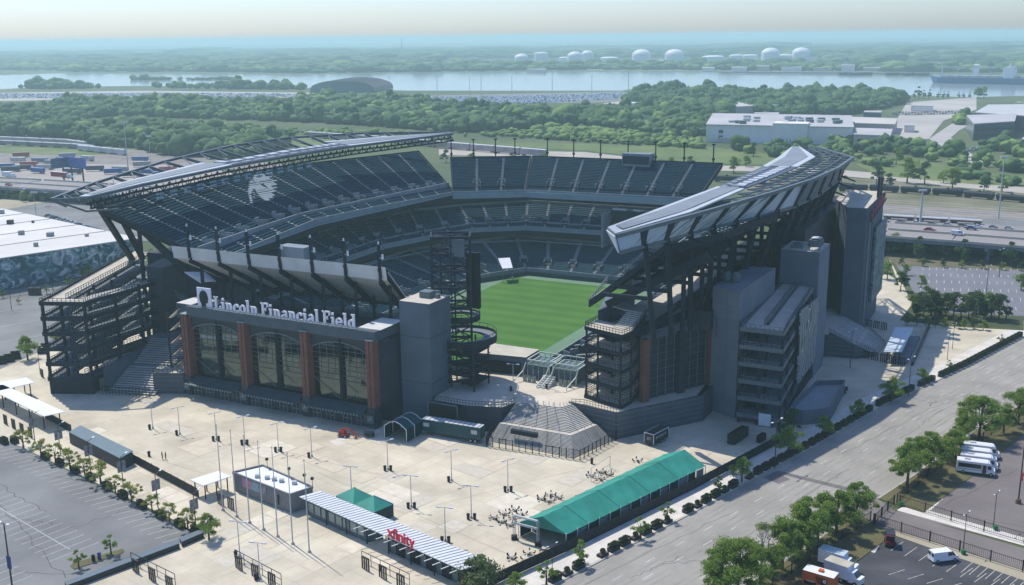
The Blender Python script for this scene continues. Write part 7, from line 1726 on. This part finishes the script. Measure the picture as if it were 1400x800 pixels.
woodland('brush','green scrub and bushes on the right meadow',[[(1150,196),(1230,197),(1275,207),(1340,218),(1400,226),(1480,232),(1480,240),(1380,238),(1330,232),(1290,225),(1250,214),(1180,218),(1120,226),(1080,218),(1000,208),(980,200),(1080,206)],[(1290,236),(1330,242),(1400,248),(1480,252),(1480,258),(1400,256),(1330,250)],[(1180,222),(1210,221),(1215,228),(1185,230)],[(1295,168),(1330,160),(1345,152),(1480,142),(1480,150),(1360,160),(1320,172)],[(1325,197),(1345,192),(1480,210),(1480,226),(1380,214)]],12,5,7.5,2,(4,3,3,2))
woodland('tree_belt','thin belts of trees along the river shore',[[(20,121),(60,119),(100,119.5),(135,119),(135,121),(60,122)],[(200,120),(260,118.5),(420,121),(420,123),(300,122)]],15,8,12,2)
woodland('tree_belt','low wooded islands at the far left of the river',[[(75,113),(95,113),(95,114.5),(75,114.5)],[(180,109),(330,108),(330,109.3),(180,110)]],14,7,7,1)
woodland('tree_belt','bushes under the left motorway viaduct',[[(-40,258),(60,262),(160,272),(160,280),(60,276),(-40,272)]],4.2,2.6,5.5,2)
woodland('tree_belt','green trees under the right motorway viaduct',[[(1190,338),(1480,353),(1480,357),(1190,343)]],6,2.6,4.2,2,(3,4,0,3))
woodland('far_shore_forest','hazy forest beyond the river',[[(-60,96),(60,96),(100,98),(300,98.5),(420,100),(700,96.5),(900,95.5),(1200,98),(1480,100),(1480,95),(1000,90),(700,90),(-60,90)]],26,19,15,1)
woodland('far_shore_forest','farthest hazy forest toward the skyline',[[(-60,91),(590,88),(600,80),(1120,78),(1130,86),(1480,85),(1480,72),(-60,78)]],60,45,17,1,low=True)
woodland('far_shore_forest','hazy woods fading at the skyline',[[(-60,80),(1480,72),(1480,59),(-60,73)]],230,150,19,1,low=True)
# individual trees on the meadow
ms=[(1003,236,1.1),(1030,214,1.),(1020,228,.8),(944,228,.7),(1150,250,1.2),(1198,252,1.1),(1240,250,1.6),(1264,252,1.3),(1302,258,1.3),(1215,256,.8),(1290,250,.8),(1345,262,.8),(1370,262,.8),(610,222,.9),(645,224,.8),(700,222,.7),(745,222,.8),(1085,224,1.),(1225,225,1.2),(862,226,.6),(918,226,.6)]
for i,(x,y,s) in enumerate(ms):
    p=g(x,y);o=dup((TR,TG_)[i%2],p,i*1.1);o.scale=(s*1.25,)*3;o['label']=f'single green tree on the far meadow strip, {nth(i+1)} in the row beside the rail lines';o['group']='single trees on the far meadow'
for i,(x,s) in enumerate([(1250,.9),(1256,1.6),(1263,1.1),(1270,1.2),(1282,.9),(1290,.9),(1296,.9),(1311,.8),(1317,.8),(1325,.8),(1337,1.5),(1345,1.6)]):
    p=g(x,134.5);o=dup(TC if i<10 else TR,p,i);o.scale=(s*1.3,)*3;o['label']=f'small tree on the right river bank, {nth(i+1)} from the left';o['group']='trees on the right river bank'
# left warehouse with mural
C0=Vector(g(188,325.5,13)[:2]);F1=Vector(g(0,353,13)[:2]);S1=Vector(g(0,285,13)[:2])
fd=(F1-C0).normalized();sd2=(S1-C0).normalized();P0=C0;P1=C0+fd*130;P3=C0+sd2*230;P2=P1+sd2*230
wh=thing('warehouse','huge low warehouse with white roof and teal mural wall at the left','warehouse',(C0.x,C0.y,0));O5=wh.location
b=MB();b.prism([tuple(p) for p in (P0,P1,P2,P3)],0,12.7);b.build('wall',mat('warehouse_wall',(.10,.14,.16),.8,.15,.1),wh,O5)
b=MB();q=[P0-fd*.4-sd2*.4,P1+fd*.4-sd2*.4,P2+fd*.4+sd2*.4,P3-fd*.4+sd2*.4];b.prism([tuple(p) for p in q],12.7,13.1);rf=b.build('roof',mat('warehouse_roof',(.60,.58,.53),.8,.1,.03,detail=8),wh,O5)
for k in range(1,9):
    b=MB();a_=P0+sd2*(k*26);d_=P1+sd2*(k*26);b.bar((a_.x,a_.y,13.15),(d_.x,d_.y,13.15),.5,.25);b.build('roof_seam',mat('seam_grey',(.25,.25,.24),.8,.1),rf,(0,0,0)) if False else b.build('roof_seam',mat('seam_grey',(.25,.25,.24),.8,.1),wh,O5)
for k in range(34):
    a_=P0+sd2*rnd.uniform(8,200)+fd*rnd.uniform(4,120);e_=rnd.uniform(.5,1.3);b=MB();b.box(a_.x-e_,a_.x+e_,a_.y-e_,a_.y+e_,13.1,14.+rnd.random());b.build('roof_vent',m_rail if k%3 else m_lampdark,wh,O5)
mu=bpy.data.materials.new('mural_paint');mu.use_nodes=True;nt=mu.node_tree;bb=nt.nodes['Principled BSDF'];bb.inputs['Roughness'].default_value=.7;tc=nt.nodes.new('ShaderNodeTexCoord')
n1=nt.nodes.new('ShaderNodeTexNoise');n1.inputs['Scale'].default_value=.2;n1.inputs['Detail'].default_value=3;n1.inputs['Distortion'].default_value=2.2
r1=nt.nodes.new('ShaderNodeValToRGB');e=r1.color_ramp.elements;e[0].position=.40;e[0].color=(.02,.07,.11,1);e[1].position=.455;e[1].color=(.03,.20,.24,1)
for pos,c in ((.49,(.015,.06,.09,1)),(.525,(.40,.55,.58,1)),(.565,(.05,.22,.26,1)),(.61,(.6,.66,.68,1))): z=e.new(pos);z.color=c
n2=nt.nodes.new('ShaderNodeTexNoise');n2.inputs['Scale'].default_value=.04;r2=nt.nodes.new('ShaderNodeValToRGB');r2.color_ramp.elements[0].position=.38;r2.color_ramp.elements[1].position=.46;mx=nt.nodes.new('ShaderNodeMix');mx.data_type='RGBA';mx.inputs['A'].default_value=(.025,.16,.20,1)
for a_,c in ((tc.outputs['Object'],n1.inputs['Vector']),(tc.outputs['Object'],n2.inputs['Vector']),(n1.outputs['Fac'],r1.inputs['Fac']),(n2.outputs['Fac'],r2.inputs['Fac']),(r2.outputs['Color'],mx.inputs['Factor']),(r1.outputs['Color'],mx.inputs['B']),(mx.outputs['Result'],bb.inputs['Base Color'])): nt.links.new(a_,c)
b=MB();nf=Vector((fd.y,-fd.x));nf=nf if nf.y<0 else -nf;a_=P0+nf*.25+fd*1;d_=P1+nf*.25;b.bar((a_.x,a_.y,6.6),(d_.x,d_.y,6.6),.2,12.);b.build('mural',mu,wh,O5)
b=MB();a_=P0+nf*14;d_=P1+nf*14
fence('metal_fence','low fence and posts in front of the mural wall',[tuple(a_)+(0,),tuple(d_)+(0,)],1.6,m_steel2,6,False)
for i,x in enumerate((44.5,51.5)): p=g(x,403);b=MB();b.box(p[0]-1.2,p[0]+1.2,p[1]-.8,p[1]+.8,0,2.6);b.box(p[0]-1.3,p[0]+1.3,p[1]-.9,p[1]+.9,2.6,2.8);tag(b.build('container_bin',m_bin),('left' if i==0 else 'right')+' of two black boxes standing before the mural wall','box',group='two black boxes')
# viaducts
def viaduct(name,label,pts,w_,z,deck,m=m_conc,pier=30,side=1,cat='viaduct'):
    t=thing(name,label,cat,pts[0]+(0,));O6=t.location;b=MB();pr=MB();pi=MB();mk_=MB()
    for i in range(len(pts)-1):
        a_=Vector(pts[i]);d_=Vector(pts[i+1]);e=(d_-a_).normalized();n_=Vector((-e.y,e.x));Q=[a_,d_,d_+n_*w_,a_+n_*w_]
        b.prism([tuple(q) for q in Q],z-1.6,z,0,1)
        for o_ in (0,w_,w_*.5): p=a_+n_*o_;q=d_+n_*o_;pr.bar((p.x,p.y,z+.4),(q.x,q.y,z+.4),.4,1.)
        for o_ in (.12,.25,.38,.62,.75,.88):
            n=int((d_-a_).length/12)
            for k in range(n): p=a_+e*k*12+n_*w_*o_;q=p+e*3.5;mk_.bar((p.x,p.y,z+.02),(q.x,q.y,z+.02),.25,.04)
        n=max(1,int((d_-a_).length/pier))
        for k in range(n):
            for o_ in (.15,.5,.85): p=a_+e*(k+.5)*((d_-a_).length/n)+n_*w_*o_;pi.bar((p.x,p.y,0),(p.x,p.y,z-1.6),1.4,1.4)
            p=a_+e*(k+.5)*((d_-a_).length/n);q=p+n_*w_;pi.bar((p.x,p.y,z-2.2),(q.x,q.y,z-2.2),1.5,1.3)
    b.build('deck',[m_shade_c,deck],t,O6);pr.build('parapet',m,t,O6);pi.build('pier_row',m_shade_c,t,O6);mk_.build('lane_marking',m_line,t,O6);return t
va=[g(1480,348,8)[:2],g(1400,339,8)[:2],g(1300,331,8)[:2],g(1205,324,8)[:2],g(1120,319,8)[:2]]
m_hw=mat('motorway_surface',(.27,.25,.235),.9,.1,.05,detail=8)
viaduct('viaduct','long motorway viaduct crossing behind the rear right car park',[tuple(v) for v in va],-38,8,m_hw)
vb=[g(-80,252,7)[:2],g(0,256,7)[:2],g(90,262,7)[:2],g(180,269,7)[:2],g(260,277,7)[:2]]
viaduct('viaduct','motorway viaduct on piers at the far left',[tuple(v) for v in vb],34,7,m_hw,pier=18)
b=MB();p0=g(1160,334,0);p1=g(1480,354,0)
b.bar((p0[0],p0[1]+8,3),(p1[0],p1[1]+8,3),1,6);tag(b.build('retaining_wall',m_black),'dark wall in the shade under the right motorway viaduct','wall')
# vehicles on motorways
vl=[('red',1231.5,313.5,'right viaduct, red one at the left'),('blue',1330,311.5,'dark one on the far lanes of the right viaduct'),('black',1333,309,'x')]
def onv(col,x,y,z,rz,l,s=1.): car(col,g(x,y,z),rz,l,'cars on the motorway',s)
onv('red',1271,316.2,8.1,R(-32),'red car on the right motorway viaduct',1.15);onv('blue',1328,314,8.1,R(-32),'dark blue car on the far lanes of the right motorway',1.15)
van(g(1309,321.5,8.1),R(-32),'white van on the near lanes of the right motorway viaduct')
for i,(x,y,c) in enumerate([(30,263,'silver'),(12,257,'red'),(60,268,'grey'),(150,268,'white'),(190,272,'black')]): onv(c,x,y-3,7.1,R(-28),f'{c} car on the left motorway viaduct',1.1)
for i in range(10):
    x=1190+i*21;onv(['grey','silver','black','white'][i%4],x,302+i*1.25,.05,R(-28),f'small {["grey","silver","black","white"][i%4]} car, {nth(i+1)} from the left on the road beyond the viaduct',1.)
# red lorry etc
def lorry(label,x,y,z,colm,L_=14,rz=R(-28)):
    t=trailer('lorry',label,L_,2.6,4.,colm,m_vwhite,g(x,y,z),rz,cat='lorry',legs=False);b=MB();b.box(L_/2+.6,L_/2+3,-1.2,1.2,.8,3.1);b.box(L_/2+3,L_/2+4.4,-1.1,1.1,.8,1.9);b.build('cab',m_vwhite,t)
    for s in (-1,1): wheel(t,L_/2+2.6,s*1.1,.5,.3)
    return t
lorry('lorry with a long red trailer on the left motorway',82,243.5,7.1,mat('trailer_red',(.40,.04,.04),.5,.1,.5))
lorry('short white lorry on the left motorway near the edge',10,243,7.1,m_vwhite,7)
# containers & trailers in the yard
cols=[(.30,.33,.38),(.10,.17,.28),(.45,.43,.40),(.35,.10,.08),(.04,.10,.28),(.30,.30,.27),(.06,.07,.09)]
tr0={}
yd=[(29,213,3),(25,220,2),(55,221,1),(92,214,0),(86,220,1),(72,224,5),(15,233,6),(8,229,4),(52,235,4),(30,231,6),(62,230,2),(130,232,6),(155,236,4),(165,233,5),(192,219,1),(194,226,5),(120,218,2),(205,237,4),(230,233,3),(222,240,1),(250,238,0),(180,240,6),(100,236,6),(40,226,3)]
for i,(x,y,c) in enumerate(yd):
    if c not in tr0: tr0[c]=trailer('semi_trailer','tmp',13,2.6,4.,mat(f'container_{c}',cols[c],.6,.12,.3),mat(f'container_top_{c}',tuple(min(.5,v*1.4+.1) for v in cols[c]),.6,.1,.3),(0,0,0),0,legs=False);o=tr0[c]
    else: o=dup(tr0[c],(0,0,0),0)
    o.location=g(x,y+2,.02);o.rotation_euler=(0,0,R(-28+(i%4)*12 if i%3 else 20));o['label']=['grey','dark blue','cream','red brown','blue','beige','black'][c]+f' trailer in the far left yard, {nth(i+1)} of its crowd from the left';o['group']='trailers in the far left yard'
# billboard
t=thing('billboard','blue and purple billboard on posts beside the left motorway','billboard',g(107,248,0),R(-32));p=t.location
b=MB();b.box(-10,10,-.4,.4,9.5,16.5);b.build('board',mat('billboard_blue',(.06,.22,.50),.5,.0,.15,col2=(.16,.12,.36)),t)
for x in (-6,6): b=MB();b.bar((x,0,0),(x,0,9.6),.8,.8);b.build('post',m_lampdark,t)
b=MB();b.box(-10,10,-.9,-.4,9.2,9.5);b.build('catwalk',m_lampdark,t)
t=thing('billboard','dark backed billboard crossing behind the blue one','billboard',g(88,248,0),R(60));b=MB();b.box(-9,9,-.4,.4,9.5,16.5);b.build('board',mat('billboard_back',(.08,.12,.20),.6,.1,.3),t);b=MB();b.bar((0,0,0),(0,0,9.6),.8,.8);b.build('post',m_lampdark,t)
# rolling stock
def railcar(col,name='railcar',tank=False,L_=17,H_=4.2,Wd=3.):
    t=thing(name,'tmp','railcar');m=col
    if tank:
        b=MB();b.tube((-L_/2,0,2.7),(L_/2,0,2.7),1.55,1.55,14);b.tube((-L_/2-.5,0,2.7),(-L_/2,0,2.7),.7,1.55,14);b.tube((L_/2,0,2.7),(L_/2+.5,0,2.7),1.55,.7,14);b.build('tank',m,t,smooth=False);b=MB();b.tube((0,0,4.2),(0,0,4.9),.6,.6,8);b.box(-1.5,1.5,-.4,.4,4.2,4.35);b.build('dome',m,t)
    else:
        b=MB();b.box(-L_/2,L_/2,-Wd/2,Wd/2,1.1,H_+.3)
        b.build('body',m,t);b=MB();b.hexa([(-L_/2,-Wd/2,H_+.3),(L_/2,-Wd/2,H_+.3),(L_/2,Wd/2,H_+.3),(-L_/2,Wd/2,H_+.3)],[(-L_/2,-Wd/3,H_+.8),(L_/2,-Wd/3,H_+.8),(L_/2,Wd/3,H_+.8),(-L_/2,Wd/3,H_+.8)]);b.build('roof',mat('railcar_roof',(.5,.5,.5),.5,.1,.3),t)
    b=MB();b.box(-L_/2-.3,L_/2+.3,-1.1,1.1,.85,1.1)
    for x in (-L_/2+2,L_/2-2): b.box(x-1.5,x+1.5,-1.1,1.1,.2,.85)
    b.build('bogie_frame',m_lampdark,t);return t
def train(proto,pts,n,lab,grp,z=.02,L_=18.2,gapx=None):
    pl=[Vector(g(x,y,z)[:2]) for x,y in pts];s=L_/2;i=0
    tot=sum((pl[k+1]-pl[k]).length for k in range(len(pl)-1))
    while s<tot and i<n:
        q,a=at_s(pl,s);o=proto if i==0 else dup(proto,(q.x,q.y,z),a);o.location=(q.x,q.y,z);o.rotation_euler=(0,0,a);o['label']=lab%nth(i+1);o['group']=grp;s+=L_;i+=1
train(railcar(mat('tank_black',(.018,.022,.03),.4,.15,.3),'tank_wagon',True,16.5),[(1145,261),(1200,262),(1300,268),(1480,285)],12,'black tank wagon on the right rails, %s from the left','black tank wagons on the right')
train(railcar(mat('tank_black2',(.02,.025,.03),.4,.15,.3),'tank_wagon',True,16.5),[(975,248),(1000,249),(1040,252)],3,'black tank wagon behind the far stand, %s from the left','tank wagons behind the far stand')
train(railcar(mat('autorack',(.33,.25,.23),.6,.2,.3),'autorack_wagon',False,26,5.2),[(420,188),(540,196),(612,203)],8,'long brown car carrier wagon left of the gap, %s from the left','car carrier wagons behind the left roof',L_=28)
train(railcar(mat('autorack2',(.30,.22,.25),.6,.25,.2,col2=(.42,.38,.40)),'autorack_wagon',False,26,5.4),[(612,203.5),(760,216)],5,'long grey brown car carrier wagon above the far stand, %s from the left','car carrier wagons above the far stand',L_=28)
train(railcar(mat('wagon_mixed',(.16,.20,.25),.6,.3,.05,col2=(.32,.24,.22)),'freight_wagon',False,17,3.8),[(-80,196),(0,198),(100,203),(130,206)],14,'dark freight wagon on the far left rails, %s from the left','freight wagons on the far left rails')
train(railcar(mat('wagon_pale',(.40,.38,.34),.6,.2,.1),'freight_wagon',False,17,4.6),[(-80,192),(0,194),(90,198),(120,202)],13,'pale freight wagon on the far left rails, %s from the left','pale freight wagons on the far left rails')
train(railcar(mat('wagon_white',(.50,.50,.52),.6,.2,.1),'freight_wagon',False,17,4.4),[(108,206),(176,213)],4,'white freight wagon beside the left woods, %s from the left','white freight wagons by the left woods')
t2=railcar(mat('flat_brown',(.16,.08,.06),.8,.3,.3),'gondola_wagon',False,15,1.6);train(t2,[(1207,299),(1360,308)],6,'low rusty brown gondola wagon on the near right rails, %s from the left','rusty gondola wagons',L_=16)
# masts
def mast(label,x,y,h,r=.4,cat='mast'):
    p=g(x,y);b=MB();b.tube((p[0],p[1],0),(p[0],p[1],h),r,r*.5,6);b.bar((p[0]-2,p[1],h),(p[0]+2,p[1],h),1.2,.8);tag(b.build('high_mast',m_galv),label,cat,'high lighting masts')
mast('tall pale light mast in the far left yard',176,240,38);mast('tall light mast on the right rail yard',1365,299,32);mast('pale concrete mast right of the slate tower',1258,306,17,.7);mast('light mast behind the left roof',207,230,24,.25);mast('light mast by the left white roof',50,298,14,.2)
for i,x in enumerate((533,598,642,658,700,755,809,859)): mast(f'light mast standing in the far car field, {nth(i+1)} from the left',x,132,45 if i in (3,5,7) else 32,.6)
p=g(550,76);b=MB();b.tube((p[0],p[1],0),(p[0],p[1],88),5,2,6);tag(b.build('radio_mast',m_galv),'thin tower rising from the far forest at centre left','mast')
# hangar
t=thing('hangar','large dark arched hangar by the river','hangar',g(466,126));c0=Vector(g(424,127));c1=Vector(g(513,126.5));O7=t.location;dx=(c1-c0);w_=dx.length;ex=dx.normalized();ey=Vector((-ex.y,ex.x,0))
b=MB();N=16;pr=[]
for k in range(N+1):
    a_=math.pi*k/N;pr.append((-math.cos(a_)*w_/2,math.sin(a_)**.75*19 if 0<k<N else 0))
cc=(c0+c1)/2
for k in range(N):
    x0,z0=pr[k];x1,z1=pr[k+1];A_=cc+ex*x0;B_2=cc+ex*x1
    b.hexa([A_+U1*z0,B_2+U1*z1,B_2+U1*z1+ey*160,A_+U1*z0+ey*160],[A_+U1*(z0+1),B_2+U1*(z1+1),B_2+U1*(z1+1)+ey*160,A_+U1*(z0+1)+ey*160],0)
b.build('roof_shell',mat('hangar_roof',(.15,.12,.115),.6,.15,.02),t,O7)
b=MB();b.poly([cc+ex*x+U1*z+ey*1 for x,z in pr]);b.build('end_wall',mat('hangar_wall',(.12,.15,.18),.7,.1,.02),t,O7)
for k in range(7):
    b=MB()
    for j in range(N): x0,z0=pr[j];x1,z1=pr[j+1];b.bar(cc+ex*x0+U1*(z0+2)+ey*k*24,cc+ex*x1+U1*(z1+2)+ey*k*24,2.5,1.5)
    b.build('roof_rib',mat('hangar_rib',(.26,.22,.22),.6,.1),t,O7)
# storage tanks
m_tank=mat('tank_white',(.78,.77,.74),.5,.05,.01)
tk=[(632,86.5,10,14,0),(713,86,22,18,1),(740,84.5,22,30,0),(773,83,22,14,0),(786,84,24,20,1),(803,83,20,24,1),(833,87,26,20,0),(877,84,30,22,1),(922,84,30,22,1),(903,87,16,12,0),(975,83,34,16,0),(1006,82,22,18,0),(1025,82,24,18,0),(1053,82.5,28,24,1),(1072,82,26,18,0),(1095,82,28,24,1),(1015,88,16,12,0),(1040,88,16,12,0)]
for i,(x,y,r,h,dm) in enumerate(tk):
    p=Vector(g(x,y+2));t=thing('storage_tank',f'pale {"domed" if dm else "flat topped"} storage tank beyond the river, {nth(i+1)} of the row from the left','storage tank',tuple(p),group='storage tanks beyond the river');b=MB();h_=h*1.15;b.tube((0,0,0),(0,0,h_),r*1.1,r*1.1,20);b.build('shell',m_tank,t)
    b=MB();R_=r*1.1;hh=R_*.62 if dm else R_*.12
    for k in range(5):
        a_=k/5;c_=(k+1)/5;b.tube((0,0,h_+hh*math.sin(a_*1.5)),(0,0,h_+hh*math.sin(c_*1.5)),R_*math.cos(a_*1.5),max(.5,R_*math.cos(c_*1.5)),20)
    b.build('dome' if dm else 'tank_roof',m_tank,t)
def building(name,label,P4,h,mw,mr,cat='building',par=.8,wins=None,zs=0,extra=None,parent=None):
    "P4: ground corners by survey (x,y) photograph positions on level 0 or world tuples; front edge first"
    Q=[Vector(g(*p)[:2]) for p in P4];t=thing(name,label,cat,(Q[0].x,Q[0].y,0));O8=t.location
    b=MB();b.prism([tuple(q) for q in Q],0,h);b.build('wall',mw,t,O8)
    c=sum(Q,Vector((0,0)))/len(Q);b=MB();b.prism([tuple(q.lerp(c,-.01)) for q in Q],h,h+par);b.build('roof',mr,t,O8)
    if wins:
        a_,d_=Q[0],Q[1];e=(d_-a_);n_=Vector((e.y,-e.x)).normalized();n_=n_ if n_.y<0 else -n_
        for (t0,t1,z0,z1) in wins:
            p=a_+e*t0+n_*.15;q=a_+e*t1+n_*.15;b=MB();b.bar((p.x,p.y,(z0+z1)/2),(q.x,q.y,(z0+z1)/2),.2,z1-z0);b.build('window',m_vglass,t,O8)
    return t,Q
m_cream=mat('wall_cream',(.75,.69,.65),.8,.08,.05);m_pink=mat('wall_pinkish',(.5,.40,.36),.8,.08,.05);m_rw=mat('flat_roof_pale',(.42,.41,.40),.8,.12,.02)
bf,Q=building('factory','long pale factory with flat roofs behind the right roof tip',[(965,194),(1165,199),(1162,180),(975,176)],15,m_cream,m_rw,'factory',wins=[(.09,.12,2,6),(.09,.12,8,11),(.56,.59,7,10),(.62,.66,7,10),(.70,.72,3,6)])
O8=bf.location
a_,d_=Q[0],Q[1];e=(d_-a_);n_=Vector((e.y,-e.x)).normalized();n_=n_ if n_.y<0 else -n_
for t0,t1,z1,o_,m in ((.10,.20,4.5,5,m_rw),(.25,.46,3.,3,m_vwhite),(.465,.7,18,2,m_cream)):
    b=MB();p=a_+e*t0;q=a_+e*t1;b.prism([tuple(p+n_*o_),tuple(q+n_*o_),tuple(q-n_*20),tuple(p-n_*20)],0.,z1);b.build('annex',m,bf,O8)
for k in range(6): b=MB();p=a_+e*(.48+k*.025)+n_*3.6;b.tube((p.x,p.y,0),(p.x,p.y,5),1.3,1.3,10);b.build('silo',m_vwhite,bf,O8)
for k in range(24):
    p=a_+e*rnd.uniform(.08,.95)-n_*rnd.uniform(12,75);b=MB();b.box(p.x-3,p.x+3,p.y-2.5,p.y+2.5,15.8,17.5+rnd.random()*1.5);b.build('roof_unit',m_gwall if k%2 else m_galv,bf,O8)
building('office_building','low brick fronted office at the right end of the factory',[(1166,201),(1216,203),(1219,193),(1168,191)],10,m_pink,m_rw,wins=[(.12,.42,1,7),(.6,.95,1,7)])
building('shed_building','long pale roofed building behind the factory',[(1108,180),(1222,184),(1226,175),(1115,171)],9,m_pink,mat('roof_tan',(.5,.47,.42),.8,.1,.05))
building('depot','low pink brown depot among the trees of the wooded point',[(1002,160),(1064,157),(1066,151),(1010,152)],11,m_pink,m_rw)
building('depot','narrow pale roofed building on the wooded point',[(1088,143),(1112,143),(1114,140),(1090,140)],11,m_pink,m_rw)
of,_=building('office_building','glass office with white roof canopy at the right edge',[(1330,192),(1385,188),(1388,176),(1320,178)],14,mat('office_glass',(.06,.09,.11),.2,.1,.1),m_rw,wins=[(.05,.95,3,5),(.05,.95,8,10)])
building('hall_building','large hall with pale curved roof at the right edge',[(1332,172),(1480,184),(1480,158),(1350,160)],13,m_gwall,mat('roof_pale_hall',(.48,.48,.46),.6,.08,.02))
building('white_building','small white building beyond the river behind the ship',[(1330,105),(1338,105),(1338,104),(1330,104)],24,m_tank,m_tank)
building('boat_shed','row of low white sheds by the far left parking field',[(862,146),(960,150),(960,148),(862,144)],4,m_vwhite,m_vwhite)
for i,(x,y,w_,d_,h) in enumerate([(1245,152,30,1.6,6),(1388,152,60,2.5,9),(1180,164,24,2.,8),(1236,181,14,2.5,6),(1030,166,34,1.5,8),(1395,205,40,3,8),(1120,152,20,1.5,8),(720,99,26,.5,8)]):
    building('outbuilding',f'small flat roofed outbuilding in the hazy distance, {nth(i+1)} of the scattered ones',[(x,y),(x+w_,y+w_*.03),(x+w_*1.02,y-d_),(x+w_*.06,y-d_)],h,[m_cream,m_pink,m_gwall][i%3],m_rw)
# docks with low sheds beyond the river
for i,(x,w_,h,c) in enumerate([(1000,30,9,0),(1035,24,12,1),(1068,40,10,0),(1112,36,8,1),(1150,26,14,0),(1180,34,8,1),(1215,22,12,0),(1240,20,9,1),(960,24,8,0)]):
    building('dock_shed',f'low shed on the far river docks, {nth(i+1)} in the row',[(x,97.5),(x+w_*.7,97.6),(x+w_*.7,96.4),(x,96.3)],h,[m_cream,m_pink][c],m_rw)
b=MB();p=g(985,100.2);q=g(1268,102.5);b.bar((p[0],p[1],3),(q[0],q[1],3),22,3);tag(b.build('pier',mat('pier_brown',(.22,.18,.15),.8,.2,.01)),'long low pier on the far side of the river','pier')
for i,(x,y) in enumerate([(1155,102.5),(1168,103),(1183,102.7),(1220,103),(1241,103.2),(1261,103.5)]):
    p=g(x,y);b=MB();b.box(p[0]-14,p[0]+14,p[1]-6,p[1]+6,0,6);tag(b.build('mooring',m_lampdark),f'dark mooring block before the far pier, {nth(i+1)} from the left','mooring')
# ship
s0=Vector(g(1271,113));s1=Vector(g(1500,117.5));sh_=thing('cargo_ship','long blue cargo ship with white superstructure on the river','ship',tuple(s0),0);ax=(s1-s0).normalized();nn=Vector((-ax.y,ax.x,0));O9=sh_.location;L_=(s1-s0).length
b=MB();pts=[s0,s0+ax*18+nn*14,s0+ax*(L_)+nn*14,s0+ax*L_-nn*14,s0+ax*18-nn*14];low=[p+ax*(6 if k==0 else 0) for k,p in enumerate(pts)]
b.hexa([(p.x,p.y,0) for p in low],[(p.x,p.y,10.5+(3 if k==0 else 0)) for k,p in enumerate(pts)]);b.build('hull',mat('hull_blue',(.04,.10,.22),.5,.1,.02),sh_,O9)
for k in range(9):
    b=MB();c=s0+ax*(30+k*17.5);b.hexa([(c.x+dx_*ax.x*7+dy*nn.x*10,c.y+dx_*ax.y*7+dy*nn.y*10,10.5) for dx_,dy in ((-1,-1),(1,-1),(1,1),(-1,1))],[(c.x+dx_*ax.x*7+dy*nn.x*10,c.y+dx_*ax.y*7+dy*nn.y*10,14.5) for dx_,dy in ((-1,-1),(1,-1),(1,1),(-1,1))]);b.build('hatch',m_rw,sh_,O9)
for k in range(3):
    c=s0+ax*(22+k*55);b=MB();b.tube((c.x,c.y,10),(c.x,c.y,30),1.8,1.2,8);e=c+ax*40;b.bar((c.x,c.y,29),(e.x,e.y,28.5),1.6,1.6);b.build('deck_crane',m_galv,sh_,O9)
c=s0+ax*(L_*.5);b=MB();b.hexa([(c.x+dx_*ax.x*9+dy*nn.x*11,c.y+dx_*ax.y*9+dy*nn.y*11,10.5) for dx_,dy in ((-1,-1),(1,-1),(1,1),(-1,1))],[(c.x+dx_*ax.x*7+dy*nn.x*10,c.y+dx_*ax.y*7+dy*nn.y*10,31) for dx_,dy in ((-1,-1),(1,-1),(1,1),(-1,1))]);b.build('bridge_house',m_tank,sh_,O9)
b=MB();b.tube((c.x,c.y,31),(c.x,c.y,37),4,3,8);b.tube((c.x+8,c.y,28),(c.x+8,c.y,43),.9,.5,6);b.build('funnel',m_galv,sh_,O9)
# far car field : thousands of cars, one mass
V=[];Q=[]
def cfield(pp,n,h=1.5):
    W_=[g(x,y)[:2] for x,y in pp];xs=[p[0] for p in W_];ys=[p[1] for p in W_];out=[]
    row=9.;ang=R(-28);ca,sa=math.cos(ang),math.sin(ang);tries=0
    while len(out)<n and tries<n*30:
        tries+=1;x=NR.uniform(min(xs),max(xs));y=NR.uniform(min(ys),max(ys))
        u=round((x*ca+y*sa)/2.9)*2.9;v=round((-x*sa+y*ca)/row)*row;x=u*ca-v*sa;y=u*sa+v*ca
        if inpoly(x,y,W_): out.append((x,y))
    return out
cf=set(cfield([(572,133),(700,132),(850,128),(842,136),(720,142),(620,141)],5200))|set(cfield([(0,128.5),(250,127.5),(430,129),(430,133),(0,135)],2600))
b=MB();cm=[mat('far_car_white',(.75,.75,.75),.3,.0),mat('far_car_dark',(.05,.05,.06),.3,.0),mat('far_car_silver',(.4,.41,.43),.3,.0)]
for (x,y) in cf:
    k=rnd.choice((0,0,1,2));h=1.5;b.hexa([(x-.9,y-2.2,0.05),(x+.9,y-2.2,.05),(x+.9,y+2.2,.05),(x-.9,y+2.2,.05)],[(x-.7,y-1.6,h),(x+.7,y-1.6,h),(x+.7,y+1.2,h),(x-.7,y+1.2,h)],k)
o=b.build('car_field',cm);o['kind']='stuff';o['label']='thousands of new cars parked by the river'
for i in range(44):
    k=i%22;r_=i//22;x=1222+k*4.2;y=155.+r_*2.6-abs(k-6)*.12
    car(['white','silver','black','grey'][i*5%4],g(x,y,.1),R(60),f'{["white","silver","black","grey"][i*5%4]} car in the {"far" if r_==0 else "near"} row of the distant right parking field, {nth(k+1)} from the left','cars in the distant right parking field',1.3)
for i in range(20):
    x=1318+i*4.4;y=203+(i*7%5)*1.2;car(['black','silver','grey','white'][i*3%4],g(x,y,.1),R(-20),f'{["black","silver","grey","white"][i*3%4]} car by the glass office at the right edge, {nth(i+1)} from the left','cars by the glass office',1.2)
for i in range(14):
    x=1165+i*5.5;y=207+(i%3)*.7;car(['white','grey','silver'][i%3],g(x,y-3,.1),R(-30),f'{["white","grey","silver"][i%3]} car before the factory, {nth(i+1)} from the left','cars before the factory',1.2)
